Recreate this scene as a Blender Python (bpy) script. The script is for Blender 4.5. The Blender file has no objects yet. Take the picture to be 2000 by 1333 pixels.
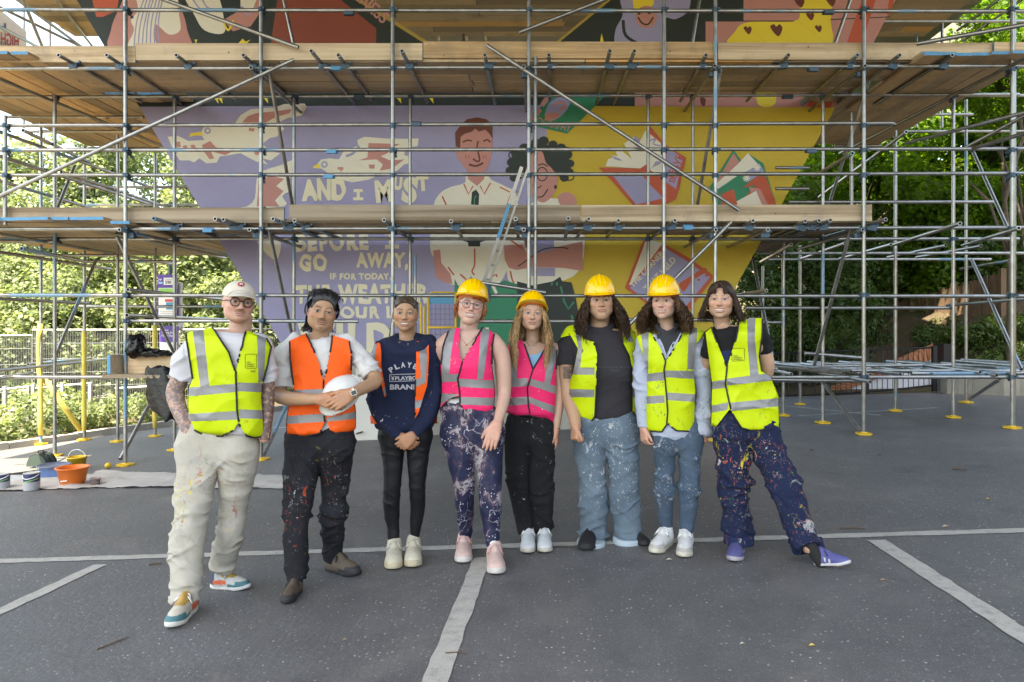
import bpy, bmesh, math, random
import numpy as np
from mathutils import Vector, Matrix, Quaternion
from mathutils.bvhtree import BVHTree
R = math.radians
random.seed(7)
rng = np.random.default_rng(11)
scene = bpy.context.scene
COL = scene.collection

# ---------------------------------------------------------------- camera
# photo 2000 x 1333 px; level camera, focal length in photo pixels, principal point (PX, PY)
F, PX, PY, H = 1360.0, 1056.0, 640.0, 1.40
GA, GB = 0.042, -0.014           # slope of the car park across and away from the camera
cam_data = bpy.data.cameras.new('camera')
cam = bpy.data.objects.new('camera', cam_data)
COL.objects.link(cam)
cam.location = (0, 0, H)
cam.rotation_euler = (R(90), 0, 0)
cam_data.sensor_width = 36
cam_data.lens = F / 2000 * 36
cam_data.shift_x = (1000 - PX) / 2000
cam_data.shift_y = (PY - 666.5) / 2000
cam_data.clip_start = 0.05
cam_data.clip_end = 600
scene.camera = cam

# ---------------------------------------------------------------- sky, sun, exposure
SUN_DIR = Vector((0.20, 0.35, -0.95)).normalized()      # direction the light travels
world = bpy.data.worlds.new('World')
scene.world = world
world.use_nodes = True
wn = world.node_tree
bg = wn.nodes['Background']
sky = wn.nodes.new('ShaderNodeTexSky')
sky.sky_type = 'NISHITA'
sky.sun_disc = False
sky.sun_elevation = math.asin(-SUN_DIR.z)
sky.sun_rotation = math.atan2(-SUN_DIR.x, -SUN_DIR.y)
sky.air_density = 1.0
sky.dust_density = 2.5
wn.links.new(sky.outputs[0], bg.inputs[0])
bg.inputs[1].default_value = 0.15
sun_data = bpy.data.lights.new('sun', 'SUN')
sun_data.energy = 4.0
sun_data.angle = R(0.5)
sun_data.color = (1.0, 0.94, 0.84)
sun = bpy.data.objects.new('sun', sun_data)
COL.objects.link(sun)
sun.rotation_euler = SUN_DIR.to_track_quat('-Z', 'Y').to_euler()
sun.location = (-10, 10, 30)
vs = scene.view_settings
vs.view_transform = 'Standard'
vs.look = 'None'
vs.exposure = 2.7
vs.use_white_balance = True
vs.white_balance_temperature = 7900
vs.white_balance_tint = 6
vs.gamma = 1.0
vs.use_curve_mapping = False
cy = scene.cycles
cy.use_denoising = True
cy.max_bounces = 7
cy.diffuse_bounces = 5
cy.glossy_bounces = 3
cy.transmission_bounces = 4
cy.transparent_max_bounces = 8
cy.caustics_reflective = False
cy.caustics_refractive = False
cy.sample_clamp_indirect = 8.0

# ---------------------------------------------------------------- geometry helpers
def gz(X, Y):
    return GA * X + GB * Y
def P(x, y, Y):
    "photo pixel at distance Y -> world point"
    return Vector(((x - PX) / F * Y, Y, H + (PY - y) / F * Y))
def G(x, y):
    "photo pixel -> point on the sloping car park"
    Y = F * H / (y - PY + GA * (x - PX) + F * GB)
    X = (x - PX) / F * Y
    return Vector((X, Y, gz(X, Y)))
def Pz(x, y, z):
    "photo pixel -> point at a known height"
    Y = (H - z) * F / (y - PY)
    return Vector(((x - PX) / F * Y, Y, z))
def srgb(*c):
    if len(c) == 1:
        h = c[0].lstrip('#')
        c = [int(h[i:i + 2], 16) / 255 for i in (0, 2, 4)]
    return tuple(x / 12.92 if x <= 0.04045 else ((x + 0.055) / 1.055) ** 2.4 for x in c)

def tag(o, label=None, cat=None, group=None, kind=None):
    if label: o['label'] = label
    if cat: o['category'] = cat
    if group: o['group'] = group
    if kind: o['kind'] = kind
    return o
def empty(name, loc, label=None, cat=None, group=None, kind=None):
    o = bpy.data.objects.new(name, None)
    o.location = loc
    o.empty_display_size = 0.1
    COL.objects.link(o)
    return tag(o, label, cat, group, kind)
def link(name, mesh, mat=None, parent=None, world_space=True):
    "link mesh data given in world coordinates; keeps it in place under a parent Empty"
    o = bpy.data.objects.new(name, mesh)
    COL.objects.link(o)
    if mat is not None and len(mesh.materials) == 0:
        mesh.materials.append(mat)
    if parent is not None:
        o.parent = parent
        if world_space:
            o.matrix_parent_inverse = parent_inv(parent)
    return o
def parent_inv(p):
    m = Matrix.Translation(p.location) @ p.rotation_euler.to_matrix().to_4x4() if p.type == 'EMPTY' else p.matrix_basis.copy()
    q = p.parent
    if q is not None:
        m = Matrix.Translation(q.location) @ q.rotation_euler.to_matrix().to_4x4() @ p.matrix_parent_inverse @ p.matrix_basis if q.type == 'EMPTY' else parent_inv(q).inverted() @ p.matrix_parent_inverse @ p.matrix_basis
    return m.inverted()
def mesh_from(verts, faces, smooth=False, name='mesh'):
    me = bpy.data.meshes.new(name)
    me.from_pydata([tuple(v) for v in verts], [], [tuple(f) for f in faces])
    me.update()
    if smooth:
        me.polygons.foreach_set('use_smooth', [True] * len(me.polygons))
    return me
def np_mesh(V, Q, smooth=True, name='mesh'):
    "fast mesh from numpy verts (n,3) and faces (m,k)"
    me = bpy.data.meshes.new(name)
    n, m, k = len(V), len(Q), Q.shape[1] if len(Q) else 4
    me.vertices.add(n)
    me.vertices.foreach_set('co', np.ascontiguousarray(V, dtype=np.float32).ravel())
    me.loops.add(m * k)
    me.loops.foreach_set('vertex_index', np.ascontiguousarray(Q, dtype=np.int32).ravel())
    me.polygons.add(m)
    me.polygons.foreach_set('loop_start', np.arange(m, dtype=np.int32) * k)
    me.polygons.foreach_set('loop_total', np.full(m, k, dtype=np.int32))
    if smooth:
        me.polygons.foreach_set('use_smooth', np.ones(m, dtype=bool))
    me.update(calc_edges=True)
    return me
def box_vf(x0, x1, y0, y1, z0, z1):
    v = [(x, y, z) for x in (x0, x1) for y in (y0, y1) for z in (z0, z1)]
    f = [(0, 1, 3, 2), (4, 6, 7, 5), (0, 4, 5, 1), (2, 3, 7, 6), (0, 2, 6, 4), (1, 5, 7, 3)]
    return v, f
class MB:
    "collects shapes for one mesh"
    def __init__(s):
        s.v, s.f = [], []
    def add(s, v, f):
        n = len(s.v)
        s.v += [tuple(p) for p in v]
        s.f += [tuple(i + n for i in q) for q in f]
        return s
    def box(s, x0, x1, y0, y1, z0, z1):
        return s.add(*box_vf(x0, x1, y0, y1, z0, z1))
    def obox(s, c, ax, ay, az):
        "box with centre and half-axis vectors"
        c, ax, ay, az = map(Vector, (c, ax, ay, az))
        v = [c + ax * i + ay * j + az * k for i in (-1, 1) for j in (-1, 1) for k in (-1, 1)]
        return s.add(v, box_vf(0, 1, 0, 1, 0, 1)[1])
    def tube(s, pts, r, n=8, cap=True):
        pts = [Vector(p) for p in pts]
        rs = r if hasattr(r, '__len__') else [r] * len(pts)
        v, f = [], []
        up = None
        for i, p in enumerate(pts):
            d = (pts[min(i + 1, len(pts) - 1)] - pts[max(i - 1, 0)]).normalized()
            if up is None:
                up = d.orthogonal().normalized()
            u = (up - d * up.dot(d))
            u = u.normalized() if u.length > 1e-6 else d.orthogonal().normalized()
            up = u
            w = d.cross(u)
            for k in range(n):
                a = 2 * math.pi * k / n
                v.append(p + (u * math.cos(a) + w * math.sin(a)) * rs[i])
        for i in range(len(pts) - 1):
            for k in range(n):
                a, b = i * n + k, i * n + (k + 1) % n
                f.append((a, b, b + n, a + n))
        if cap:
            f.append(tuple(range(n - 1, -1, -1)))
            f.append(tuple(range((len(pts) - 1) * n, len(pts) * n)))
        return s.add(v, f)
    def lathe(s, prof, c=(0, 0, 0), n=24):
        "profile of (radius, z)"
        c = Vector(c)
        v, f = [], []
        for r, z in prof:
            for k in range(n):
                a = 2 * math.pi * k / n
                v.append((c.x + r * math.cos(a), c.y + r * math.sin(a), c.z + z))
        for i in range(len(prof) - 1):
            for k in range(n):
                a, b = i * n + k, i * n + (k + 1) % n
                f.append((a, b, b + n, a + n))
        return s.add(v, f)
    def poly_prism(s, pts, ext):
        pts = [Vector(p) for p in pts]
        ext = Vector(ext)
        n = len(pts)
        v = pts + [p + ext for p in pts]
        f = [tuple(range(n)), tuple(range(2 * n - 1, n - 1, -1))]
        f += [(i, i + n, (i + 1) % n + n, (i + 1) % n) for i in range(n)]
        return s.add(v, f)
    def mesh(s, smooth=False):
        return mesh_from(s.v, s.f, smooth)
    def build(s, name, mat, parent=None, smooth=False):
        return link(name, s.mesh(smooth), mat, parent)

def text_verts(txt, offset=0.0, align='LEFT', space=1.0):
    "text as (n,2) verts and faces"
    cu = bpy.data.curves.new('lettering', 'FONT')
    cu.body = txt
    cu.offset = offset
    cu.resolution_u = 4
    cu.space_character = space
    o = bpy.data.objects.new('lettering', cu)
    COL.objects.link(o)
    dg = bpy.context.evaluated_depsgraph_get()
    me = bpy.data.meshes.new_from_object(o.evaluated_get(dg))
    v = [(p.co.x, p.co.y) for p in me.vertices]
    f = [tuple(p.vertices) for p in me.polygons]
    bpy.data.objects.remove(o)
    bpy.data.curves.remove(cu)
    bpy.data.meshes.remove(me)
    return np.array(v), f
def text_box(txt, x0, y0, x1, y1, rot=0.0, offset=0.02, space=1.0):
    "lettering fitted to a pixel box (y down), turned about its centre by rot degrees (counter-clockwise in the picture)"
    v, f = text_verts(txt, offset, space=space)
    lo, hi = v.min(0), v.max(0)
    u = (v - lo) / (hi - lo)
    w, h = x1 - x0, y1 - y0
    cx, cy_ = (x0 + x1) / 2, (y0 + y1) / 2
    lx, ly = (u[:, 0] - 0.5) * w, (u[:, 1] - 0.5) * h
    c, s_ = math.cos(R(rot)), math.sin(R(rot))
    return [(cx + lx[i] * c - ly[i] * s_, cy_ - (lx[i] * s_ + ly[i] * c)) for i in range(len(v))], f

# ---------------------------------------------------------------- materials
class NT:
    def __init__(s, name):
        s.m = bpy.data.materials.new(name)
        s.m.use_nodes = True
        s.t = s.m.node_tree
        s.b = s.t.nodes['Principled BSDF']
        s.out = s.t.nodes['Material Output']
    def n(s, typ, **kw):
        nd = s.t.nodes.new('ShaderNode' + typ)
        for k, v in kw.items():
            if hasattr(nd, k):
                setattr(nd, k, v)
        return nd
    def l(s, a, b):
        s.t.links.new(a, b)
    def coord(s, kind='Object', scale=(1, 1, 1), rot=(0, 0, 0), rand=False):
        if kind == 'World':
            g = s.n('NewGeometry').outputs['Position']
        else:
            g = s.n('TexCoord').outputs[kind]
        mp = s.n('Mapping')
        mp.inputs['Scale'].default_value = scale
        mp.inputs['Rotation'].default_value = rot
        s.l(g, mp.inputs['Vector'])
        if rand:
            oi = s.n('ObjectInfo')
            mm = s.n('Math', operation='MULTIPLY')
            mm.inputs[1].default_value = 57.0
            s.l(oi.outputs['Random'], mm.inputs[0])
            s.l(mm.outputs[0], mp.inputs['Location'])
        return mp.outputs[0]
    def noise(s, vec, scale, detail=3, rough=0.55, dist=0.0):
        nd = s.n('TexNoise')
        nd.inputs['Scale'].default_value = scale
        nd.inputs['Detail'].default_value = detail
        nd.inputs['Roughness'].default_value = rough
        nd.inputs['Distortion'].default_value = dist
        s.l(vec, nd.inputs['Vector'])
        return nd.outputs['Fac']
    def voro(s, vec, scale, feature='F1', out='Distance', rnd=1.0):
        nd = s.n('TexVoronoi', feature=feature)
        nd.inputs['Scale'].default_value = scale
        nd.inputs['Randomness'].default_value = rnd
        s.l(vec, nd.inputs['Vector'])
        return nd.outputs[out]
    def ramp(s, fac, stops, interp='LINEAR'):
        nd = s.n('ValToRGB')
        nd.color_ramp.interpolation = interp
        e = nd.color_ramp.elements
        while len(e) < len(stops):
            e.new(0.5)
        for i, (p, c) in enumerate(stops):
            e[i].position = p
            e[i].color = (*c, 1) if hasattr(c, '__len__') else (c, c, c, 1)
        s.l(fac, nd.inputs[0])
        return nd.outputs[0]
    def mix(s, fac, a, b, mode='MIX'):
        nd = s.n('Mix', data_type='RGBA', blend_type=mode)
        for i, v in ((0, fac), (6, a), (7, b)):
            if hasattr(v, 'is_output') or isinstance(v, bpy.types.NodeSocket):
                s.l(v, nd.inputs[i])
            elif i == 0:
                nd.inputs[0].default_value = v
            else:
                nd.inputs[i].default_value = (*v, 1)
        return nd.outputs[2]
    def math(s, op, a, b=None):
        nd = s.n('Math', operation=op)
        for i, v in ((0, a), (1, b)):
            if v is None: continue
            if isinstance(v, bpy.types.NodeSocket): s.l(v, nd.inputs[i])
            else: nd.inputs[i].default_value = v
        return nd.outputs[0]
    def bump(s, h, strength=0.3, dist=0.01):
        nd = s.n('Bump')
        nd.inputs['Strength'].default_value = strength
        nd.inputs['Distance'].default_value = dist
        s.l(h, nd.inputs['Height'])
        s.l(nd.outputs[0], s.b.inputs['Normal'])
    def set(s, col=None, rough=None, metal=None, spec=None):
        for k, v in (('Base Color', col), ('Roughness', rough), ('Metallic', metal), ('Specular IOR Level', spec)):
            if v is None: continue
            if isinstance(v, bpy.types.NodeSocket): s.l(v, s.b.inputs[k])
            elif hasattr(v, '__len__'): s.b.inputs[k].default_value = (*v, 1)
            else: s.b.inputs[k].default_value = v
        return s.m
MATS = {}
def plain(name, col, rough=0.6, metal=0.0, var=0.12, scale=8.0, bump=0.0, bscale=60.0, spec=0.4, kind='World'):
    if name in MATS: return MATS[name]
    t = NT(name)
    v = t.coord(kind)
    f = t.noise(v, scale, 4)
    c = t.mix(f, tuple(x * (1 - var) for x in col), tuple(min(1, x * (1 + var)) for x in col))
    t.set(c, rough, metal, spec)
    if bump:
        t.bump(t.noise(v, bscale, 3), bump, 0.004)
    MATS[name] = t.m
    return t.m
# ================================================================ materials of the setting
def m_asphalt():
    t = NT('asphalt'); v = t.coord('World')
    big = t.noise(v, 0.55, 4, 0.6)
    mid = t.noise(v, 5.0, 5, 0.7)
    fine = t.noise(v, 170.0, 3, 0.7)
    base = t.ramp(big, [(0.3, (0.080, 0.079, 0.082)), (0.7, (0.155, 0.153, 0.156))])
    base = t.mix(t.ramp(mid, [(0.35, 0.0), (0.75, 0.55)]), base, (0.190, 0.187, 0.185))
    base = t.mix(t.ramp(fine, [(0.3, 0.75), (0.7, 0.0)]), base, (0.065, 0.066, 0.070))
    # pale chippings of different size
    vc = t.voro(v, 36.0)
    ch = t.math('LESS_THAN', vc, 0.19)
    rnd = t.voro(v, 36.0, out='Color')
    sp = t.n('SeparateColor'); t.l(rnd, sp.inputs[0])
    pick = t.math('GREATER_THAN', sp.outputs[0], 0.62)
    m1 = t.math('MULTIPLY', t.math('MULTIPLY', ch, pick), t.ramp(t.noise(v, 2.4, 4, .6), [(.38, .35), (.62, 1.0)]))
    chip = t.mix(sp.outputs[1], (0.24, 0.23, 0.20), (0.62, 0.60, 0.56))
    base = t.mix(m1, base, chip)
    vc2 = t.voro(v, 150.0)
    r2 = t.voro(v, 150.0, out='Color'); s2 = t.n('SeparateColor'); t.l(r2, s2.inputs[0])
    m2 = t.math('MULTIPLY', t.math('LESS_THAN', vc2, 0.28), t.math('GREATER_THAN', s2.outputs[0], 0.78))
    base = t.mix(m2, base, (0.33, 0.32, 0.31))
    # dusty drifts and darker oil stains
    d = t.ramp(t.noise(v, 1.3, 6, 0.7, 0.6), [(0.52, 0.0), (0.75, 0.55)])
    base = t.mix(d, base, (0.21, 0.195, 0.175))
    o = t.ramp(t.noise(v, 1.9, 2, 0.4), [(0.66, 0.0), (0.78, 0.6)])
    base = t.mix(o, base, (0.045, 0.046, 0.050))
    t.set(base, t.ramp(mid, [(0, 0.42), (1, 0.68)]), 0, 0.5)
    t.bump(t.math('ADD', fine, t.math('MULTIPLY', vc, 0.7)), 0.55, 0.006)
    return t.m
def m_line():
    t = NT('worn white road paint'); v = t.coord('World')
    n1 = t.noise(v, 14, 6, 0.75); n2 = t.noise(v, 150, 3, 0.7)
    w = t.ramp(t.math('ADD', t.math('MULTIPLY', n1, 0.7), t.math('MULTIPLY', n2, 0.45)), [(0.40, (0.46, 0.44, 0.40)), (0.60, (0.38, 0.365, 0.335)), (0.72, (0.24, 0.235, 0.22)), (0.80, (0.12, 0.12, 0.12))])
    t.set(w, 0.8, 0, 0.3)
    t.bump(n2, 0.4, 0.004)
    return t.m
def m_ground():
    t = NT('bare earth and leaf litter'); v = t.coord('World')
    a = t.noise(v, 1.2, 6, 0.65); b = t.noise(v, 24, 5, 0.7)
    c = t.ramp(b, [(0.3, (0.045, 0.035, 0.024)), (0.55, (0.12, 0.09, 0.062)), (0.75, (0.22, 0.17, 0.12))])
    c = t.mix(t.ramp(a, [(0.45, 0.0), (0.6, 0.6)]), c, (0.055, 0.075, 0.025))
    t.set(c, 0.95, 0, 0.1)
    t.bump(b, 0.9, 0.06)
    return t.m
def m_concrete(name='concrete', c0=(0.26, 0.245, 0.21), c1=(0.40, 0.385, 0.34)):
    t = NT(name); v = t.coord('World')
    a = t.noise(v, 1.6, 6, 0.65); b = t.noise(v, 40, 4, 0.6)
    st = t.noise(t.coord('World', (6, 6, 0.5)), 1.0, 4, 0.6)
    c = t.ramp(a, [(0.3, c0), (0.7, c1)])
    c = t.mix(t.ramp(st, [(0.55, 0.0), (0.75, 0.45)]), c, tuple(x * 0.55 for x in c0))
    t.set(c, 0.85, 0, 0.25)
    t.bump(b, 0.35, 0.006)
    return t.m
M = {}
M['asphalt'] = m_asphalt(); M['line'] = m_line(); M['earth'] = m_ground(); M['concrete'] = m_concrete()
M['soffit'] = m_concrete('soffit concrete', (0.22, 0.21, 0.19), (0.33, 0.32, 0.29))

# ================================================================ ground
def terrain_z(X, Y):
    z = gz(X, np.clip(Y, -60, 40)) - 0.035
    # bank on the right behind the low wall, rising towards the wooden fence
    e = np.clip((X - 8.0 + 0.16 * (Y - 12.0)) / 6.5, 0, 1) * np.clip((Y - 12.3) / 2.2, 0, 1)
    z = z + 2.6 * e * e * (3 - 2 * e) + np.clip((Y - 14.6) / 7.0, 0, 1) * 1.5 * np.clip((X - 2.5) / 3, 0, 1)
    # unseen bank added beside the car park to block light from the right
    b = np.clip((X - 11.2) / 4.5, 0, 1) * np.clip((13.5 - Y) / 2.0, 0, 1)
    z = z + 5.5 * b * b * (3 - 2 * b)
    # ground falling gently behind the left kerb, then a wooded rise
    l = np.clip((-X - 8.6 + 0.35 * (Y - 10)) / 4.0, 0, 1) * np.clip((-X - 2) / 4, 0, 1)
    z = z + l * (0.12 + 0.05 * np.sin(X * 1.7) * np.cos(Y * 1.3))
    return z
gx = np.concatenate([np.linspace(-90, -22, 18), np.linspace(-21, 21, 106), np.linspace(22, 90, 18)])
gy = np.concatenate([np.linspace(-60, -7, 16), np.linspace(-6, 32, 96), np.linspace(33, 140, 26)])
XX, YY = np.meshgrid(gx, gy, indexing='ij')
ZZ = terrain_z(XX, YY) + 0.02 * np.sin(XX * 3.1 + YY * 1.7) * (np.abs(XX) > 9)
nv = len(gy)
idx = np.arange(XX.size).reshape(XX.shape)
Q = np.stack([idx[:-1, :-1], idx[1:, :-1], idx[1:, 1:], idx[:-1, 1:]], -1).reshape(-1, 4)
tag(link('ground', np_mesh(np.stack([XX.ravel(), YY.ravel(), ZZ.ravel()], 1), Q), M['earth']), kind='structure')

def sheet(name, pts, mat, dz, parent=None, ext=0.0):
    mb = MB()
    v = [Vector((x, y, gz(x, y) + dz)) for x, y in pts]
    mb.add(v, [tuple(range(len(v)))])
    return mb.build(name, mat, parent)
park_pts = [(-9.6, -30), (12.5, -30), (12.5, 12.1), (9.0, 13.2), (7.6, 13.6), (3.4, 14.2), (0, 15.5), (-5.2, 17.0), (-7.0, 13.6), (-8.4, 10.9), (-9.4, 9.0), (-9.6, 6.0)]
car_park = tag(sheet('car_park', park_pts, M['asphalt'], 0.0), kind='structure')
def strip(a, b, w, jit=0.006):
    "worn painted stripe on the asphalt between two photo pixels"
    a, b = G(*a), G(*b)
    d = (b - a); L = d.length; d.normalize(); nrm = Vector((-d.y, d.x, 0)).normalized()
    n = max(2, int(L / 0.08)); mb = MB(); v = []
    for i in range(n + 1):
        p = a + d * (L * i / n)
        for s in (-1, 1):
            q = p + nrm * s * (w / 2 + random.uniform(-jit, jit))
            v.append((q.x, q.y, gz(q.x, q.y) + 0.004))
    f = [(2 * i, 2 * i + 2, 2 * i + 3, 2 * i + 1) for i in range(n)]
    mb.add(v, f).build('painted_line', M['line'], car_park)
strip((-300, 1106), (2300, 1028), 0.092)
strip((942, 1090), (838, 1360), 0.11)
strip((1712, 1056), (2100, 1308), 0.11)
strip((196, 1104), (-120, 1251), 0.10)
strip((330, 833), (700, 838), 0.08)
strip((1500, 790), (1720, 812), 0.07)
strip((1560, 813), (1830, 797), 0.07)

# kerb along the left edge
M['kerb'] = m_concrete('kerb concrete', (0.30, 0.29, 0.26), (0.45, 0.43, 0.39))
kpts = [(-9.55, 6.0), (-9.35, 9.0), (-8.35, 10.9), (-6.95, 13.6), (-5.15, 17.0)]
kerb = empty('kerb', (-8.35, 10.9, gz(-8.35, 10.9)), 'sunlit concrete kerb along the left edge of the car park', 'kerb')
for (x0, y0), (x1, y1) in zip(kpts, kpts[1:]):
    L = math.hypot(x1 - x0, y1 - y0); n = max(1, round(L / 0.92))
    for i in range(n):
        a = Vector((x0 + (x1 - x0) * i / n, y0 + (y1 - y0) * i / n, 0)); b = Vector((x0 + (x1 - x0) * (i + 1) / n, y0 + (y1 - y0) * (i + 1) / n, 0))
        a.z, b.z = gz(a.x, a.y), gz(b.x, b.y)
        d = (b - a) / 2; nr = Vector((-d.y, d.x, 0)).normalized()
        MB().obox((a + b) / 2 + Vector((0, 0, 0.02 + random.uniform(-.008, .008))), d * 0.988, nr * 0.065, (0, 0, 0.09)).build('kerbstone', M['kerb'], kerb)

# ================================================================ pier with mural and an unseen road deck cut to shape the shade
YM = 10.45
SM = F / YM
def mp(x, y, dy=0.0):
    return Vector(((x - PX) / SM, YM - dy, H + (PY - y) / SM))
pier_px = [(61, -150), (463, -150), (700, 0), (830, 82), (977, 175), (1090, 82), (1190, 0), (1373, -150), (1827, -150), (1745, 0), (1440, 555), (1272, 905), (684, 905), (545, 665), (150, 0)]
pier = empty('viaduct_pier', (mp(980, 905).x, YM, mp(980, 905).z), 'concrete V-shaped viaduct pier painted with a lilac and yellow mural', 'pier')
MB().poly_prism([mp(*p) for p in pier_px], (0, 1.25, 0)).build('pier_body', M['concrete'], pier)
zs = mp(0, -150).z
MB().box(-7.25, 8.2, -2.6, 4.098, zs - .002, zs + 0.9).box(-8.0, 8.2, 4.1, 15.4, zs, zs + 0.9).box(-8.0, 9.8, 15.402, 18.0, zs + .002, zs + 0.9).box(-8.0, -7.7, 4.1, 18.0, zs + .902, zs + 1.7).build('shading_road_deck', M['soffit'], pier)  # unseen deck overhead, edges stepped and notched to steer light and shade
# ================================================================ scaffold
def m_tube():
    t = NT('galvanised tube with old blue paint'); v = t.coord('World', rand=True)
    n = t.noise(v, 9, 5, 0.65); n2 = t.noise(v, 60, 3, 0.6)
    oi = t.n('ObjectInfo')
    g = t.ramp(n, [(0.25, (0.20, 0.20, 0.19)), (0.5, (0.33, 0.335, 0.33)), (0.8, (0.47, 0.475, 0.46))])
    g = t.mix(t.ramp(oi.outputs['Random'], [(0.0, 0.0), (1.0, 0.45)]), g, (0.17, 0.16, 0.14))
    b = t.noise(v, 0.8, 3, 0.6)
    th = t.math('SUBTRACT', t.math('ADD', b, t.math('MULTIPLY', n2, 0.12)), t.math('MULTIPLY', oi.outputs['Random'], 0.10))
    m = t.ramp(th, [(0.635, 0.0), (0.66, 0.85)])
    c = t.mix(m, g, (0.13, 0.27, 0.40))
    spl = t.math('MULTIPLY', t.math('LESS_THAN', t.voro(v, 26), 0.10), 0.5)
    c = t.mix(spl, c, (0.55, 0.55, 0.5))
    t.set(c, t.ramp(n, [(0, 0.25), (1, 0.48)]), t.math('MULTIPLY', t.math('SUBTRACT', 1.0, m), 0.88), 0.5)
    t.bump(n2, 0.12, 0.003)
    return t.m
def m_wood():
    t = NT('weathered scaffold board'); oi = t.n('ObjectInfo')
    tc = t.n('TexCoord')
    mpn = t.n('Mapping'); t.l(tc.outputs['Generated'], mpn.inputs['Vector'])
    vm = t.n('VectorMath', operation='MULTIPLY'); t.l(tc.outputs['Generated'], vm.inputs[0]); vm.inputs[1].default_value = (1.1, 9, 3)
    va = t.n('VectorMath', operation='ADD'); t.l(vm.outputs[0], va.inputs[0])
    mm = t.math('MULTIPLY', oi.outputs['Random'], 91.0); t.l(mm, va.inputs[1])
    n = t.noise(va.outputs[0], 3.0, 6, 0.7, 0.8)
    w = t.n('TexWave', wave_type='BANDS', bands_direction='Y'); t.l(va.outputs[0], w.inputs['Vector'])
    w.inputs['Scale'].default_value = 0.9; w.inputs['Distortion'].default_value = 5; w.inputs['Detail'].default_value = 3; w.inputs['Detail Scale'].default_value = 0.7
    f = t.math('ADD', t.math('MULTIPLY', n, 0.65), t.math('MULTIPLY', w.outputs['Fac'], 0.35))
    c = t.ramp(f, [(0.25, (0.31, 0.24, 0.165)), (0.5, (0.52, 0.425, 0.315)), (0.75, (0.66, 0.565, 0.44))])
    tone = t.ramp(oi.outputs['Random'], [(0.0, (0.50, 0.49, 0.48)), (0.35, (0.78, 0.75, 0.71)), (0.7, (0.98, 0.93, 0.86)), (0.93, (1.15, 0.98, 0.75)), (1.0, (1.35, 0.95, 0.5))])
    c = t.mix(1.0, c, tone, 'MULTIPLY')
    kn = t.math('LESS_THAN', t.voro(t.coord('World', (1, 1, 1)), 4.2), 0.055)
    c = t.mix(t.math('MULTIPLY', kn, 0.7), c, (0.10, 0.06, 0.035))
    dirt = t.ramp(t.noise(t.coord('World'), 2.2, 5, 0.7), [(0.52, 0.0), (0.75, 0.55)])
    c = t.mix(dirt, c, (0.19, 0.165, 0.14))
    t.set(c, 0.8, 0, 0.2)
    t.bump(f, 0.35, 0.004)
    return t.m
M['tube'] = m_tube(); M['wood'] = m_wood()
M['clamp'] = plain('blue grey coupler steel', (0.06, 0.10, 0.14), 0.55, 0.5, 0.5, 40)
M['blue'] = plain('blue paint', (0.07, 0.26, 0.46), 0.5, 0, 0.25, 20)
M['yellow'] = plain('yellow plastic', (0.66, 0.42, 0.03), 0.5, 0, 0.2, 14)
M['black'] = plain('black rubber and tube bore shade', (0.015, 0.015, 0.016), 0.6)

scaf = empty('scaffold', (0, 9.2, gz(0, 9.2)), 'tube and board scaffold with three lifts wrapped round the painted pier', 'scaffold')
TR = 0.0242
def _tube_mesh(n=12):
    v, f = [], []
    rings = [(0.72, -0.485), (0.74, -0.5), (1.0, -0.5), (1.0, 0.5), (0.74, 0.5), (0.72, 0.485)]
    for r, z in rings:
        for k in range(n):
            a = 2 * math.pi * k / n
            v.append((r * math.cos(a), r * math.sin(a), z))
    for i in range(len(rings) - 1):
        for k in range(n):
            a, b = i * n + k, i * n + (k + 1) % n
            f.append((a, b, b + n, a + n))
    f.append(tuple(range(n - 1, -1, -1))); f.append(tuple(range(5 * n, 6 * n)))
    me = mesh_from(v, f)
    me.materials.append(M['tube']); me.materials.append(M['black'])
    for p in me.polygons:
        if len(p.vertices) > 4: p.material_index = 1  # black end discs stand in for the shade inside the hollow tube
        elif abs(p.normal.z) < 0.2: p.use_smooth = True
    return me
TUBE = _tube_mesh()
def tube(name, a, b, r=TR, parent=None, mat=None):
    a, b = Vector(a), Vector(b)
    d = b - a
    o = bpy.data.objects.new(name, TUBE)
    COL.objects.link(o)
    q = d.to_track_quat('Z', 'Y')
    o.parent = parent or scaf
    o.matrix_parent_inverse = parent_inv(o.parent)
    o.location = (a + b) / 2
    o.rotation_mode = 'QUATERNION'
    o.rotation_quaternion = q @ Quaternion((0, 0, 1), random.uniform(0, 6))
    o.scale = (r, r, d.length)
    return o
def _clamp_mesh():
    mb = MB()
    mb.tube([(0, 0, -0.028), (0, 0, 0.028)], 0.034, 10)
    mb.tube([(-0.028, 0.05, 0), (0.028, 0.05, 0)], 0.034, 10)
    mb.box(-0.03, 0.03, 0.015, 0.04, -0.03, 0.03)
    mb.tube([(0.034, -0.035, 0.006), (0.034, 0.03, 0.006)], 0.010, 6)
    mb.box(0.03, 0.056, -0.04, -0.022, -0.012, 0.018)
    mb.tube([(0.008, 0.03, -0.036), (0.008, 0.10, -0.036)], 0.010, 6)
    mb.box(-0.006, 0.022, 0.09, 0.108, -0.056, -0.03)
    me = mb.mesh(); me.materials.append(M['clamp']); return me
CLAMP = _clamp_mesh()
N_CL = [0]
def clamp(p, parent, rz=0.0, flip=False, rx=0.0):
    N_CL[0] += 1
    o = bpy.data.objects.new('coupler', CLAMP)
    COL.objects.link(o)
    o.parent = parent
    m = parent.matrix_basis
    # coupler sits in world space under its tube
    pm = parent.parent
    W = Matrix.Translation(pm.location) @ parent.matrix_parent_inverse @ parent.matrix_basis
    o.matrix_parent_inverse = W.inverted()
    o.location = p
    o.rotation_euler = (rx + random.uniform(-.15, .15), 0 if not flip else math.pi, rz + random.uniform(-.25, .25))
    o.scale = [random.uniform(0.95, 1.12)] * 3
    return o
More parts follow.
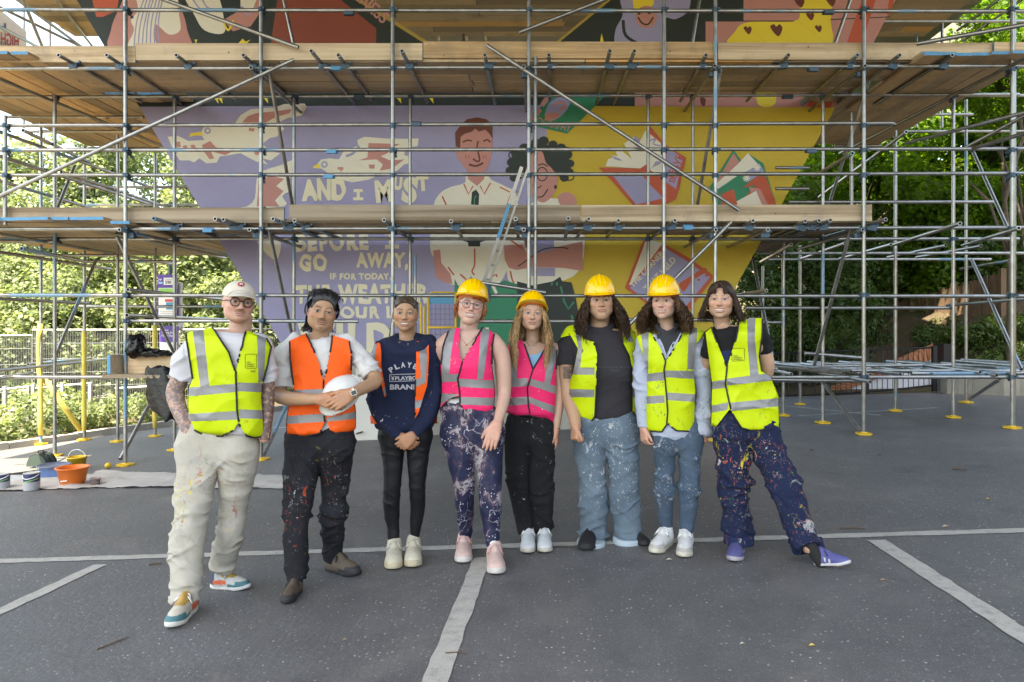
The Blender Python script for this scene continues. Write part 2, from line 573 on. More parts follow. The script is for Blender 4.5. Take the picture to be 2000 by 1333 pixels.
def boardbox(name, c, half, rz=0.0, tilt=0.0, parent=None, mat=None):
    o = bpy.data.objects.new(name, BOARD if mat is None else BOARDB)
    COL.objects.link(o)
    o.parent = parent or scaf
    o.matrix_parent_inverse = parent_inv(o.parent)
    o.location = c
    o.rotation_euler = (tilt, random.uniform(-.002, .002), rz)
    o.scale = half
    return o
def _board_mesh(mat):
    v, f = box_vf(-1, 1, -1, 1, -1, 1)
    me = mesh_from(v, f); me.materials.append(M['wood']); me.materials.append(M['blue'])
    for p in me.polygons:
        if abs(p.normal.x) > 0.9: p.material_index = 1      # painted board ends
    return me
BOARD = _board_mesh(0)

Y1, Y2, Y3, Y4 = 8.77, 9.94, 10.95, 11.65
def zy(y, Y=Y1): return H + (PY - y) * Y / F
def xx(x, Y=Y1): return (x - PX) * Y / F
Z_TOP = 8.2
base_mesh = MB().poly_prism([(-.085, -.055, 0), (-.055, -.085, 0), (.055, -.085, 0), (.085, -.055, 0), (.085, .055, 0), (.055, .085, 0), (-.055, .085, 0), (-.085, .055, 0)], (0, 0, .022)).lathe([(0.045, 0.02), (0.04, 0.035), (0.0, 0.036)], n=10).mesh()
base_mesh.materials.append(M['yellow'])
def standard(X, Y, z0=None, z1=Z_TOP, base=True):
    g = gz(X, Y)
    lo = g + 0.02 if z0 is None else z0
    t = tube('standard', (X, Y, lo), (X, Y, z1))
    if z0 is None and base:
        o = bpy.data.objects.new('base_plate', base_mesh); COL.objects.link(o); o.parent = scaf; o.matrix_parent_inverse = parent_inv(scaf)
        o.location = (X, Y, g + 0.004); o.rotation_euler = (0, 0, random.uniform(-.4, .4)); s = random.uniform(.95, 1.1); o.scale = (s, s, 1)
    return t
front = {}
for x in (245, 510, 767, 1297, 1397, 1687, 1977):
    front[x] = standard(xx(x), Y1, z1=Z_TOP if x != 1297 else Z_TOP)
front[1033] = standard(xx(1033), Y1, z0=zy(566), z1=Z_TOP)
tube('standard', (xx(1045.5), Y1 + 0.06, zy(566)), (xx(1045.5), Y1 + 0.06, zy(108)))
front[10] = standard(xx(10), Y1, z0=zy(440), z1=zy(226))
standard(xx(1985.5), Y1 + 0.05, z1=Z_TOP, base=False)
rear_px = {341: None, 574: None, 801: None, 1266: None, 1353: None, 1607: None, 1862: None}
rear = {}
for x in rear_px:
    rear[x] = standard(xx(x, Y2), Y2, z1=zy(190, Y2) if x in (341, 574, 801, 1266, 1353) else (zy(186, Y2) if x != 1862 else zy(190, Y2)))
tube('standard', (xx(809, Y2), Y2 + .06, gz(-1.8, Y2)), (xx(809, Y2), Y2 + .06, zy(498, Y2)))
standard(xx(1669, Y2), Y2 + 0.1, z0=zy(440, Y2), z1=zy(216, Y2))
rear[107] = standard(xx(107, 9.88), 9.88, z1=zy(186, 9.88))
for x, Y, zt in ((1749, Y3, 255), (1530, Y3, 450), (230, 11.2, 265), (1887, 11.65, 195), (80, 11.25, 240), (165, 11.6, 285), (303, 11.7, 300), (1563, 12.4, 480), (1490, 12.6, 520)):
    standard(xx(x, Y), Y, z1=zy(zt, Y))
# far rear standards that rise to the top lift behind the pier
for x in (46, 97, 286, 700, 905, 1195, 1640, 1790, 1840):
    Y = 13.2
    tube('standard', (xx(x, Y), Y, zy(120, Y) if x > 250 and x < 1600 else zy(250, Y)), (xx(x, Y), Y, Z_TOP))

# ledgers and guard rails along the front and rear rows
fx0, fx1 = xx(-60), xx(2060)
def ledger(y, x0=-60, x1=2060, Y=Y1 + 0.05, dy=0.0, cl=True):
    a = Vector((xx(x0, Y), Y, zy(y, Y))); b = Vector((xx(x1, Y), Y, zy(y + dy, Y)))
    t = tube('ledger', a, b)
    if cl:
        src = front if Y < Y1 + 0.2 else rear
        for x, st in src.items():
            YY_ = Y - 0.05
            if x0 <= x <= x1 and not (x == 1033 and y > 560) and not (x == 10 and (y < 226 or y > 440)) :
                if N_CL[0] < 260:
                    clamp((xx(x, YY_), YY_, zy(y, YY_)), t)
    return t
ledger(19.5, dy=3); ledger(135, dy=-6); ledger(246, x1=1745, dy=-5); ledger(294, dy=-3); ledger(343, dy=-4); ledger(448, dy=-3)
ledger(577, x0=-60, x1=2060, dy=2); ledger(627, x0=240, x1=700, cl=True, dy=1); ledger(625, x0=1150, x1=1420)
ledger(628, x0=930, x1=1160, cl=False)
ledger(737, x0=-60, x1=240); ledger(737, x0=1490, x1=2060)
ledger(190, x0=-40, x1=1990, Y=Y2 + .05, dy=-5); ledger(467, x0=-40, x1=1990, Y=Y2 + .05)
ledger(602, x0=1455, x1=1862, Y=Y2 + .05, cl=False)
ledger(495, x0=1480, x1=2060, Y=Y3 + .05, cl=False); ledger(507, x0=1490, x1=1935, Y=12.3, cl=False)
ledger(395, x0=1540, x1=1940, Y=Y2 + .1, cl=False); ledger(229, x0=14, x1=280, Y=Y3, cl=False); ledger(257, x0=45, x1=285, Y=11.6, cl=False)
ledger(290, x0=130, x1=312, Y=12.6, cl=False); ledger(366, x0=155, x1=370, Y=12, cl=False); ledger(401, x0=170, x1=390, Y=12.2, cl=False)
ledger(472, x0=-40, x1=105, Y=Y2 + .02, cl=False); ledger(499, x0=70, x1=230, Y=Y3 + .1, cl=False); ledger(511, x0=160, x1=345, Y=11.6, cl=False)
ledger(599, x0=155, x1=480, Y=12.0, cl=False); ledger(187, x0=1700, x1=2040, Y=Y3, cl=False); ledger(224, x0=1660, x1=1900, Y=11.6, cl=False); ledger(257, x0=1600, x1=2000, Y=12.4, cl=False)
ledger(285, x0=1630, x1=1720, Y=12.6, cl=False); ledger(42, x0=1695, x1=2010, Y=11.2, cl=False); ledger(720, x0=1495, x1=1700, Y=Y2, cl=False)
ledger(745, x0=1500, x1=1670, Y=Y3, cl=False); ledger(630, x0=1490, x1=1525, Y=Y3, cl=False)
ledger(36, x0=780, x1=1010, Y=13.2, cl=False); ledger(42, x0=100, x1=165, Y=13.0, cl=False); ledger(16, x0=60, x1=140, Y=12.7, cl=False)
ledger(243, x0=1695, x1=1748, Y=Y1 + .3, cl=False)
for y in (328, 369):
    ledger(y, x0=1515, x1=1580, Y=Y2 + .15, cl=False)

# transoms pushed through at each deck: px of the front end, px of the tail
def transom(x, y, z, Ya, Yb, drift=0.0):
    a = Vector(((x - PX) / F * Ya, Ya, z)); b = Vector((a.x + drift, Yb, z + 0.0))
    t = tube('transom', a, b)
    if N_CL[0] < 285: clamp((a.x + drift * (Y1 + .05 - Ya) / (Yb - Ya), Y1 + 0.05, z - 0.05), t, rz=math.pi / 2, rx=math.pi)
    return t
z2, z1_ = zy(128) + 0.05, zy(445) + 0.05
for x in (114, 208, 344, 475, 608, 661, 785, 947, 1072, 1191, 1239, 1379, 1540, 1675, 1757, 1860):
    Ya = (z2 - H) * F / (PY - (108 if x not in (608, 785, 1191, 1239) else 100))
    transom(x, 0, z2, Ya, Y2 + 0.28 + random.uniform(0, .3), random.uniform(-.05, .05))
for x, z in ((490, zy(130) - .06), (1023, zy(128) - .06), (1396, zy(128) - .05), (1690, zy(128) - .05)):
    transom(x, 0, z, Y1 - .12, Y2 + 0.9)
for x in (300, 420, 436, 533, 546, 575, 750, 881, 1007, 1110, 1150, 1208, 1318, 1471, 1573, 1600, 1622, 1730):
    Ya = (z1_ - H) * F / (PY - random.uniform(427, 433))
    transom(x, 0, z1_, Ya, Y2 + 0.12 + random.uniform(0, .35), random.uniform(-.06, .06))
for x in (233, 487, 1023, 1398, 1685, 1500):
    transom(x, 0, zy(452), Y1 - .14, Y2 + random.uniform(.3, 2.2))
# tubes lying along the wings (running away from the camera): (px end a), (px end b), height
def along(z, a, b):
    return tube('wing_tube', Pz(*a, z), Pz(*b, z))
for z, a, b in ((4.62, (-60, 131), (320, 287)), (3.95, (-60, 236), (310, 372)), (3.64, (-60, 287), (300, 402)), (3.33, (-60, 336), (190, 411)), (4.0, (45, 255), (175, 318)), (3.62, (120, 336), (310, 400)),
                (2.62, (-60, 447), (345, 518)), (2.45, (-60, 484), (216, 526)), (2.35, (42, 486), (170, 512)), (2.7, (228, 456), (440, 505)), (1.873, (250, 566), (480, 590)), (1.553, (248, 616), (480, 626.5)), (1.8, (-40, 582), (172, 593)),
                (4.62, (2060, 85), (1640, 300)), (4.6, (2050, 40), (1790, 86)), (3.95, (2060, 205), (1770, 280)), (3.95, (2010, 222), (1880, 292)), (3.62, (2040, 250), (1900, 290)), (3.9, (1770, 258), (1600, 385)), (3.5, (1665, 300), (1590, 345)),
                (2.62, (1875, 437), (1740, 480)), (2.6, (1740, 478), (1640, 506)), (2.6, (1847, 480), (1734, 503)), (2.6, (1916, 481), (1790, 503)), (2.6, (1990, 446), (1880, 480)), (2.5, (1970, 510), (1875, 526)), (2.6, (1650, 476), (1565, 506)), (2.55, (1545, 478), (1486, 512)),
                (1.775, (2030, 582), (1850, 597)), (1.9, (1497, 568), (1440, 577)),
                (0.80, (1774, 716), (1666, 708)), (0.80, (1850, 714), (1732, 706)), (0.80, (1820, 732), (1700, 717)), (0.80, (1946, 732), (1785, 716)), (0.80, (1672, 715), (1578, 707)), (0.80, (1880, 717), (1765, 705)), (0.82, (2060, 724), (1900, 714)), (0.83, (2040, 712), (1878, 703)), (0.78, (1700, 733), (1613, 717)), (0.78, (1545, 731), (1500, 722)), (0.8, (1566, 715), (1515, 708)), (0.76, (1700, 746), (1600, 728)), (0.8, (1800, 722), (1640, 707)),
                (0.80, (-30, 727), (160, 708)), (0.81, (55, 712), (178, 700)), (0.80, (150, 709), (225, 700)), (0.78, (-30, 745), (60, 729))):
    along(z, a, b)

for i in range(16):
    X_, Ya_ = 3.7 + i * .30 + random.uniform(-.1, .1), random.uniform(8.6, 9.6)
    z_ = random.choice((.78, .80, .83)); tube('wing_tube', (X_, Ya_, z_), (X_ + random.uniform(-.5, .1), Ya_ + random.uniform(1.3, 2.6), z_ + random.uniform(-.01, .02)))
for y_, x0_, x1_, Y_ in ((716, 1560, 1860, 10.3), (724, 1600, 2040, 9.4), (710, 1500, 1760, 11.4), (742, 1500, 1690, 9.2), (730, 1780, 2040, 8.9)):
    tube('wing_tube', P(x0_, y_, Y_), P(x1_, y_ + random.uniform(-3, 3), Y_ + random.uniform(-.2, .2)))
# braces (both ends given as photo pixels at their distance)
def brace(a, Ya, b, Yb):
    return tube('brace', P(*a, Ya), P(*b, Yb))
yf = Y1 - 0.06
for a, Ya, b, Yb in (((-60, 411), yf, (574, 117), yf), ((310, -4), yf, (583, 93), yf), ((951, 89), yf, (1443, 411), yf), ((1014, 64), yf, (1230, -20), yf), ((1428, 434), yf, (1180, 684), yf),
                     ((521, 113), Y1 + .12, (572, 405), Y2), ((516, 405), Y1 + .1, (578, 690), Y2), ((228, 462), Y1 + .1, (345, 700), Y2), ((188, 508), Y3, (104, 705), Y2), ((300, 775), Y2 - .3, (235, 897), Y1 + .1), ((560, 792), Y2, (510, 902), Y1 + .1),
                     ((1663, 442), Y1 + .15, (1588, 722), Y2), ((1600, 738), Y2, (1684, 846), Y1 + .12), ((1470, 500), Y3, (1508, 695), Y2), ((1898, 508), Y3, (1995, 722), Y1 + .2), ((1953, 741), Y1 + .2, (1893, 780), 11.5),
                     ((1901, 298), Y3, (1968, 446), Y2), ((1700, 148), Y2, (1618, 404), Y3), ((1417, 82), Y1 + .1, (1362, 402), Y2), ((1368, -10), Y2, (1352, 86), Y2), ((1664, -10), Y2, (1630, 88), Y2), ((43, -5), Y2, (83, 92), Y3), ((552, -10), Y2, (573, 85), Y2),
                     ((146, 325), Y3, (107, 420), Y2), ((1690, 700), Y2, (1572, 690), Y2)):
    brace(a, Ya, b, Yb)
# top lift: rails of the far side in front of the sky
for a, Ya, b, Yb in (((-30, 0), 11.0, (165, 95), 13.2), ((20, -10), 10.8, (160, 92), 13.3), ((-30, 38), 10, (80, 95), 12.0), ((100, -12), 11.4, (180, 90), 13.6), ((2010, -10), 11, (1880, 80), 13), ((1950, 0), 11, (1870, 60), 13)):
    tube('wing_tube', P(*a, Ya), P(*b, Yb))
for x in (785, 845, 900, 937):
    tube('transom', P(x, -20, 10.9 if False else 12.0), P(x + 12, 78, 13.5))

# ---------------------------------------------------------------- boards
BW, BT = 0.1115, 0.019
def deck(xa, xb, ya, yb, z, along_x, jitter=0.03, wide=0.0, skip=()):
    if along_x:
        n = int(round((yb - ya) / (2 * BW + 0.004)))
        for i in range(n):
            y = ya + (i + .5) * (yb - ya) / n
            x = xa + random.uniform(-jitter, jitter)
            while x < xb - 0.3:
                L = min(random.choice((2.4, 3.0, 3.9)), xb - x + random.uniform(0, jitter))
                boardbox('deck_board', (x + L / 2, y, z + BT + random.uniform(0, .010)), (L / 2 - 0.004, BW * .965, BT))
                x += L + 0.004
    else:
        n = int(round((xb - xa) / (2 * BW + 0.004)))
        for i in range(n):
            if i in skip: continue
            x = xa + (i + .5) * (xb - xa) / n
            L = yb - ya + random.uniform(-jitter, jitter) * 2
            y0 = ya + random.uniform(-jitter, jitter)
            boardbox('deck_board', (x, y0 + L / 2, z + BT + random.uniform(0, .010)), (L / 2, BW * .965, BT), rz=math.pi / 2)
zb2, zb1 = z2 + TR + .002, z1_ + TR + .002
deck(xx(70), xx(1790), Y1 + 0.09, Y2 + 0.10, zb2, True)
deck(xx(215), xx(1690), Y1 + 0.09, Y2 + 0.10, zb1, True)
deck(-8.45, -6.35, Y1 - .16, 13.0, zb2, False, .05)
deck(-6.33, -5.2, Y2 + .14, 13.0, zb2, False, .05)
deck(-8.3, -5.45, Y1 - .12, 12.9, zb1, False, .05)
deck(-5.43, -4.2, Y2 + .14, 12.9, zb1, False, .05)
deck(4.72, 6.25, Y1 - .14, 12.9, zb2, False, .06)
deck(3.9, 4.7, Y2 + .14, 12.9, zb2, False, .05)
deck(3.1, 4.1, Y2 + .14, 12.4, zb1, False, .05)
boardbox('deck_board', (xx(1815, 8.6), 9.6, zb2 - 0.035), (1.1, BW, BT), rz=math.pi / 2)
boardbox('deck_board', (xx(235), 9.3, zb1 - 0.03), (0.65, BW, BT), rz=math.pi / 2 + .1)
zb3 = 6.95
deck(-8.9, 7.3, 11.75, 13.3, zb3, True)
deck(5.1, 6.5, 9.0, 11.7, zb3, False)
deck(-8.6, -7.4, 9.0, 11.7, zb3, False)
# toe boards
def toe(x0, x1, y0, y1, Y, dz=0.0):
    za, zc = zy(y1, Y), zy(y0, Y)
    boardbox('toe_board', ((xx(x0, Y) + xx(x1, Y)) / 2, Y, (za + zc) / 2 + dz), ((xx(x1, Y) - xx(x0, Y)) / 2 - .002, BT, (zc - za) / 2))
yt = Y1 + 0.075
toe(-90, 266, 91, 123, yt); toe(266, 826, 86, 119, yt + .003); toe(827, 1400, 83, 115, yt); toe(1401, 1960, 85, 118, yt + .002); toe(1940, 2080, 84, 112, yt - .05)
toe(-90, 556, 406, 436, yt); toe(566, 1134, 401, 432, yt + .002); toe(1135, 1702, 401, 433, yt)
bpy.data.objects['toe_board'].rotation_euler.y = 0.004
# a plain board box on the left under the bags
boardbox('deck_board', (xx(300, 8.7), 8.62, zy(733, 8.7)), (0.47, .2, BT))
boardbox('toe_board', (xx(330, 8.75), 8.80, zy(711, 8.75)), (0.63, BT, 0.12))
boardbox('toe_board', (xx(230, 8.7), 8.66, zy(711, 8.7)), (0.14, BT, 0.115), rz=math.pi / 2)
# sleeve couplers painted blue, and foam wraps
for x, y, Y in ((812, 240, Y1), (405, 448, Y1), (1345, 443, Y1), (1590, 133, Y1), (1586, 293, Y1), (647, 294, Y1), (641, 343, Y1), (655, 131, Y1), (1620, 21, Y1), (680, 23, Y1), (1540, 187, Y2), (700, 186, Y2)):
    MB().tube([(xx(x - 10, Y), Y + .05, zy(y, Y)), (xx(x + 10, Y), Y + .05, zy(y, Y))], 0.032, 10).box(xx(x - 9, Y), xx(x + 9, Y), Y - .01, Y + .02, zy(y + 6, Y), zy(y, Y)).build('sleeve_coupler', M['blue'] if x % 2 else M['clamp'], scaf)
M['foam'] = plain('yellow foam wrap', (0.74, 0.58, 0.13), 0.85, 0, 0.15, 9, 0.3, 40)
def foam(x, Y, y0, y1, bulge=0.0):
    X = xx(x, Y); pts = []
    for i in range(9):
        y = y0 + (y1 - y0) * i / 8
        pts.append((X - bulge * math.sin(min(i, 4) / 4 * math.pi) , Y - .01, zy(y, Y)))
    MB().tube(pts, [0.036 + 0.004 * math.sin(i * 2.1) for i in range(9)], 10).build('foam_wrap', M['foam'], scaf, True)
foam(80, 11.25, 633, 850, .035); foam(165, 11.6, 648, 842); foam(303, 11.7, 636, 836)
MB().tube([P(86, 740, 11.3), P(158, 842, 11.6)], 0.04, 10).build('foam_wrap', M['foam'], scaf, True)
# ================================================================ ladder, gate, bags, banner on the scaffold
M['alu'] = plain('brushed aluminium', (0.42, 0.42, 0.41), 0.4, 0.7, 0.2, 30)
lad = empty('ladder', P(958, 560, Y1 - .25), 'aluminium ladder with pale blue stile leaning up through the first lift', 'ladder')
for off, nm in ((0, 'stile'), (15, 'stile')):
    a, b = P(941 + off * .85, 562, 8.95), P(1019 + off * .75, 326 + off * .35, 8.55)
    d = (b - a); n = Vector((1, 0, 0)); n = (n - d.normalized() * n.dot(d.normalized())).normalized(); m_ = d.normalized().cross(n)
    MB().obox((a + b) / 2, d / 2, n * (0.022 if off == 0 else .013), m_ * 0.012).build(nm, M['alu'], lad)
    if off == 0:
        c0, c1 = a + d * .42, a + d * .70
        MB().obox((c0 + c1) / 2 - Vector((0, .014, 0)), (c1 - c0) / 2, n * 0.019, m_ * .0125).build('blue_sleeve', M['blue'], lad)
for i in range(8):
    t_ = (i + .5) / 8
    a = P(941, 560, 8.95).lerp(P(1019, 326, 8.55), t_); b = P(954, 560, 8.95).lerp(P(1030, 331, 8.55), t_)
    MB().tube([a + Vector((0, .03, 0)), b + Vector((0, .03, 0))], 0.012, 8).build('rung', M['alu'], lad)
bar = tube('brace', P(940, 552, 8.72), P(1066, 572, 8.72)); bar.name = 'brace'
MB().tube([P(952, 556, 8.7), P(955, 590, 8.72)], [.03, .022], 8).build('coupler_cluster', M['clamp'], scaf)

gate = empty('loading_gate', P(862, 700, 10.2), 'yellow tubular mesh gate with a blue top panel beside the pier', 'gate')
Yg = 9.6
mbf = MB()
for a, b in (((836, 590), (836, 720)), ((890, 574), (890, 720)), ((836, 640), (890, 640)), ((836, 700), (890, 700))):
    mbf.tube([P(*a, Yg), P(*b, Yg)], .016, 8)
mbf.tube([P(836, 600, Yg), P(836, 582, Yg), P(838, 576, Yg), P(843, 572, Yg), P(850, 571, Yg), P(892, 572, Yg)], .012, 8)
mbf.build('frame', M['yellow'], gate, True)
MB().poly_prism([P(x, y, Yg + .01) for x, y in ((838, 594), (838, 580), (843, 574), (890, 574), (890, 594))], (0, .012, 0)).build('top_panel', plain('blue gate panel', (0.05, 0.22, 0.34), .5), gate)
mbw = MB()
for x in range(842, 892, 9): mbw.tube([P(x, 594, Yg), P(x, 700, Yg)], .0035, 4)
for y in range(604, 700, 10): mbw.tube([P(837, y, Yg), P(890, y, Yg)], .0035, 4)
tag(mbw.build('wire_mesh', plain('rusty wire', (.16, .09, .06), .7), gate), kind='stuff')
MB().tube([P(828, 598, Yg), P(828, 720, Yg)], .014, 8).tube([P(822, 592, Yg), P(822, 720, Yg)], .014, 8).build('hinge_post', M['yellow'], gate)

# black bin bags: lumpy crumpled shapes from displaced spheres
def m_bag():
    t = NT('black polythene'); v = t.coord('Object')
    n = t.noise(v, 9, 6, 0.65, 1.5)
    t.set((0.004, 0.004, 0.005), 0.14, 0, 0.35)
    t.bump(n, 0.6, 0.02)
    return t.m
M['bag'] = m_bag()
def blob(name, c, rad, seed, amp, mat, sub=4, parent=None):
    bm = bmesh.new(); bmesh.ops.create_icosphere(bm, subdivisions=sub, radius=1.0)
    from mathutils import noise
    for v in bm.verts:
        p = v.co.copy()
        d = noise.fractal(p * 1.6 + Vector((seed, 0, 0)), 1.0, 2.2, 4) * amp + abs(noise.noise(p * 3.5 + Vector((0, seed, 0)))) * amp * .6
        v.co = Vector((p.x * rad[0], p.y * rad[1], p.z * rad[2])) * (1 + d) + Vector(c)
    me = bpy.data.meshes.new(name); bm.to_mesh(me); bm.free()
    for p in me.polygons: p.use_smooth = True
    return link(name, me, mat, parent)
bag1 = empty('rubbish_bag', P(280, 705, 8.7), 'black polythene bag slumped on top of the boards', 'rubbish bag')
MBX = []
blob('bag_body', P(266, 676, 8.72), (.115, .12, .13), 3, .45, M['bag'], parent=bag1)
blob('bag_fold', P(303, 690, 8.72), (.17, .1, .05), 9, .5, M['bag'], parent=bag1)
bag2 = empty('rubbish_bag', P(318, 722, 8.5), 'black polythene bag hanging half empty from the boards', 'rubbish bag')
def hanging():
    V, Fc = [], []
    n, rows = 28, 26
    for j in range(rows):
        s = j / (rows - 1)
        y = 717 + 103 * s
        cx = 307 + 26 * s
        hw = 24 + 8 * math.sin(s * 2.6) if s < .85 else 28 * (1 - (s - .85) / .15 * .75)
        if s < .1: hw = 20 + 60 * s
        for k in range(n):
            a = 2 * math.pi * k / n
            fold = 1 + .16 * math.sin(a * 5 + s * 3) * (1 - .6 * s) + .08 * math.sin(a * 9 - s * 9)
            p = P(cx + hw * math.cos(a) * fold, y + 3 * math.sin(3 * a), 8.47)
            V.append(p + Vector((0, .09 * math.sin(a) * fold * (0.5 + s * .7), 0)))
    for j in range(rows - 1):
        for k in range(n):
            a, b = j * n + k, j * n + (k + 1) % n
            Fc.append((a, b, b + n, a + n))
    Fc.append(tuple(range((rows - 1) * n, rows * n)))
    return mesh_from(V, Fc, True)
link('bag_body', hanging(), M['bag'], bag2)

# banner seen from behind, top left
ban = empty('banner', P(20, 88, 12.5), 'white company banner seen from behind, lettering reversed', 'banner')
M['banner'] = plain('white banner cloth', (0.78, 0.78, 0.76), .8)
ba, bb, bc, bd = P(-60, -30, 11.0), P(50, 62, 12.6), P(50, 92, 12.6), P(-60, 92, 11.0)
MB().poly_prism([ba, bb, bc, bd], (0.012, .01, 0)).build('cloth', M['banner'], ban)
def on_banner(px, py):      # flat on the cloth plane
    n = (bb - ba).cross(bd - ba).normalized()
    o = Vector((0, 0, H)); r = (P(px, py, 10) - o).normalized()
    t_ = (ba - o).dot(n) / r.dot(n)
    return o + r * (t_ - .05)
for txt, box, col in (('HIGH', (2, 62, 37, 88), (.45, .05, .06)), ('H', (-6, 44, 12, 60), (.08, .13, .25)), ('SCAFFOLDING', (-28, 80, 34, 90), (.25, .26, .3))):
    v, f = text_box(txt, *box, rot=0)
    cx = (box[0] + box[2]) / 2
    MB().add([on_banner(2 * cx - x, y + (2 * cx - x) * .18) for x, y in v], f).build('lettering', plain('banner print ' + txt, col, .7), ban)
# ================================================================ mural: flat painted shapes on the pier face, each a paint film of its own
def m_paint(name, col, rough=0.55):
    key = 'mural ' + name
    if key in MATS: return MATS[key]
    t = NT(key); v = t.coord('World')
    n = t.noise(v, 1.4, 5, .6); n2 = t.noise(v, 38, 4, .6)
    c = t.mix(n, tuple(x * .90 for x in col), tuple(min(1, x * 1.08) for x in col))
    # diagonal shuttering board marks in the concrete below
    w = t.n('TexWave', wave_type='BANDS', bands_direction='X', wave_profile='SAW')
    t.l(t.coord('World', (1, 1, 1), (0, R(52), 0)), w.inputs['Vector']); w.inputs['Scale'].default_value = 1.15; w.inputs['Distortion'].default_value = .25
    ln = t.ramp(w.outputs['Fac'], [(0.0, 0.0), (0.03, 1.0), (0.97, 1.0), (1.0, 0.0)])
    c = t.mix(t.math('MULTIPLY', t.math('SUBTRACT', 1.0, ln), .18), c, tuple(x * .6 for x in col))
    t.set(c, rough, 0, .35)
    t.bump(t.math('ADD', t.math('MULTIPLY', n2, .35), t.math('MULTIPLY', ln, .5)), .25, .006)
    MATS[key] = t.m
    return t.m
LIL = m_paint('lilac', srgb('#9390b2')); YEL = m_paint('yellow', (0.50, 0.36, 0.035)); CRM = m_paint('cream', srgb('#d5d0c0')); PNK = m_paint('dusty pink', srgb('#b57f77'))
DGR = m_paint('dark green black', (0.018, 0.026, 0.022)); GRN = m_paint('green', (0.020, 0.20, 0.105)); RED = m_paint('orange red', (0.46, 0.085, 0.04)); BRN = m_paint('brown', (0.13, 0.035, 0.022)); RST = m_paint('rust', (0.24, 0.055, 0.035)); BYE = m_paint('bright yellow', (0.72, 0.56, 0.05))
LETR = m_paint('letter cream', srgb('#d8d0b4'))
LAYER = [0.003]
def shape(pts, mat, name='painted_shape', parent=None, step=0.0012):
    LAYER[0] += .00008
    v = [mp(x, y, LAYER[0]) for x, y in pts]
    mb = MB(); mb.add(v, [tuple(range(len(v)))])
    o = mb.build(name, mat, parent or pier)
    # face towards the car park
    me = o.data
    if me.polygons[0].normal.y > 0: me.flip_normals()
    return o
def smooth_poly(pts, n=4):
    "closed Catmull-Rom outline"
    out = []; N = len(pts)
    for i in range(N):
        p0, p1, p2, p3 = (np.array(pts[(i + k - 1) % N], float) for k in range(4))
        for j in range(n):
            t_ = j / n
            out.append(tuple(.5 * ((2 * p1) + (-p0 + p2) * t_ + (2 * p0 - 5 * p1 + 4 * p2 - p3) * t_ ** 2 + (-p0 + 3 * p1 - 3 * p2 + p3) * t_ ** 3)))
    return out
def ell(cx, cy_, rx, ry, n=24, rot=0):
    c, s = math.cos(R(rot)), math.sin(R(rot))
    return [(cx + rx * math.cos(a) * c - ry * math.sin(a) * s, cy_ + rx * math.cos(a) * s + ry * math.sin(a) * c) for a in (2 * math.pi * k / n for k in range(n))]
def stroke(pts, w, mat, name='painted_line', parent=None, sm=True):
    if sm and len(pts) > 2:
        q = []
        for i in range(len(pts) - 1):
            p0, p1, p2, p3 = (np.array(pts[min(max(i + k - 1, 0), len(pts) - 1)], float) for k in range(4))
            for j in range(4):
                t_ = j / 4
                q.append(.5 * ((2 * p1) + (-p0 + p2) * t_ + (2 * p0 - 5 * p1 + 4 * p2 - p3) * t_ ** 2 + (-p0 + 3 * p1 - 3 * p2 + p3) * t_ ** 3))
        q.append(np.array(pts[-1], float)); pts = q
    pts = [np.array(p, float) for p in pts]
    L, Rr = [], []
    for i, p in enumerate(pts):
        d = pts[min(i + 1, len(pts) - 1)] - pts[max(i - 1, 0)]; d = d / (np.linalg.norm(d) + 1e-9); n = np.array((-d[1], d[0])) * w / 2
        L.append(p + n); Rr.append(p - n)
    LAYER[0] += .00008
    v = [mp(*p, LAYER[0]) for p in L] + [mp(*p, LAYER[0]) for p in Rr]
    k = len(pts)
    mb = MB(); mb.add(v, [(i, i + 1, i + 1 + k, i + k) for i in range(k - 1)])
    return mb.build(name, mat, parent or pier)
def letters(txt, x0, y0, x1, y1, mat, rot=0, offset=.03, wob=0.0, parent=None, name='lettering', space=1.0):
    LAYER[0] += .00008
    v, f = text_box(txt, x0, y0, x1, y1, rot, offset, space)
    v = [(x + wob * math.sin(y * .31 + x * .11), y + wob * math.sin(x * .23)) for x, y in v]
    mb = MB(); mb.add([mp(x, y, LAYER[0]) for x, y in v], f)
    return mb.build(name, mat, parent or pier)
def ledge(y): return 150 + (545 - 150) * y / 665          # left edge of the pier at row y
def redge(y): return 1745 - (1745 - 1440) * y / 555
# grounds of the lower field
shape([(ledge(206), 209), (700, 207), (1068, 206), (1068, 700), (566, 700)], LIL, 'lilac_field')
shape([(1068, 207), (redge(207), 211), (1440, 555), (1371, 698), (1068, 700)], YEL, 'yellow_field')
shape([(ledge(150), 150), (1240, 150), (1240, 208), (1068, 206), (700, 207), (ledge(206), 209)], DGR, 'dark_band')
shape([(1240, 150), (redge(150), 150), (redge(211), 211), (1240, 208)], PNK, 'pink_band')
shape(smooth_poly([(1478, 180), (1512, 180), (1514, 203), (1496, 210), (1480, 203)]), BYE); shape(smooth_poly([(1368, 190), (1378, 194), (1376, 208), (1369, 204)]), BRN)
shape([(1585, 192), (1628, 192), (1622, 211), (1575, 209)], RED)
for x in (418, 426, 515, 775, 838): shape([(x, 192), (x + 8, 192), (x + 9, 203)], BYE)
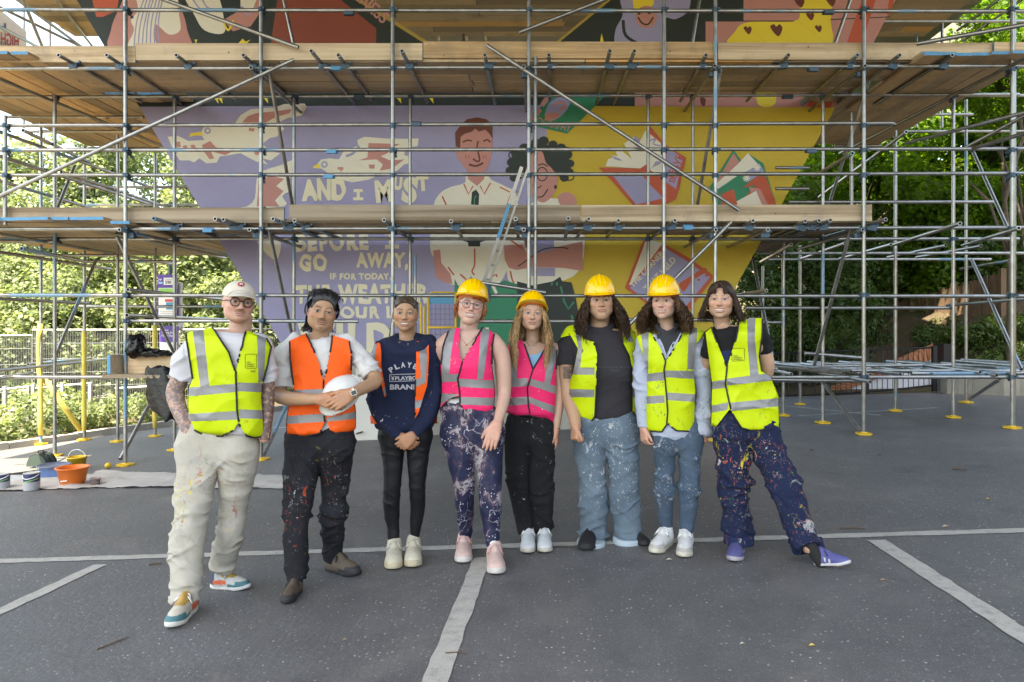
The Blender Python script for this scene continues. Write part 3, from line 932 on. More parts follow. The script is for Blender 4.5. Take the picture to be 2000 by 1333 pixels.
# upper arms
shape([(61, -150), (463, -150), (700, 0), (830, 82), (977, 175), (960, 190), (ledge(150), 150), (150, 0)], DGR, 'dark_field')
stroke([(463, -148), (700, 0), (830, 82), (850, 95)], 7, m_paint('mustard', (.34, .24, .05)), sm=False)
shape([(176, -20), (214, -20), (232, 2), (228, 22), (200, 34), (188, 33)], RED)
shape(smooth_poly([(253, -10), (320, -10), (352, 16), (366, 60), (364, 100), (222, 100), (217, 60), (232, 20)]), PNK, 'painted_portrait')
shape(smooth_poly([(270, -15), (340, -12), (350, 30), (352, 60), (330, 68), (305, 48), (300, 70), (305, 98), (250, 98), (262, 60), (256, 40), (270, 20)]), CRM)
for i in range(7): stroke([(283 + i * 6, -5), (268 + i * 7, 40 + 5 * (i % 3)), (262 + i * 8, 92)], 2.6, LIL)
shape(smooth_poly([(360, -15), (420, -15), (438, 40), (436, 66), (400, 60), (380, 30)]), CRM); shape([(436, 40), (470, 20), (508, -10), (512, 20), (490, 52), (455, 62)], PNK); shape([(470, -10), (505, -10), (492, 24), (470, 12)], CRM)
for p in ([(372, -8), (392, 20), (410, 30)], [(392, -8), (404, 14), (424, 22)], [(470, 12), (484, 30), (500, 14)]): stroke(p, 3, LIL)
stroke([(436, 42), (446, 60), (456, 40)], 4, BYE); shape([(380, 78), (386, 78), (383, 86)], BYE); shape([(464, 88), (474, 76), (480, 82), (490, 78), (478, 90), (472, 86)], BYE)
shape([(545, -20), (640, -20), (735, 56), (735, 95), (528, 95)], RST, 'rust_field')
letters('DENESS', 668, -6, 768, 18, PNK, rot=-42, offset=.02)
shape([(1373, -150), (1827, -150), (1745, 0), (redge(150), 150), (1010, 150), (977, 175), (1090, 82), (1190, 0)], DGR, 'dark_field')
stroke([(1068, 100), (1090, 82), (1190, 0), (1373, -148)], 5, m_paint('mustard', (.34, .24, .05)), sm=False)
shape([(1172, 82), (1175, 66), (1179, 82)], BYE)
shape(smooth_poly([(1220, -15), (1335, -15), (1345, 20), (1320, 38), (1300, 36), (1298, 60), (1284, 90), (1208, 92), (1202, 60), (1216, 30)]), LIL, 'painted_figure')
shape([(1232, -20), (1280, -20), (1276, 10), (1262, 22), (1240, 28)], BYE); shape(ell(1262, 34, 21, 22), PNK); stroke([(1246, 34), (1254, 46), (1266, 48), (1276, 34)], 3, DGR); shape(ell(1248, 27, 3, 3, 10), DGR); shape(ell(1268, 26, 3, 3, 10), DGR)
stroke([(1217, 40), (1222, 70), (1250, 88)], 6, DGR)
shape([(1452, -60), (1780, -60), (1700, 95), (1378, 95), (1378, 42), (1452, 42)], PNK, 'pink_field')
shape(smooth_poly([(1560, -25), (1622, -25), (1622, 40), (1610, 95), (1430, 95), (1436, 62), (1462, 44), (1550, 42), (1562, 20)]), BYE, 'painted_leopard')
for x, y, r_ in ((1460, 60, 8), (1516, 60, 12), (1582, 33, 8), (1598, 57, 7), (1561, 6, 10), (1622, 4, 10)):
    shape(smooth_poly([(x - r_, y - r_ * .5), (x - r_ * .4, y - r_), (x, y - r_ * .6), (x + r_ * .5, y - r_), (x + r_, y - r_ * .3), (x + r_ * .3, y + r_)]), BRN)
stroke([(1378, 42), (1550, 42)], 2, DGR, sm=False); stroke([(1622, 39), (1738, 34)], 2, DGR, sm=False)
shape([(1690, -20), (1716, -20), (1680, 95), (1650, 95)], RED); shape([(1738, -20), (1752, -20), (1738, 30), (1732, 30)], RED)
# birds
def bird(body, wingmarks, beak, eye, extra=()):
    b = shape(body, CRM, 'painted_bird')
    for w in wingmarks: shape(w, PNK)
    if beak: shape(beak, BYE)
    if eye:
        shape(ell(eye[0], eye[1], 6.5, 6.5), LIL); shape(ell(eye[0], eye[1], 3.2, 3.2, 14), CRM)
bird([(328, 268), (348, 266), (368, 276), (400, 274), (392, 262), (398, 250), (410, 246), (438, 248), (458, 244), (470, 226), (490, 214), (538, 210), (555, 204), (595, 203), (600, 210), (590, 226), (560, 232), (545, 240), (556, 252), (540, 268), (528, 270), (512, 282), (530, 296), (548, 300), (530, 314), (512, 310), (524, 322), (500, 316), (470, 300), (448, 304), (430, 306), (424, 318), (404, 320), (390, 310), (380, 318), (370, 314), (352, 314), (342, 300)],
     [[(473, 240), (484, 228), (500, 222), (545, 217), (570, 214), (566, 222), (538, 230), (520, 240)], [(395, 284), (411, 276), (422, 288), (452, 298), (440, 304), (412, 296), (419, 310), (410, 312), (398, 296)], [(344, 278), (352, 277), (354, 288), (346, 289)], [(357, 286), (364, 284), (370, 294), (362, 296)], [(372, 284), (380, 283), (385, 292), (376, 294)], [(487, 250), (498, 252), (496, 258), (486, 256)], [(495, 296), (524, 294), (520, 302), (500, 304)]],
     [(370, 268), (373, 261), (392, 258), (399, 266), (384, 265)], (406, 256))
bird([(612, 329), (628, 312), (645, 310), (662, 312), (672, 296), (700, 285), (698, 274), (712, 268), (750, 271), (790, 272), (818, 271), (816, 286), (792, 290), (790, 304), (800, 306), (806, 318), (790, 322), (776, 334), (742, 342), (720, 352), (688, 357), (660, 350), (640, 338), (628, 330)],
     [[(720, 280), (782, 282), (760, 292), (758, 300), (744, 306), (762, 314), (790, 312), (766, 330), (742, 334), (748, 322), (736, 312), (700, 314), (718, 308)], [(660, 326), (670, 333), (666, 336)], [(660, 327), (671, 327), (671, 332), (660, 332)], [(720, 322), (732, 322), (732, 330), (722, 330)]],
     [(610, 328), (622, 319), (626, 329)], (634, 322))
stroke([(676, 306), (690, 300), (702, 286)], 5, LIL)
shape(smooth_poly([(460, 406), (482, 404), (498, 388), (502, 350), (516, 334), (552, 322), (570, 314), (578, 326), (574, 340), (560, 360), (568, 372), (552, 384), (556, 404)], 3), CRM, 'painted_bird')
shape([(502, 404), (506, 352), (530, 344), (556, 350), (540, 364), (554, 374), (538, 392), (546, 404)], PNK)
shape(smooth_poly([(505, 470), (545, 470), (548, 490), (540, 508), (525, 500), (512, 486)]), CRM)
# painted verse
letters('AND', 590, 349, 676, 393, LETR, 2, .06, 1.2); shape([(691, 370), (709, 370), (709, 376), (703, 376), (703, 386), (710, 386), (710, 392), (690, 392), (690, 386), (697, 386), (697, 376), (691, 376)], LETR, 'lettering'); letters('M', 733, 352, 766, 396, LETR, 5, .06); letters('U', 769, 346, 786, 372, LETR, -5, .07); letters('S', 786, 346, 816, 398, LETR, -8, .06); letters('T', 814, 344, 838, 374, LETR, 4, .06)
letters('BEFORE', 578, 455, 720, 491, LETR, 1.5, .06, 1.0, space=1.25); shape([(752, 452), (778, 451), (778, 459), (770, 459), (770, 478), (780, 478), (780, 486), (752, 487), (752, 479), (760, 479), (760, 460), (752, 460)], LETR, 'lettering')
letters('GO', 585, 497, 639, 531, LETR, 1, .06, 1.0, space=1.2); letters('AWAY,', 696, 494, 798, 529, LETR, 0, .05, 1.0, space=1.15)
letters('IF FOR TODAY,', 645, 534, 764, 549, LETR, 0, .05, .5, space=1.15)
letters('THE', 578, 557, 645, 594, LETR, .5, .055, 1.0, space=1.2); letters('WEATHER', 660, 555, 838, 594, LETR, .5, .055, 1.0, space=1.15); letters('YOUR L', 640, 599, 772, 623, LETR, .5, .055, 1.0, space=1.2); letters('WILD', 580, 630, 764, 692, LETR, 0, .06, 1.4, space=1.2)
# green biography book
shape([(1036, 238), (1074, 186), (1186, 184), (1108, 262), (1040, 246)], GRN, 'painted_book')
shape(smooth_poly([(1064, 228), (1072, 204), (1092, 191), (1112, 196), (1108, 214), (1090, 232), (1074, 236)]), LIL); shape(smooth_poly([(1066, 224), (1086, 220), (1092, 228), (1074, 236), (1065, 232)]), PNK); stroke([(1080, 208), (1096, 200), (1104, 208), (1092, 216)], 5, PNK); stroke([(1058, 208), (1070, 190)], 9, PNK, sm=False); stroke([(1042, 232), (1056, 214)], 8, PNK, sm=False)
letters('BIOGRAPHY', 1036, 236, 1116, 250, PNK, rot=-14, offset=.015)
# man in shirt and tie
shape(smooth_poly([(840, 470), (846, 404), (860, 378), (880, 366), (908, 358), (912, 342), (950, 342), (960, 352), (990, 366), (1010, 385), (1015, 480), (1000, 500), (985, 540), (960, 560), (880, 556), (866, 520), (845, 500)], 3), CRM, 'painted_man')
shape(smooth_poly([(891, 300), (896, 262), (912, 254), (955, 254), (962, 280), (958, 312), (948, 334), (924, 337), (908, 328), (898, 314)], 4), PNK); shape([(912, 334), (946, 334), (946, 350), (932, 364), (914, 350)], PNK)
shape([(889, 260), (900, 245), (912, 234), (932, 230), (950, 234), (962, 244), (962, 272), (956, 262), (948, 254), (936, 258), (928, 252), (922, 258), (908, 262), (900, 268), (899, 292), (890, 286)], BRN)
stroke([(904, 279), (912, 275), (922, 276)], 3.4, BRN); stroke([(944, 277), (952, 274), (958, 279)], 3.4, BRN); stroke([(934, 276), (932, 290), (937, 312), (932, 316), (924, 311)], 3.4, BRN); stroke([(916, 322), (930, 325), (944, 319)], 4, BRN)
shape([(908, 292), (916, 292), (918, 298), (912, 297)], CRM); shape([(942, 292), (950, 291), (950, 297), (944, 297)], CRM); shape([(916, 293), (922, 293), (918, 298)], BRN); shape([(950, 292), (956, 292), (952, 297)], BRN)
for x in (909, 915, 943, 948): shape([(x, 304), (x + 2.2, 304), (x + 2, 311), (x + .5, 311)], RED)
shape([(920, 400), (922, 376), (930, 371), (936, 380), (935, 402)], DGR); stroke([(927, 402), (927, 388), (931, 383)], 2.2, GRN); shape([(902, 470), (950, 470), (938, 474), (938, 482), (915, 482), (914, 474)], DGR)
stroke([(906, 360), (915, 380), (924, 364)], 2.6, RED, sm=False); stroke([(938, 364), (946, 380), (958, 358)], 2.6, RED, sm=False); stroke([(864, 384), (872, 402)], 3, RED, sm=False); stroke([(976, 366), (996, 376)], 2.4, RED, sm=False); stroke([(998, 380), (990, 402)], 2.6, RED, sm=False)
stroke([(927, 486), (927, 518), (922, 530), (927, 538)], 3, RED); shape([(846, 490), (860, 488), (862, 514), (880, 535), (884, 556), (868, 552), (851, 542)], PNK, 'painted_arm')
stroke([(875, 522), (887, 538)], 3, RED, sm=False); stroke([(899, 536), (911, 547)], 3, RED, sm=False); stroke([(962, 540), (970, 537), (970, 542)], 2.4, RED)
# woman with curly hair and glasses
shape(smooth_poly([(1000, 480), (1010, 420), (1050, 392), (1080, 388), (1110, 396), (1138, 430), (1140, 500), (1120, 540), (1060, 556), (1000, 556), (990, 520)], 3), CRM, 'painted_woman')
shape(smooth_poly([(1028, 320), (1032, 290), (1060, 282), (1084, 300), (1090, 340), (1084, 376), (1064, 396), (1046, 390), (1032, 370)], 3), PNK)
shape(smooth_poly([(993, 336), (998, 310), (1010, 294), (1030, 286), (1044, 278), (1056, 274), (1066, 284), (1084, 282), (1100, 292), (1112, 312), (1114, 334), (1104, 348), (1092, 346), (1076, 328), (1066, 318), (1058, 296), (1040, 300), (1030, 322), (1024, 344), (1010, 352), (998, 346)], 3), DGR)
stroke(ell(1059, 341, 10, 13, 18) + [(1069, 341)], 2.2, DGR); stroke([(1051, 324), (1060, 321), (1070, 326)], 2.4, DGR); stroke([(1040, 362), (1050, 368), (1058, 363)], 2.2, DGR); stroke([(1048, 386), (1060, 384), (1070, 370)], 2.4, DGR); shape(ell(1085, 366, 3, 4, 12), DGR)
for cx_, cy2, r_ in ((1000, 318, 8), (996, 334, 7), (1008, 300, 8), (1024, 290, 8), (1046, 279, 7), (1062, 276, 8), (1080, 283, 7), (1096, 290, 8), (1108, 303, 8), (1113, 320, 7), (1112, 337, 7), (1102, 348, 7), (1004, 348, 7)):
    shape(ell(cx_, cy2, r_ * 1.25, r_ * 1.1, 14), DGR)
for cx_, cy2, r_ in ((1003, 304, 6), (1107, 297, 6), (1112, 345, 6)): stroke(ell(cx_, cy2, r_ + 3, r_ + 2, 16) + [(cx_ + r_ + 3, cy2)], 2.2, DGR)
shape(smooth_poly([(1090, 384), (1104, 376), (1118, 380), (1126, 392), (1122, 402), (1096, 402)]), PNK)
shape([(984, 480), (1020, 478), (1030, 496), (1138, 472), (1138, 530), (1100, 524), (1044, 522), (1010, 528), (994, 524), (986, 508)], PNK, 'painted_arm'); shape([(1036, 470), (1082, 470), (1082, 488), (1036, 500)], LIL); shape([(1036, 522), (1084, 524), (1084, 540), (1038, 540)], LIL)
stroke([(1012, 521), (1036, 504), (1060, 488), (1090, 484), (1110, 486)], 2.2, DGR); stroke([(998, 470), (1012, 480), (1020, 486)], 3, RED); stroke([(997, 530), (1000, 545), (1004, 554)], 3, RED)
# skirts below
shape([(888, 545), (896, 560), (908, 556), (920, 540), (928, 552), (940, 550), (965, 560), (985, 548), (1012, 556), (1012, 700), (890, 700)], GRN, 'painted_skirt')
shape([(1010, 550), (1040, 558), (1080, 550), (1094, 541), (1098, 550), (1116, 552), (1124, 580), (1134, 640), (1134, 700), (1012, 700)], DGR, 'painted_skirt')
stroke([(1095, 560), (1102, 590), (1110, 604), (1121, 590)], 3.5, GRN, sm=False); stroke([(1116, 616), (1120, 626)], 3.5, GRN, sm=False)
for x in (1076, 1086): shape([(x, 552), (x + 3.5, 552), (x + 3.5, 558), (x, 558)], GRN)
shape([(960, 560), (966, 558), (972, 572), (968, 576)], CRM); shape([(948, 640), (955, 640), (955, 700), (948, 700)], CRM)
# open book, right
bk = shape([(1169, 328), (1250, 330), (1262, 322), (1266, 244), (1300, 284), (1340, 309), (1326, 370), (1320, 390), (1300, 400), (1262, 402), (1236, 402), (1200, 360)], RED, 'painted_book')
shape([(1195, 342), (1252, 340), (1266, 358), (1295, 388), (1262, 396), (1242, 400)], LIL); shape([(1262, 328), (1296, 346), (1318, 370), (1312, 378), (1296, 366), (1264, 344)], RED)
shape([(1182, 326), (1188, 311), (1196, 310), (1194, 304), (1206, 306), (1202, 298), (1210, 292), (1234, 312), (1224, 292), (1218, 282), (1238, 268), (1250, 276), (1260, 256), (1268, 262), (1290, 280), (1296, 320), (1300, 350), (1270, 334), (1262, 322), (1250, 330)], CRM)
shape([(1193, 304), (1212, 312), (1214, 316), (1200, 312)], LIL); shape([(1238, 266), (1250, 274), (1246, 290), (1238, 282)], LIL); stroke([(1268, 276), (1280, 272), (1276, 282), (1290, 286)], 3, LIL); shape([(1272, 330), (1280, 316), (1294, 316), (1288, 322), (1278, 326)], LIL)
shape([(1302, 290), (1334, 308), (1320, 370), (1300, 356)], LIL); letters('SERVE', 1292, 320, 1342, 332, RED, 66, .02); letters('SEVILLE', 1294, 326, 1350, 338, RED, 66, .02)
# mountain book, far right
shape([(1386, 366), (1432, 293), (1448, 316), (1460, 300), (1490, 320), (1516, 402), (1394, 402)], GRN, 'painted_book')
shape([(1394, 364), (1432, 300), (1444, 318), (1440, 330), (1400, 362)], PNK); shape([(1396, 362), (1440, 322), (1460, 300), (1482, 324), (1440, 344), (1402, 370)], CRM); shape([(1456, 338), (1482, 320), (1492, 336), (1470, 350), (1460, 356)], LIL); shape([(1450, 368), (1476, 346), (1494, 344), (1516, 402), (1440, 402), (1476, 362)], RED); shape([(1462, 366), (1484, 370), (1500, 402), (1476, 402)], PNK); shape([(1438, 394), (1476, 374), (1488, 402), (1436, 402)], CRM); shape([(1408, 380), (1432, 370), (1440, 402), (1408, 402)], RED)
for cx_, cy2 in ((1478, 328), (1457, 349)):
    for a in range(0, 180, 45): stroke([(cx_ - 7 * math.cos(R(a)), cy2 - 7 * math.sin(R(a))), (cx_ + 7 * math.cos(R(a)), cy2 + 7 * math.sin(R(a)))], 2.4, CRM, sm=False)
# corner book behind the people
shape([(1220, 563), (1257, 468), (1298, 478), (1346, 505), (1392, 538), (1392, 545), (1342, 612), (1318, 640), (1260, 592)], RED, 'painted_book')
shape([(1229, 556), (1262, 468), (1294, 476), (1232, 558)], CRM); shape([(1230, 563), (1298, 484), (1340, 510), (1386, 542), (1338, 600), (1316, 624), (1262, 588)], LIL)
letters('THE CORNER', 1218, 520, 1308, 532, LETR, 47, .02); letters('THAT HELD', 1246, 530, 1330, 542, LETR, 47, .02)
shape(smooth_poly([(1326, 556), (1340, 545), (1356, 535), (1374, 524), (1380, 530), (1366, 540), (1350, 550), (1342, 562), (1334, 570)]), RED); shape(ell(1364, 547, 3, 2.6, 10), RED); shape(ell(1379, 539, 3, 2, 10), RED)
# bare concrete joints and a white board leaning at the foot of the pier
board = empty('white_board', mp(726, 870, .1), 'paint-marked white board leaning against the foot of the pier', 'board')
MB().poly_prism([mp(697, 694, .02), mp(757, 694, .02), mp(757, 862, .25), mp(697, 862, .25)], (0, -.012, 0)).build('panel', plain('white board', srgb('#c9c6bd'), .7, 0, .08, 3), board)
MB().obox(mp(712, 840, .29), (.05, 0, .015), (0, .004, 0), (.004, 0, .012)).build('paint_mark', DGR, board)
MB().tube([mp(717, 862, .27), mp(718, 890, .3)], .006, 6).build('cord', plain('white cord', (.6, .6, .58)), board)
# ================================================================ vegetation
def m_leaf(name, c0, c1, c2, trans=0.45, tcol=(1.5, 1.55, .5)):
    t = NT(name)
    at = t.n('Attribute'); at.attribute_name = 'leaf'
    sp = t.n('SeparateColor'); t.l(at.outputs['Color'], sp.inputs[0])
    c = t.ramp(sp.outputs[0], [(0.0, c0), (0.5, c1), (1.0, c2)])
    t.b.inputs['Roughness'].default_value = .5
    t.b.inputs['Specular IOR Level'].default_value = .35
    t.l(c, t.b.inputs['Base Color'])
    tr = t.n('BsdfTranslucent')
    c2_ = t.mix(1.0, c, tcol, 'MULTIPLY'); t.l(c2_, tr.inputs['Color'])
    mx = t.n('MixShader'); mx.inputs[0].default_value = trans
    t.l(t.b.outputs[0], mx.inputs[1]); t.l(tr.outputs[0], mx.inputs[2]); t.l(mx.outputs[0], t.out.inputs['Surface'])
    return t.m
M['leaf_l'] = m_leaf('left tree leaves', (.10, .135, .065), (.19, .23, .12), (.32, .35, .21), .45, (1.25, 1.35, .75))  # haze and overexposure put into these paler leaf colours
M['leaf_r'] = m_leaf('right tree leaves', (.045, .10, .012), (.10, .19, .02), (.17, .27, .03), .55)
M['leaf_d'] = m_leaf('dark ivy leaves', (.03, .06, .018), (.06, .105, .028), (.11, .17, .045), .35)
M['bark'] = plain('bark', (.09, .07, .05), .9, 0, .4, 12, .8, 30)
def leaf_mesh(seed, n, clumps, leaf, flat=0.0):
    "leaf quads in clumps filling a unit-ish crown; clumps = list of (centre, radius)"
    g = np.random.default_rng(seed)
    cs = np.array([c for c, r in clumps], float); rs = np.array([r for c, r in clumps], float)
    w = rs ** 2; k = g.choice(len(cs), n, p=w / w.sum())
    d = g.normal(size=(n, 3)); d /= np.linalg.norm(d, axis=1)[:, None]
    rad = rs[k] * (0.55 + .5 * g.random(n) ** .6)
    c = cs[k] + d * rad[:, None]
    nrm = d * .6 + g.normal(size=(n, 3)) * .55 + np.array([0, 0, .5]); nrm /= np.linalg.norm(nrm, axis=1)[:, None]
    a = np.cross(nrm, g.normal(size=(n, 3))); a /= np.linalg.norm(a, axis=1)[:, None]
    b = np.cross(nrm, a)
    s = leaf * (.55 + .8 * g.random(n))[:, None]
    a, b = a * s, b * s * .62
    # leaf: pointed kite with a fold
    fold = nrm * s * .12
    V = np.stack([c - a, c - a * .1 + b + fold, c + a, c - a * .1 - b + fold], 1).reshape(-1, 3)
    Q = np.arange(4 * n).reshape(n, 4)
    me = np_mesh(V, Q, False)
    at = me.attributes.new('leaf', 'FLOAT_COLOR', 'CORNER')
    clump_tone = g.random(len(cs)) * .5
    col = np.ones((n, 4, 4), np.float32); col[:, :, 0] = np.clip(clump_tone[k] + .5 * g.random(n), 0, 1)[:, None]
    at.data.foreach_set('color', col.ravel())
    return me
def crown_clumps(seed, n, rx, ry, rz, r0, r1, shell=.5):
    g = random.Random(seed); out = []
    for _ in range(n):
        while True:
            p = Vector((g.uniform(-1, 1), g.uniform(-1, 1), g.uniform(-1, 1)))
            if shell < p.length < 1: break
        out.append(((p.x * rx, p.y * ry, p.z * rz), g.uniform(r0, r1)))
    return out
def trunk_mesh(seed, h, r, limbs, spread):
    g = random.Random(seed); mb = MB()
    pts = [(g.uniform(-.1, .1) * i, g.uniform(-.1, .1) * i, h * i / 5) for i in range(6)]
    mb.tube(pts, [r * (1 - .14 * i) for i in range(6)], 9)
    for k in range(limbs):
        t_ = g.uniform(.45, 1.0); p = Vector(pts[min(5, int(t_ * 5))]); a = g.uniform(0, 6.28)
        e = p + Vector((math.cos(a) * spread, math.sin(a) * spread, g.uniform(.5, 1.2) * spread))
        m_ = p.lerp(e, .5) + Vector((0, 0, .15 * spread))
        mb.tube([p, m_, e], [r * .42, r * .25, r * .08], 6)
    return mb.mesh(True)
TREE = {}
for key, seed, n, cl, leaf, mat in (('a', 1, 17000, crown_clumps(1, 70, 3.0, 2.4, 3.2, .40, .85), .088, 'leaf_l'), ('b', 2, 17000, crown_clumps(2, 75, 3.2, 2.2, 2.7, .38, .8), .088, 'leaf_l'),
                                    ('c', 3, 17000, crown_clumps(3, 60, 2.9, 2.2, 2.6, .40, .85), .085, 'leaf_r'), ('d', 4, 17000, crown_clumps(4, 70, 3.3, 2.2, 2.4, .36, .8), .085, 'leaf_r'),
                                    ('e', 5, 9000, crown_clumps(5, 46, 2.0, 1.2, 1.6, .25, .5, .3), .062, 'leaf_d'), ('f', 6, 1800, crown_clumps(6, 24, .9, .6, .42, .16, .3, .2), .055, 'leaf_l'), ('g', 8, 1600, crown_clumps(9, 22, .9, .6, .30, .14, .26, .2), .05, 'leaf_d')):
    me = leaf_mesh(seed, n, cl, leaf); me.materials.append(M[mat]); TREE[key] = me
TRUNK = [trunk_mesh(s, 4.2, .17, 7, 1.7) for s in (1, 2, 3)]
for t_ in TRUNK: t_.materials.append(M['bark'])
def tree(name, key, X, Y, zc, s, label, cat='tree', group=None, trunk=None, rz=None, kind_parts=True):
    z0 = float(terrain_z(np.array(X), np.array(Y)))
    e = empty(name, (X, Y, z0), label, cat, group)
    o = bpy.data.objects.new('crown' if cat == 'tree' else 'foliage', TREE[key]); COL.objects.link(o); o.parent = e
    o.location = (0, 0, zc - z0); o.scale = s if hasattr(s, '__len__') else (s, s, s); o.rotation_euler = (0, 0, random.uniform(0, 6.28) if rz is None else rz)
    if trunk is not None:
        t_ = bpy.data.objects.new('trunk', TRUNK[trunk]); COL.objects.link(t_); t_.parent = e; t_.location = (0, 0, -.1)
        t_.scale = (*([.45 if Y < 17.5 else .8] * 2), max(.4, (zc - z0) / 4.2)); t_.rotation_euler = (0, 0, random.uniform(0, 6))
    return e
GL, GR = 'broadleaf trees behind the wire fence', 'trees beyond the wooden fence'
lab_l = 'tall pale green broadleaf tree behind the wire fence'
lab_r = 'bright green leafy tree beyond the wooden fence'
for i, (x, Y, yc, s, k) in enumerate(((-60, 20, 560, 1.0, 'a'), (60, 24, 470, 1.15, 'b'), (180, 21, 590, .95, 'b'), (260, 27, 430, 1.1, 'a'), (330, 22, 600, .95, 'a'), (420, 27, 520, 1.15, 'b'), (520, 24, 590, 1.1, 'a'), (-150, 25, 420, 1.2, 'b'), (20, 19, 690, .8, 'b'), (130, 18.6, 710, .7, 'a'), (470, 21, 690, .8, 'b'), (-230, 20, 640, 1.1, 'a'))):
    tree('broadleaf_tree', k, xx(x, Y), Y, zy(yc, Y), s, lab_l, 'tree', GL, i % 3, 0.7 * i)
for i, (x, Y, yc, s, k) in enumerate(((1560, 22, 330, 1.0, 'c'), (1680, 20, 380, 1.0, 'd'), (1800, 22, 330, 1.1, 'c'), (1930, 20, 300, 1.1, 'd'), (2060, 21, 380, 1.1, 'c'), (1880, 25, 150, 1.2, 'd'), (2040, 24, 120, 1.2, 'c'), (1760, 26, 180, 1.1, 'c'), (2000, 17, 120, .8, 'd'), (1840, 19, 470, .8, 'c'), (1980, 22, 500, .9, 'd'), (2010, 14.5, 90, .6, 'c'), (1972, 13.9, 140, .45, 'd'))):
    tree('broadleaf_tree', k, xx(x, Y), Y, zy(yc, Y), s, lab_r, 'tree', GR, i % 3, 0.9 * i)
for i, (x, Y, yc, s) in enumerate(((1500, 17, 600, .85), (1600, 16.4, 580, .85), (1672, 18, 650, .7), (1535, 18, 480, .9), (1650, 19, 500, .8), (1590, 15.6, 700, .5), (1500, 15.6, 700, .5), (1690, 20.5, 590, .6), (1955, 17.5, 540, .7))):
    tree('ivy_thicket', 'e', xx(x, Y), Y, zy(yc, Y), s, 'dense dark ivy thicket behind the black railing' if i < 8 else 'dark ivy overgrowing the end of the wooden fence', 'thicket', 'ivy thickets behind the railing' if i < 8 else None, None, .6 * i)
for i, (X, Y, s) in enumerate(((-9.6, 11.2, 1.0), (-9.0, 12.6, .9), (-10.8, 12.2, 1.1), (-8.2, 13.9, .8), (-11.8, 11.0, 1.1), (-7.2, 15.3, .7), (-10.2, 14.2, 1.0), (-12.6, 13, 1.2))):
    tree('low_shrub', 'f', X, Y, float(terrain_z(np.array(X), np.array(Y))) + .3 * s, s, 'low sunlit shrub growing between the kerb and the wire fence', 'shrub', 'low shrubs by the kerb', None, i * 1.1)
for i, (x, y, Y, s) in enumerate(((1840, 660, 16.0, .8), (1900, 655, 15.2, .8), (1960, 640, 15.0, .9), (1935, 700, 14.2, .55), (1990, 690, 14.2, .6), (1870, 640, 17, .9), (1820, 648, 17, .6))):
    tree('bank_plant', 'g', xx(x, Y), Y, zy(y, Y), s, 'patch of dark ground ivy on the earth bank', 'plant', 'ground ivy on the bank', None, i * .8)
# ================================================================ right side: wooden fence, railing, ramp wall, low concrete wall
M['fencewood'] = plain('weathered fence boards', (.155, .10, .065), .9, 0, .35, 3, .5, 30)
wf = empty('wooden_fence', P(1840, 670, 18), 'weathered brown close-board fence climbing the bank', 'fence')
fa, fb = P(1702, 700, 19.5), P(1960, 648, 15.8)
nb = 62
fbm = [mesh_from(*box_vf(-.062, .062, -.012, .012, 0, 1), name='board') for _ in range(1)][0]; fbm.materials.append(M['fencewood'])
fd = (fb - fa); fang = math.atan2(fd.y, fd.x)
for i in range(nb):
    p = fa.lerp(fb, (i + .5) / nb)
    o = bpy.data.objects.new('fence_board', fbm); COL.objects.link(o); o.parent = wf; o.matrix_parent_inverse = parent_inv(wf)
    o.location = p + Vector((random.uniform(-.01, .01), random.uniform(-.012, .012), -.15)); o.rotation_euler = (random.uniform(-.02, .02), random.uniform(-.02, .02), fang + random.uniform(-.06, .06))
    o.scale = (fd.length / nb / .13, 1, 1.5 + random.uniform(-.03, .03))
for t_ in (.02, .34, .66, .98):
    p = fa.lerp(fb, t_); MB().box(p.x - .06, p.x + .06, p.y - .12, p.y - .02, p.z - .3, p.z + 1.45).build('fence_post', M['fencewood'], wf)
rail = empty('black_railing', P(1680, 775, 13.5), 'low dark metal railing with upright bars at the back of the car park', 'railing')
M['railm'] = plain('dark railing paint', (.022, .023, .027), .45, .3)
def rpt(t_, top): 
    x = 1485 + 345 * t_
    return P(x, (692 - 13 * t_) if top else (776 - 22 * t_ * t_ - 2), 14.4 - .9 * t_)
for k in (True, False): MB().tube([rpt(i / 6, k) for i in range(7)], .02, 6).build('rail', M['railm'], rail)
for i in range(34):
    t_ = (i + .5) / 34; MB().tube([rpt(t_, True), rpt(t_, False)], .008, 5).build('bar', M['railm'], rail)
for t_ in (.02, .22, .6, .985):
    a, b = rpt(t_, True), rpt(t_, False); MB().box(a.x - .04, a.x + .04, a.y - .04, a.y + .04, b.z - .12, a.z + .03).build('post', M['railm'], rail)
M['white'] = plain('white masonry paint', (.62, .64, .70), .75, 0, .1, 3, .3, 20)
ramp = empty('ramp_wall', P(1740, 770, 14.6), 'white ramp wall with sloping orange brick top behind the railing', 'wall')
MB().poly_prism([P(1612, 775, 14.9), P(1838, 690, 14.6), P(1838, 765, 14.6), P(1700, 778, 14.8)], (0, .22, 0)).build('white_wall', M['white'], ramp)
brk = plain('orange brick', (.42, .17, .09), .85, 0, .25, 5)
for i in range(26):       # brick courses stepping up the slope
    t0, t1 = i / 26, (i + 1) / 26
    a0 = P(1594, 774, 14.85).lerp(P(1838, 672, 14.55), t0 + .003); a1 = P(1594, 774, 14.85).lerp(P(1838, 672, 14.55), t1 - .003)
    b0 = P(1620, 774, 14.85).lerp(P(1838, 696, 14.55), t0 + .003); b1 = P(1620, 774, 14.85).lerp(P(1838, 696, 14.55), t1 - .003)
    MB().poly_prism([a0, a1, b1, b0], (0, .3, 0)).build('brick', brk, ramp)
post_ = MB().box(P(1838, 0, 14.4).x, P(1846, 0, 14.4).x + .1, 14.3, 14.7, zy(768, 14.4), zy(672, 14.4)).build('end_post', M['railm'], ramp)
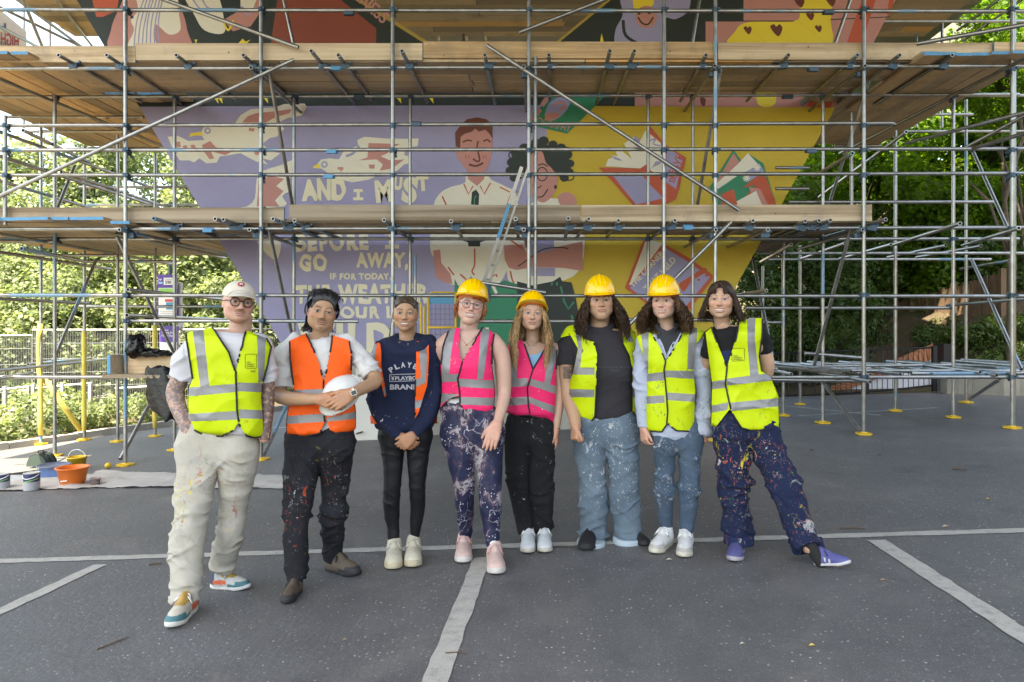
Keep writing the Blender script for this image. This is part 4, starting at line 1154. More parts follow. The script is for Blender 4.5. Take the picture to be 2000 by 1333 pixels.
lw = empty('low_wall', P(1920, 780, 12.9), 'low pale concrete retaining wall below the earth bank', 'wall')
pw = [(1836, 740, 776, 13.6), (1850, 740, 778, 13.2), (1900, 738, 779, 12.9), (1960, 738, 784, 12.5), (2080, 737, 792, 12.2)]
for (x0, t0, b0, Ya), (x1, t1, b1, Yb) in zip(pw, pw[1:]):
    MB().poly_prism([P(x0, t0, Ya), P(x1 - .6, t1, Yb), P(x1 - .6, b1 + 4, Yb), P(x0, b0 + 4, Ya)], (0.02, .25, 0)).build('wall_section', M['concrete'], lw)
# sunlit brick house glimpsed through the trees on the right
hs = empty('brick_house', (8.5, 36, 0), 'sunlit pale brick house glimpsed through the ivy on the right', 'house')
MB().box(3.0, 19.0, 36, 44, -1, 6.4).build('wall', plain('pale brick wall', (.52, .36, .28), .85, 0, .2, 2), hs)
MB().poly_prism([(2.6, 35.6, 6.4), (2.6, 44.4, 6.4), (2.6, 40, 9.6)], (16.8, 0, 0)).build('roof', plain('roof tiles', (.25, .12, .08), .9), hs)
for x in (5.5, 9.5, 13.5):
    for z in (1.2, 4.0): MB().box(x, x + 1.2, 35.94, 36.02, z, z + 1.3).build('window', plain('window glass', (.03, .04, .05), .1), hs)
# ================================================================ left side: mesh fence panels, low railing, bicycle, parking signs
M['galv'] = plain('galvanised wire', (.42, .43, .43), .5, .5, .15, 10)
fpan = MB()
W_, H_ = 3.1, 1.75
for x in np.linspace(0, W_, 52): fpan.tube([(x, 0, .1), (x, 0, H_)], .0045, 4, False)
for z in (.35, .62, .9, 1.18, 1.5): fpan.tube([(0, -.006, z), (W_, -.006, z)], .006, 4, False)
wire_me = fpan.mesh(); wire_me.materials.append(M['galv'])
fr_me = MB().tube([(0, 0, 0), (0, 0, H_ + .02), (W_, 0, H_ + .02), (W_, 0, 0)], .022, 8).mesh(); fr_me.materials.append(M['galv'])
for i, (a, b) in enumerate((((-110, 14.4), (62, 14.9)), ((64, 14.9), (232, 15.4)), ((234, 15.4), (410, 15.9)), ((412, 15.9), (600, 16.6)))):
    A, B = Vector((xx(*a), a[1], 0)), Vector((xx(*b), b[1], 0))
    e = empty('mesh_fence_panel', (A.x, A.y, zy(858, A.y) if False else float(terrain_z(np.array(A.x), np.array(A.y))) + .05), 'galvanised wire mesh fence panel behind the kerb', 'fence panel', 'wire mesh fence panels')
    e.rotation_euler = (0, 0, math.atan2(B.y - A.y, B.x - A.x))
    sc = (B - A).length / W_
    for nm, me in (('wire_mesh', wire_me), ('frame', fr_me)):
        o = bpy.data.objects.new(nm, me); COL.objects.link(o); o.parent = e; o.scale = (sc, 1, 1.05)
        if nm == 'wire_mesh': o['kind'] = 'stuff'
for i, (xa, xb, Y) in enumerate(((-40, 58, 13.4), (62, 180, 13.9), (225, 400, 14.2))):
    a, b = Vector((xx(xa, Y), Y, 0)), Vector((xx(xb, Y + .4), Y + .4, 0)); z0 = float(terrain_z(np.array(a.x), np.array(a.y)))
    e = empty('hoop_railing', (a.x, a.y, z0), 'low pale tube railing with posts in front of the wire fence', 'railing', 'low tube railings')
    MB().tube([a + Vector((0, 0, z0 + .72)), b + Vector((0, 0, z0 + .8))], .025, 8).tube([a + Vector((0, 0, z0 + .3)), b + Vector((0, 0, z0 + .36))], .02, 8).build('rail', M['galv'], e)
    for t_ in (.03, .5, .97):
        p = a.lerp(b, t_); MB().box(p.x - .03, p.x + .03, p.y - .03, p.y + .03, z0 - .1, z0 + .82).build('post', M['galv'], e)
# bicycle
bz = zy(846, 17.0); bx = xx(172, 17.0); By = 17.0
bike = empty('bicycle', (bx, By, bz), 'grey bicycle parked behind the wire fence', 'bicycle')
M['bike'] = plain('bicycle paint', (.10, .11, .13), .35, .3)
def wheel(cx):
    mb = MB(); r_ = .30
    pts = [(cx + r_ * math.cos(a), By, bz + .31 + r_ * math.sin(a)) for a in np.linspace(0, 2 * math.pi, 25)]
    w = mb.tube(pts, .018, 6, False).build('wheel', M['black'], bike)
    sp = MB()
    for a in np.linspace(0, 2 * math.pi, 13)[:-1]: sp.tube([(cx, By, bz + .31), (cx + r_ * math.cos(a), By, bz + .31 + r_ * math.sin(a))], .003, 3, False)
    tag(sp.build('spokes', M['galv'], w), kind='stuff')
wheel(bx - .48); wheel(bx + .46)
q = lambda x, z: (bx + x, By, bz + z)
MB().tube([q(-.48, .31), q(-.1, .28), q(-.2, .78)], .018, 6).tube([q(-.48, .31), q(-.17, .68), q(.34, .72)], .016, 6).tube([q(-.1, .28), q(.34, .70)], .02, 6).tube([q(.46, .31), q(.33, .86)], .017, 6).build('frame', M['bike'], bike)
MB().obox(q(-.22, .82), (.12, 0, .0), (0, .05, 0), (0, 0, .03)).build('saddle', M['black'], bike)
MB().tube([(bx + .40, By - .25, bz + .93), (bx + .33, By - .05, bz + .9), (bx + .33, By + .05, bz + .9), (bx + .40, By + .25, bz + .93)], .013, 6).build('handlebar', M['galv'], bike)
# parking signs
Ys = 14.2
def sbox(x0, x1, y0, y1, d, t_=.02): return MB().box(xx(x0, Ys), xx(x1, Ys), Ys - d - t_, Ys - d, zy(y1, Ys), zy(y0, Ys))
M['purple'] = plain('purple sign print', (.085, .045, .27), .5, 0, .06); M['swhite'] = plain('sign white', (.72, .72, .70), .5, 0, .04); M['sgreen'] = plain('sign green', (.22, .50, .10), .5); M['sgrey'] = plain('sign back', (.40, .41, .42), .6)
sg = empty('parking_sign', P(332, 760, Ys), 'tall purple and white pay parking tariff sign on a post', 'sign')
MB().tube([P(332, 512, Ys + .05), P(332, 880, Ys + .05)], .04, 10).build('post', plain('green post', (.08, .14, .10), .6), sg)
sbox(309, 347, 537, 628, 0).build('panel', M['purple'], sg); sbox(346, 355, 552, 646, -.05).build('rear_panel', M['sgrey'], sg)
sbox(321, 345, 543, 557, .022, .004).build('number_field', M['swhite'], sg); sbox(311, 345, 563, 624, .022, .004).build('tariff_field', M['swhite'], sg); sbox(312, 344, 564, 575, .027, .003).build('green_band', M['sgreen'], sg)
sbox(324, 340, 585, 590, .027, .003).build('red_band', plain('sign red', (.55, .06, .08), .5), sg); sbox(326, 340, 591, 605, .027, .003).build('blue_block', plain('sign blue', (.05, .25, .42), .5), sg); sbox(311, 319, 551, 555, .023, .003).build('logo_bar', plain('sign light blue', (.25, .45, .75), .5), sg)
def stext(txt, x0, y0, x1, y1, d, mat, par):
    v, f = text_box(txt, x0, y0, x1, y1); MB().add([Vector((xx(x, Ys), Ys - d, zy(y, Ys))) for x, y in v], f).build('lettering', mat, par)
stext('590', 324, 549, 336, 555, .029, M['black'], sg); stext('Location', 324, 544, 338, 548, .029, M['sgrey'], sg); stext('MiP', 311, 545, 317, 549, .0235, M['swhite'], sg)
for y in (608, 612, 616): sbox(314, 340, y, y + 1, .027, .003).build('print_line', M['sgrey'], sg)
s2 = empty('parking_sign', P(330, 770, Ys - .1), 'lower purple welcome sign with white lettering beneath the tariff sign', 'sign')
Ys -= .08
sbox(313, 349, 637, 690, 0).build('panel', M['purple'], s2); sbox(314, 347, 669, 690, .022, .004).build('lower_field', M['swhite'], s2)
stext('Welcome to', 316, 643, 330, 647, .024, M['swhite'], s2); stext('Parking Road', 317, 648, 344, 653, .024, M['swhite'], s2); stext('Pay and Display', 317, 654, 344, 659, .024, M['swhite'], s2)
MB().tube([P(318, 690, Ys + .05), P(318, 790, Ys + .05)], .03, 8).tube([P(345, 690, Ys + .05), P(345, 790, Ys + .05)], .03, 8).build('post', M['galv'], s2)
# ================================================================ painting kit on a dust sheet
M['sheet'] = plain('canvas dust sheet', (.37, .355, .33), .9, 0, .10, 3, .5, 18)
def dust_sheet(name, pts, nx, ny, label):
    a, b, c, d = [G(*p) for p in pts]
    V, Fc = [], []
    from mathutils import noise
    for j in range(ny + 1):
        for i in range(nx + 1):
            u, v = i / nx, j / ny
            p = a.lerp(b, u).lerp(d.lerp(c, u), v)
            e = noise.noise(Vector((u * 9, v * 3, 1.3))) * .05
            p = p + Vector((0, e, 0)); 
            z = gz(p.x, p.y) + .006 + .035 * max(0, noise.noise(Vector((p.x * 3.1, p.y * 7, 2)))) + .022 * abs(noise.noise(Vector((p.x * 9, p.y * 9, 5))))
            V.append((p.x, p.y, z))
    for j in range(ny):
        for i in range(nx):
            k = j * (nx + 1) + i
            Fc.append((k, k + 1, k + nx + 2, k + nx + 1))
    o = link(name, mesh_from(V, Fc, True), M['sheet'])
    return tag(o, label, 'dust sheet')
dust_sheet('dust_sheet', [(-60, 962), (330, 951), (345, 926), (-40, 930)], 60, 14, 'crumpled pale canvas dust sheet under the paint pots')
dust_sheet('dust_sheet', [(150, 952), (560, 957), (570, 930), (190, 922)], 60, 12, 'long folded canvas dust sheet stretching behind the man in cream trousers')
def tin(px, y, r, h, label, label_col):
    p = G(px, y); e = empty('paint_tin', p, label, 'paint tin')
    MB().lathe([(0, 0), (r, 0), (r, h * .97), (r * 1.03, h * .98), (r * 1.03, h), (r * .9, h), (r * .9, h * .96), (0, h * .96)], p).build('can', M['galv'], e, True)
    n = 20; v, f = [], []
    mats = plain('tin label navy', (.03, .035, .11), .4); 
    for zz, nm, mt in (((.52, .95), 'label_top', mats), ((.05, .515), 'label_bottom', plain('tin label grey', (.33, .34, .36), .4))):
        MB().lathe([(r * 1.008, h * zz[0]), (r * 1.008, h * zz[1])], p, 28).build(nm, mt, e, True)
    v, f = [], []
    for i in range(15):
        a = -math.pi * .95 + i / 14 * math.pi * .9
        zz = .45 + .22 * (i / 14) ** 1.5
        for dz in (0, .05): v.append((p.x + r * 1.014 * math.cos(a), p.y + r * 1.014 * math.sin(a), p.z + h * (zz + dz)))
    f = [(2 * i, 2 * i + 2, 2 * i + 3, 2 * i + 1) for i in range(14)]
    MB().add(v, f).build('green_swoosh', M['sgreen'], e)
    MB().tube([(p.x + r * 1.05 * math.cos(a), p.y + r * 1.05 * math.sin(a), p.z + h * (.92 - .22 * math.sin(-a))) for a in np.linspace(-math.pi, 0, 15)], .0045, 6).build('handle', M['swhite'], e, True)
    MB().lathe([(0, h * 1.0), (r * .98, h * .985)], p).build('lid', plain('tin lid', (.5, .5, .5), .4, .3), e)
    return e
tin(62, 958, .075, .19, 'navy and grey paint tin with a green stripe beside the orange tub', None)
tin(4, 956, .07, .17, 'navy paint tin with a green stripe at the end of the dust sheet', None)
# orange tub with ragged paint stains
def m_tub():
    t = NT('orange tub plastic'); v = t.coord('World'); n = t.noise(v, 9, 5, .7)
    c = t.ramp(n, [(.35, (.72, .15, .015)), (.62, (.68, .17, .03)), (.72, (.40, .16, .08))]); t.set(c, .4, 0, .4); return t.m
p = G(142, 948); tub = empty('builders_tub', p, 'orange plastic builders tub stained with paint', 'tub')
MB().lathe([(0, 0), (.105, 0), (.112, .01), (.150, .185), (.165, .19), (.168, .2), (.150, .2), (.140, .185), (.100, .015), (0, .015)], p, 32).build('bowl', m_tub(), tub, True)
MB().obox(p + Vector((0, -.142, .075)), (.035, 0, .003), (0, .006, 0), (0, 0, .004)).build('rim_mark', M['swhite'], tub)
p = G(103, 932); tray = empty('paint_tray', p, 'blue plastic box of brushes with a paint-smeared lid', 'box')
MB().poly_prism([p + Vector(v) for v in ((-.11, -.07, 0), (.11, -.07, 0), (.11, .09, 0), (-.11, .09, 0))], (0, 0, .11)).build('box', plain('blue box', (.09, .16, .34), .4, 0, .3, 30), tray)
MB().lathe([(.17, .125), (.175, .14), (.165, .145), (.15, .13), (0, .128)], p + Vector((0, .02, 0)), 28).build('lid', plain('smeared lid', (.10, .12, .18), .4, 0, .6, 22), tray, True)
p = G(150, 918); yb = empty('yellow_bucket', p, 'yellow bucket with white handle standing behind the orange tub', 'bucket')
MB().lathe([(0, 0), (.085, 0), (.105, .15), (.112, .15), (.112, .165), (.098, .165), (.08, .02), (0, .02)], p, 24).build('pail', M['yellow'], yb, True)
MB().tube([p + Vector((.108 * math.cos(a), 0, .15 + .10 * math.sin(a))) for a in np.linspace(0, math.pi, 13)], .004, 6).build('handle', M['swhite'], yb, True)
p = G(186, 948); cup = empty('plastic_cup', p, 'clear plastic pot with pink paint residue beside the orange tub', 'pot')
t = NT('cloudy clear plastic'); t.set((.62, .48, .46), .25, 0, .5); t.b.inputs['Transmission Weight'].default_value = .55
MB().lathe([(0, 0), (.045, 0), (.052, .075), (.056, .075), (.056, .08), (.048, .08), (.042, .006), (0, .006)], p, 20).build('pot', t.m, cup, True)
p = G(82, 912); db = empty('tool_bag', p, 'dark green rounded tool bag lying behind the paint tins', 'bag')
V, Fc = [], []
for j in range(13):
    for k in range(2):
        a = math.pi * j / 12
        V.append(p + Vector((.13 * math.cos(a), -.10 + .2 * k, .02 + .155 * math.sin(a))))
for j in range(12): Fc.append((2 * j, 2 * j + 2, 2 * j + 3, 2 * j + 1))
Fc += [tuple(range(0, 26, 2)), tuple(range(25, 0, -2)), (0, 1, 25, 24)]
MB().add(V, Fc).build('body', plain('dark green fabric', (.035, .055, .045), .7, 0, .2, 10), db)
for k in range(3): MB().tube([p + Vector((.134 * math.cos(a), -.08 + .08 * k, .02 + .16 * math.sin(a))) for a in np.linspace(.05, 3.09, 13)], .009, 6).build('seam', M['black'], db)
MB().tube([p + Vector((.04, -.02, .17)), p + Vector((.03, -.02, .21)), p + Vector((-.03, -.02, .21)), p + Vector((-.04, -.02, .17))], .009, 6).build('handle', M['black'], db)
p = G(40, 938); brushbox = empty('roller_tray', p, 'pale paint roller tray with dark edges between the tins', 'tray')
MB().box(p.x - .14, p.x + .10, p.y - .08, p.y + .1, p.z, p.z + .06).build('tray', M['sgrey'], brushbox)
MB().obox(p + Vector((-.02, .02, .075)), (.16, 0, .02), (0, .02, 0), (0, 0, .012)).build('handle', M['black'], brushbox)
# yellow ball, twigs and litter on the asphalt
p = G(211, 915); b_ = blob('yellow_ball', p + Vector((0, 0, .035)), (.036, .036, .034), 4, .18, M['yellow'], 2); tag(b_, 'crumpled yellow paper ball on the asphalt by a base plate', 'litter')
M['twig'] = plain('dry twig', (.10, .065, .04), .9); M['dleaf'] = plain('dry leaf', (.32, .20, .08), .9)
def twig(a, b, r_, label):
    a, b = G(*a), G(*b); m_ = a.lerp(b, .45) + Vector((.012, .01, 0))
    o = MB().tube([a + Vector((0, 0, r_)), m_ + Vector((0, 0, r_ * 1.6)), b + Vector((0, 0, r_))], [r_, r_ * .9, r_ * .4], 5).build('twig', M['twig']); tag(o, label, 'twig')
twig((190, 1270), (252, 1246), .004, 'thin dark twig lying alone in the left foreground asphalt')
twig((1641, 1034), (1690, 1035), .006, 'pale stick beside the long painted line'); twig((291, 1105), (317, 1103), .006, 'short broken twig beside the painted line near cream trousers')
twig((870, 1278), (915, 1280), .004, 'fine dead stem lying on the middle painted line'); twig((1860, 918), (1890, 920), .008, 'reddish scrap of bark on the right hand asphalt')
for i, (x, y, s, c) in enumerate(((1847, 1030, .03, (.40, .33, .22)), (1307, 1095, .022, (.42, .38, .3)), (1930, 976, .02, (.5, .3, .05)), (1640, 1110, .02, (.25, .2, .12)), (673, 1252, .013, (.42, .3, .2)), (1585, 880, .03, (.12, .08, .05)), (1450, 1260, .014, (.5, .46, .36)), (1586, 1263, .016, (.55, .42, .12)), (1725, 1135, .02, (.25, .19, .11)), (1920, 880, .02, (.3, .2, .1)), (1718, 890, .025, (.1, .08, .06)))):
    p = G(x, y); me = mesh_from([p + Vector((-s, 0, .003)), p + Vector((0, s * .5, .012)), p + Vector((s, .1 * s, .004)), p + Vector((0, -s * .5, .010))], [(0, 3, 2, 1)])
    tag(link('fallen_leaf', me, plain('dry leaf %d' % i, c, .9)), 'small dry leaf scrap lying on the asphalt', 'leaf', 'leaf scraps on the asphalt')
# ================================================================ soft-body modeller: smooth unions of limbs and lofts, meshed by surface nets
def vnoise(p, seed=0):
    "value noise on (n,3) points, 0..1"
    p = np.asarray(p, np.float64); i = np.floor(p).astype(np.int64); f = p - i; f = f * f * (3 - 2 * f)
    def hsh(a, b, c):
        n = a * 374761393 + b * 668265263 + c * 2147483647 + seed * 974634
        n = (n ^ (n >> 13)) * 1274126177; n = n & 0x7fffffff
        return ((n ^ (n >> 16)) & 0xffff) / 65535.0
    x, y, z = i[:, 0], i[:, 1], i[:, 2]; r = 0
    for dx in (0, 1):
        for dy in (0, 1):
            for dz in (0, 1):
                w = (f[:, 0] if dx else 1 - f[:, 0]) * (f[:, 1] if dy else 1 - f[:, 1]) * (f[:, 2] if dz else 1 - f[:, 2])
                r = r + w * hsh(x + dx, y + dy, z + dz)
    return r
def fbm(p, seed=0, octs=3):
    r, a, s = 0, .5, 1.0
    for o in range(octs):
        r = r + a * vnoise(p * s + o * 17.3, seed + o); a *= .5; s *= 2.03
    return r
def smin(a, b, k):
    h = np.clip(k - np.abs(a - b), 0, None) / k
    return np.minimum(a, b) - h * h * k * .25
def smax(a, b, k): return -smin(-a, -b, k)
def ellip(x, y, z, c, r):
    px, py, pz = x - c[0], y - c[1], z - c[2]
    k0 = np.sqrt((px / r[0]) ** 2 + (py / r[1]) ** 2 + (pz / r[2]) ** 2)
    k1 = np.sqrt((px / r[0] ** 2) ** 2 + (py / r[1] ** 2) ** 2 + (pz / r[2] ** 2) ** 2) + 1e-9
    return k0 * (k0 - 1) / k1
class Prim:
    def __init__(s, lo, hi, fn, k=.02, op='add'):
        s.lo, s.hi, s.fn, s.k, s.op = np.array(lo, float), np.array(hi, float), fn, k, op
def chain(pts, rad, depth=1.0, k=.03, flat_end=False, flat_start=False, cuts=()):
    "tapered limb through points; depth squashes it front to back"
    pts = [np.array(p, float) for p in pts]; rad = list(map(float, rad))
    # resample smoothly
    if len(pts) > 2:
        P2, R2 = [], []
        for i in range(len(pts) - 1):
            p0, p1, p2, p3 = pts[max(i - 1, 0)], pts[i], pts[i + 1], pts[min(i + 2, len(pts) - 1)]
            r0, r1, r2, r3 = rad[max(i - 1, 0)], rad[i], rad[i + 1], rad[min(i + 2, len(pts) - 1)]
            for j in range(3):
                t = j / 3
                cr = lambda a, b, c, d: .5 * ((2 * b) + (-a + c) * t + (2 * a - 5 * b + 4 * c - d) * t * t + (-a + 3 * b - 3 * c + d) * t ** 3)
                P2.append(cr(p0, p1, p2, p3)); R2.append(max(.003, cr(r0, r1, r2, r3)))
        P2.append(pts[-1]); R2.append(rad[-1]); pts, rad = P2, R2
    mr = max(rad); lo = np.min(pts, 0) - mr * 1.05; hi = np.max(pts, 0) + mr * 1.05
    def fn(x, y, z):
        d = None
        for a, b, ra, rb in zip(pts, pts[1:], rad, rad[1:]):
            ab = b - a; L2 = float(ab @ ab) + 1e-12
            t = np.clip(((x - a[0]) * ab[0] + (y - a[1]) * ab[1] + (z - a[2]) * ab[2]) / L2, 0, 1)
            dx = x - (a[0] + t * ab[0]); dy = (y - (a[1] + t * ab[1])) / depth; dz = z - (a[2] + t * ab[2])
            e = np.sqrt(dx * dx + dy * dy + dz * dz) - (ra + (rb - ra) * t)
            d = e if d is None else np.minimum(d, e)
        if flat_end:
            n = pts[-1] - pts[-2]; n = n / np.linalg.norm(n); d = smax(d, (x - pts[-1][0]) * n[0] + (y - pts[-1][1]) * n[1] + (z - pts[-1][2]) * n[2], .006)
        if flat_start:
            n = pts[0] - pts[1]; n = n / np.linalg.norm(n); d = smax(d, (x - pts[0][0]) * n[0] + (y - pts[0][1]) * n[1] + (z - pts[0][2]) * n[2], .006)
        return d
    return Prim(lo, hi, fn, k)
def ball(c, r, k=.02, rot=None, op='add'):
    c = np.array(c, float); r = np.array(r if hasattr(r, '__len__') else (r, r, r), float); m = r.max() * 1.05
    def fn(x, y, z):
        if rot is None: return ellip(x, y, z, c, r)
        dx, dy, dz = x - c[0], y - c[1], z - c[2]
        q = [rot[0][i] * dx + rot[1][i] * dy + rot[2][i] * dz for i in range(3)]
        return ellip(q[0], q[1], q[2], (0, 0, 0), r)
    return Prim(c - m, c + m, fn, k, op)
def loft(zs, cx, w, yc, d, expo=2.4, grow=0.0, k=.03):
    "stack of rounded slices (z ascending)"
    zs, cx, w, yc, d = [np.array(a, float) for a in (zs, cx, w, np.broadcast_to(yc, len(zs)), d)]
    w, d = np.maximum(w + grow, .004), np.maximum(d + grow, .004)
    z0, z1 = zs[0] - grow * .3, zs[-1] + grow
    lo = (np.min(cx - w), np.min(yc - d), z0); hi = (np.max(cx + w), np.max(yc + d), z1)
    def fn(x, y, z):
        zz = z[0, 0, :] if z.ndim == 3 else z
        f = lambda a: np.interp(zz, zs, a)
        W, D, CX, YC = f(w), f(d), f(cx), f(yc)
        r = (np.abs((x - CX) / W) ** expo + np.abs((y - YC) / D) ** expo) ** (1 / expo)
        return smax((r - 1) * np.minimum(W, D), np.maximum(z - z1, z0 - z), .02)
    return Prim(lo, hi, fn, k)
def surface(prims, h, lo=None, hi=None, pad=None):
    prims = [p for p in prims if p is not None]
    if pad is None: pad = 2.5 * h
    L = np.min([p.lo for p in prims if p.op == 'add'], 0) - pad; Hh = np.max([p.hi for p in prims if p.op == 'add'], 0) + pad
    if lo is not None: L = np.maximum(L, np.array(lo))
    if hi is not None: Hh = np.minimum(Hh, np.array(hi))
    n = np.maximum(np.ceil((Hh - L) / h).astype(int) + 1, 3)
    ax = [L[i] + h * np.arange(n[i]) for i in range(3)]
    Fd = np.full(tuple(n), 1.0, np.float64)
    for p in prims:
        m = p.k + 3 * h
        sl = []
        ok = True
        for i in range(3):
            a = int(max(0, math.floor((p.lo[i] - m - L[i]) / h))); b = int(min(n[i], math.ceil((p.hi[i] + m - L[i]) / h) + 1))
            if b - a < 1: ok = False
            sl.append(slice(a, b))
        if not ok: continue
        x, y, z = np.meshgrid(ax[0][sl[0]], ax[1][sl[1]], ax[2][sl[2]], indexing='ij', sparse=False)
        d = p.fn(x, y, z); s = tuple(sl)
        if p.op == 'add': Fd[s] = smin(Fd[s], d, p.k)
        elif p.op == 'cut': Fd[s] = smax(Fd[s], -d, p.k)
        else: Fd[s] = np.maximum(Fd[s], d)
    return nets(Fd, L, h)
def nets(Fd, L, h):
    S = Fd < 0
    c = [S[i:S.shape[0] - 1 + i, j:S.shape[1] - 1 + j, k:S.shape[2] - 1 + k] for i in (0, 1) for j in (0, 1) for k in (0, 1)]
    tot = sum(a.astype(np.int8) for a in c)
    mix = (tot > 0) & (tot < 8)
    I, J, K = np.nonzero(mix)
    if len(I) == 0: return np.zeros((0, 3)), np.zeros((0, 4), int)
    val = {}
    for i in (0, 1):
        for j in (0, 1):
            for k in (0, 1): val[(i, j, k)] = Fd[I + i, J + j, K + k]
    acc = np.zeros((len(I), 3)); cnt = np.zeros(len(I))
    cor = list(val)
    for a in cor:
        for ax_ in range(3):
            if a[ax_] == 0:
                b = tuple(a[q] + (q == ax_) for q in range(3))
                va, vb = val[a], val[b]; m = (va < 0) != (vb < 0)
                t = np.where(m, va / np.where(m, va - vb, 1), 0)
                for q in range(3): acc[:, q] += np.where(m, a[q] + (t if q == ax_ else 0), 0)
                cnt += m
    V = L + h * (np.stack([I, J, K], 1) + acc / cnt[:, None])
    idx = np.full(mix.shape, -1, np.int64); idx[I, J, K] = np.arange(len(I))
    Q = []
    sh = S.shape
    for ax_ in range(3):
        o1, o2 = (ax_ + 1) % 3, (ax_ + 2) % 3
        a = [slice(None)] * 3; b = [slice(None)] * 3
        a[ax_] = slice(0, sh[ax_] - 1); b[ax_] = slice(1, sh[ax_])
        for o in (o1, o2):
            a[o] = slice(1, sh[o] - 1); b[o] = slice(1, sh[o] - 1)
        A, B = S[tuple(a)], S[tuple(b)]
        e = np.argwhere(A != B)
        if len(e) == 0: continue
        inside = A[tuple(e.T)]
        base = e.copy(); base[:, o1] += 1; base[:, o2] += 1
        def cell(d1, d2):
            q = base.copy(); q[:, o1] -= d1; q[:, o2] -= d2
            return idx[tuple(q.T)]
        q = np.stack([cell(1, 1), cell(0, 1), cell(0, 0), cell(1, 0)], 1)
        q[~inside] = q[~inside][:, ::-1]
        Q.append(q)
    Q = np.concatenate(Q); Q = Q[(Q >= 0).all(1)]
    return V, Q
def vnormals(V, Q):
    n = np.cross(V[Q[:, 2]] - V[Q[:, 0]], V[Q[:, 3]] - V[Q[:, 1]])
    N = np.zeros_like(V)
    for i in range(4): np.add.at(N, Q[:, i], n)
    return N / (np.linalg.norm(N, axis=1)[:, None] + 1e-12)
def join(parts):
    Vs, Qs, o = [], [], 0
    for V, Q in parts:
        Vs.append(V); Qs.append(Q + o); o += len(V)
    return np.concatenate(Vs), np.concatenate(Qs)
def topx(V):
    return np.stack([PX + V[:, 0] * F / V[:, 1], PY - (V[:, 2] - H) * F / V[:, 1]], 1)
def inpoly(pt, poly):
    x, y = pt[:, 0], pt[:, 1]; r = np.zeros(len(pt), bool); n = len(poly)
    for i in range(n):
        (x0, y0), (x1, y1) = poly[i], poly[(i + 1) % n]
        if y0 == y1: continue
        c = (y0 > y) != (y1 > y)
        r ^= c & (x < (x1 - x0) * (y - y0) / (y1 - y0) + x0)
    return r
def snap(V, Q, polys, tol, front):
    "pull vertices near a traced edge onto it so cut cloth has clean edges"
    px = topx(V); best = np.full(len(V), tol); tgt = px.copy()
    for poly in polys:
        for (x0, y0), (x1, y1) in zip(poly, poly[1:] + poly[:1]):
            e = np.array((x1 - x0, y1 - y0)); L2 = e @ e + 1e-9
            sel = (px[:, 0] > min(x0, x1) - tol) & (px[:, 0] < max(x0, x1) + tol) & (px[:, 1] > min(y0, y1) - tol) & (px[:, 1] < max(y0, y1) + tol) & front
            i = np.nonzero(sel)[0]
            if len(i) == 0: continue
            t = np.clip(((px[i] - (x0, y0)) @ e) / L2, 0, 1); q = np.array((x0, y0)) + t[:, None] * e
            dd = np.linalg.norm(px[i] - q, axis=1); m = dd < best[i]
            best[i[m]] = dd[m]; tgt[i[m]] = q[m]
    V = V.copy(); Y_ = V[:, 1]
    V[:, 0] = (tgt[:, 0] - PX) / F * Y_; V[:, 2] = H + (PY - tgt[:, 1]) / F * Y_
    return V
def crop(V, Q, keep):
    Q = Q[keep]; u = np.unique(Q); m = np.full(len(V), -1); m[u] = np.arange(len(u))
    return V[u], m[Q]
class Surf:
    "ray target for laying piping, print and tape on a garment"
    def __init__(s, V, Q):
        s.b = BVHTree.FromPolygons([tuple(v) for v in V], [tuple(int(i) for i in q) for q in Q])
    def hit(s, x, y, off=.004):
        o = Vector((0, 0, H)); d = (P(x, y, 1.0) - o).normalized()
        r = s.b.ray_cast(o, d)
        if r[0] is None: return None
        n = r[1] if r[1].dot(d) < 0 else -r[1]
        return r[0] + n * off
    def line(s, pts, off=.004, step=3.0):
        out = []
        for (x0, y0), (x1, y1) in zip(pts, pts[1:]):
            n = max(1, int(math.hypot(x1 - x0, y1 - y0) / step))
            for i in range(n):
                for ex, ey in ((0, 0), (1.3, 0), (-1.3, 0), (0, -1.3), (0, 1.3)):
                    h = s.hit(x0 + (x1 - x0) * i / n + ex, y0 + (y1 - y0) * i / n + ey, off)
                    if h is not None: out.append(h); break
        h = s.hit(*pts[-1], off)
        if h is not None: out.append(h)
        return out
def paint_attr(me, C):
    a = me.attributes.new('tone', 'FLOAT_COLOR', 'POINT')
    a.data.foreach_set('color', np.concatenate([C, np.ones((len(C), 1))], 1).astype(np.float32).ravel())
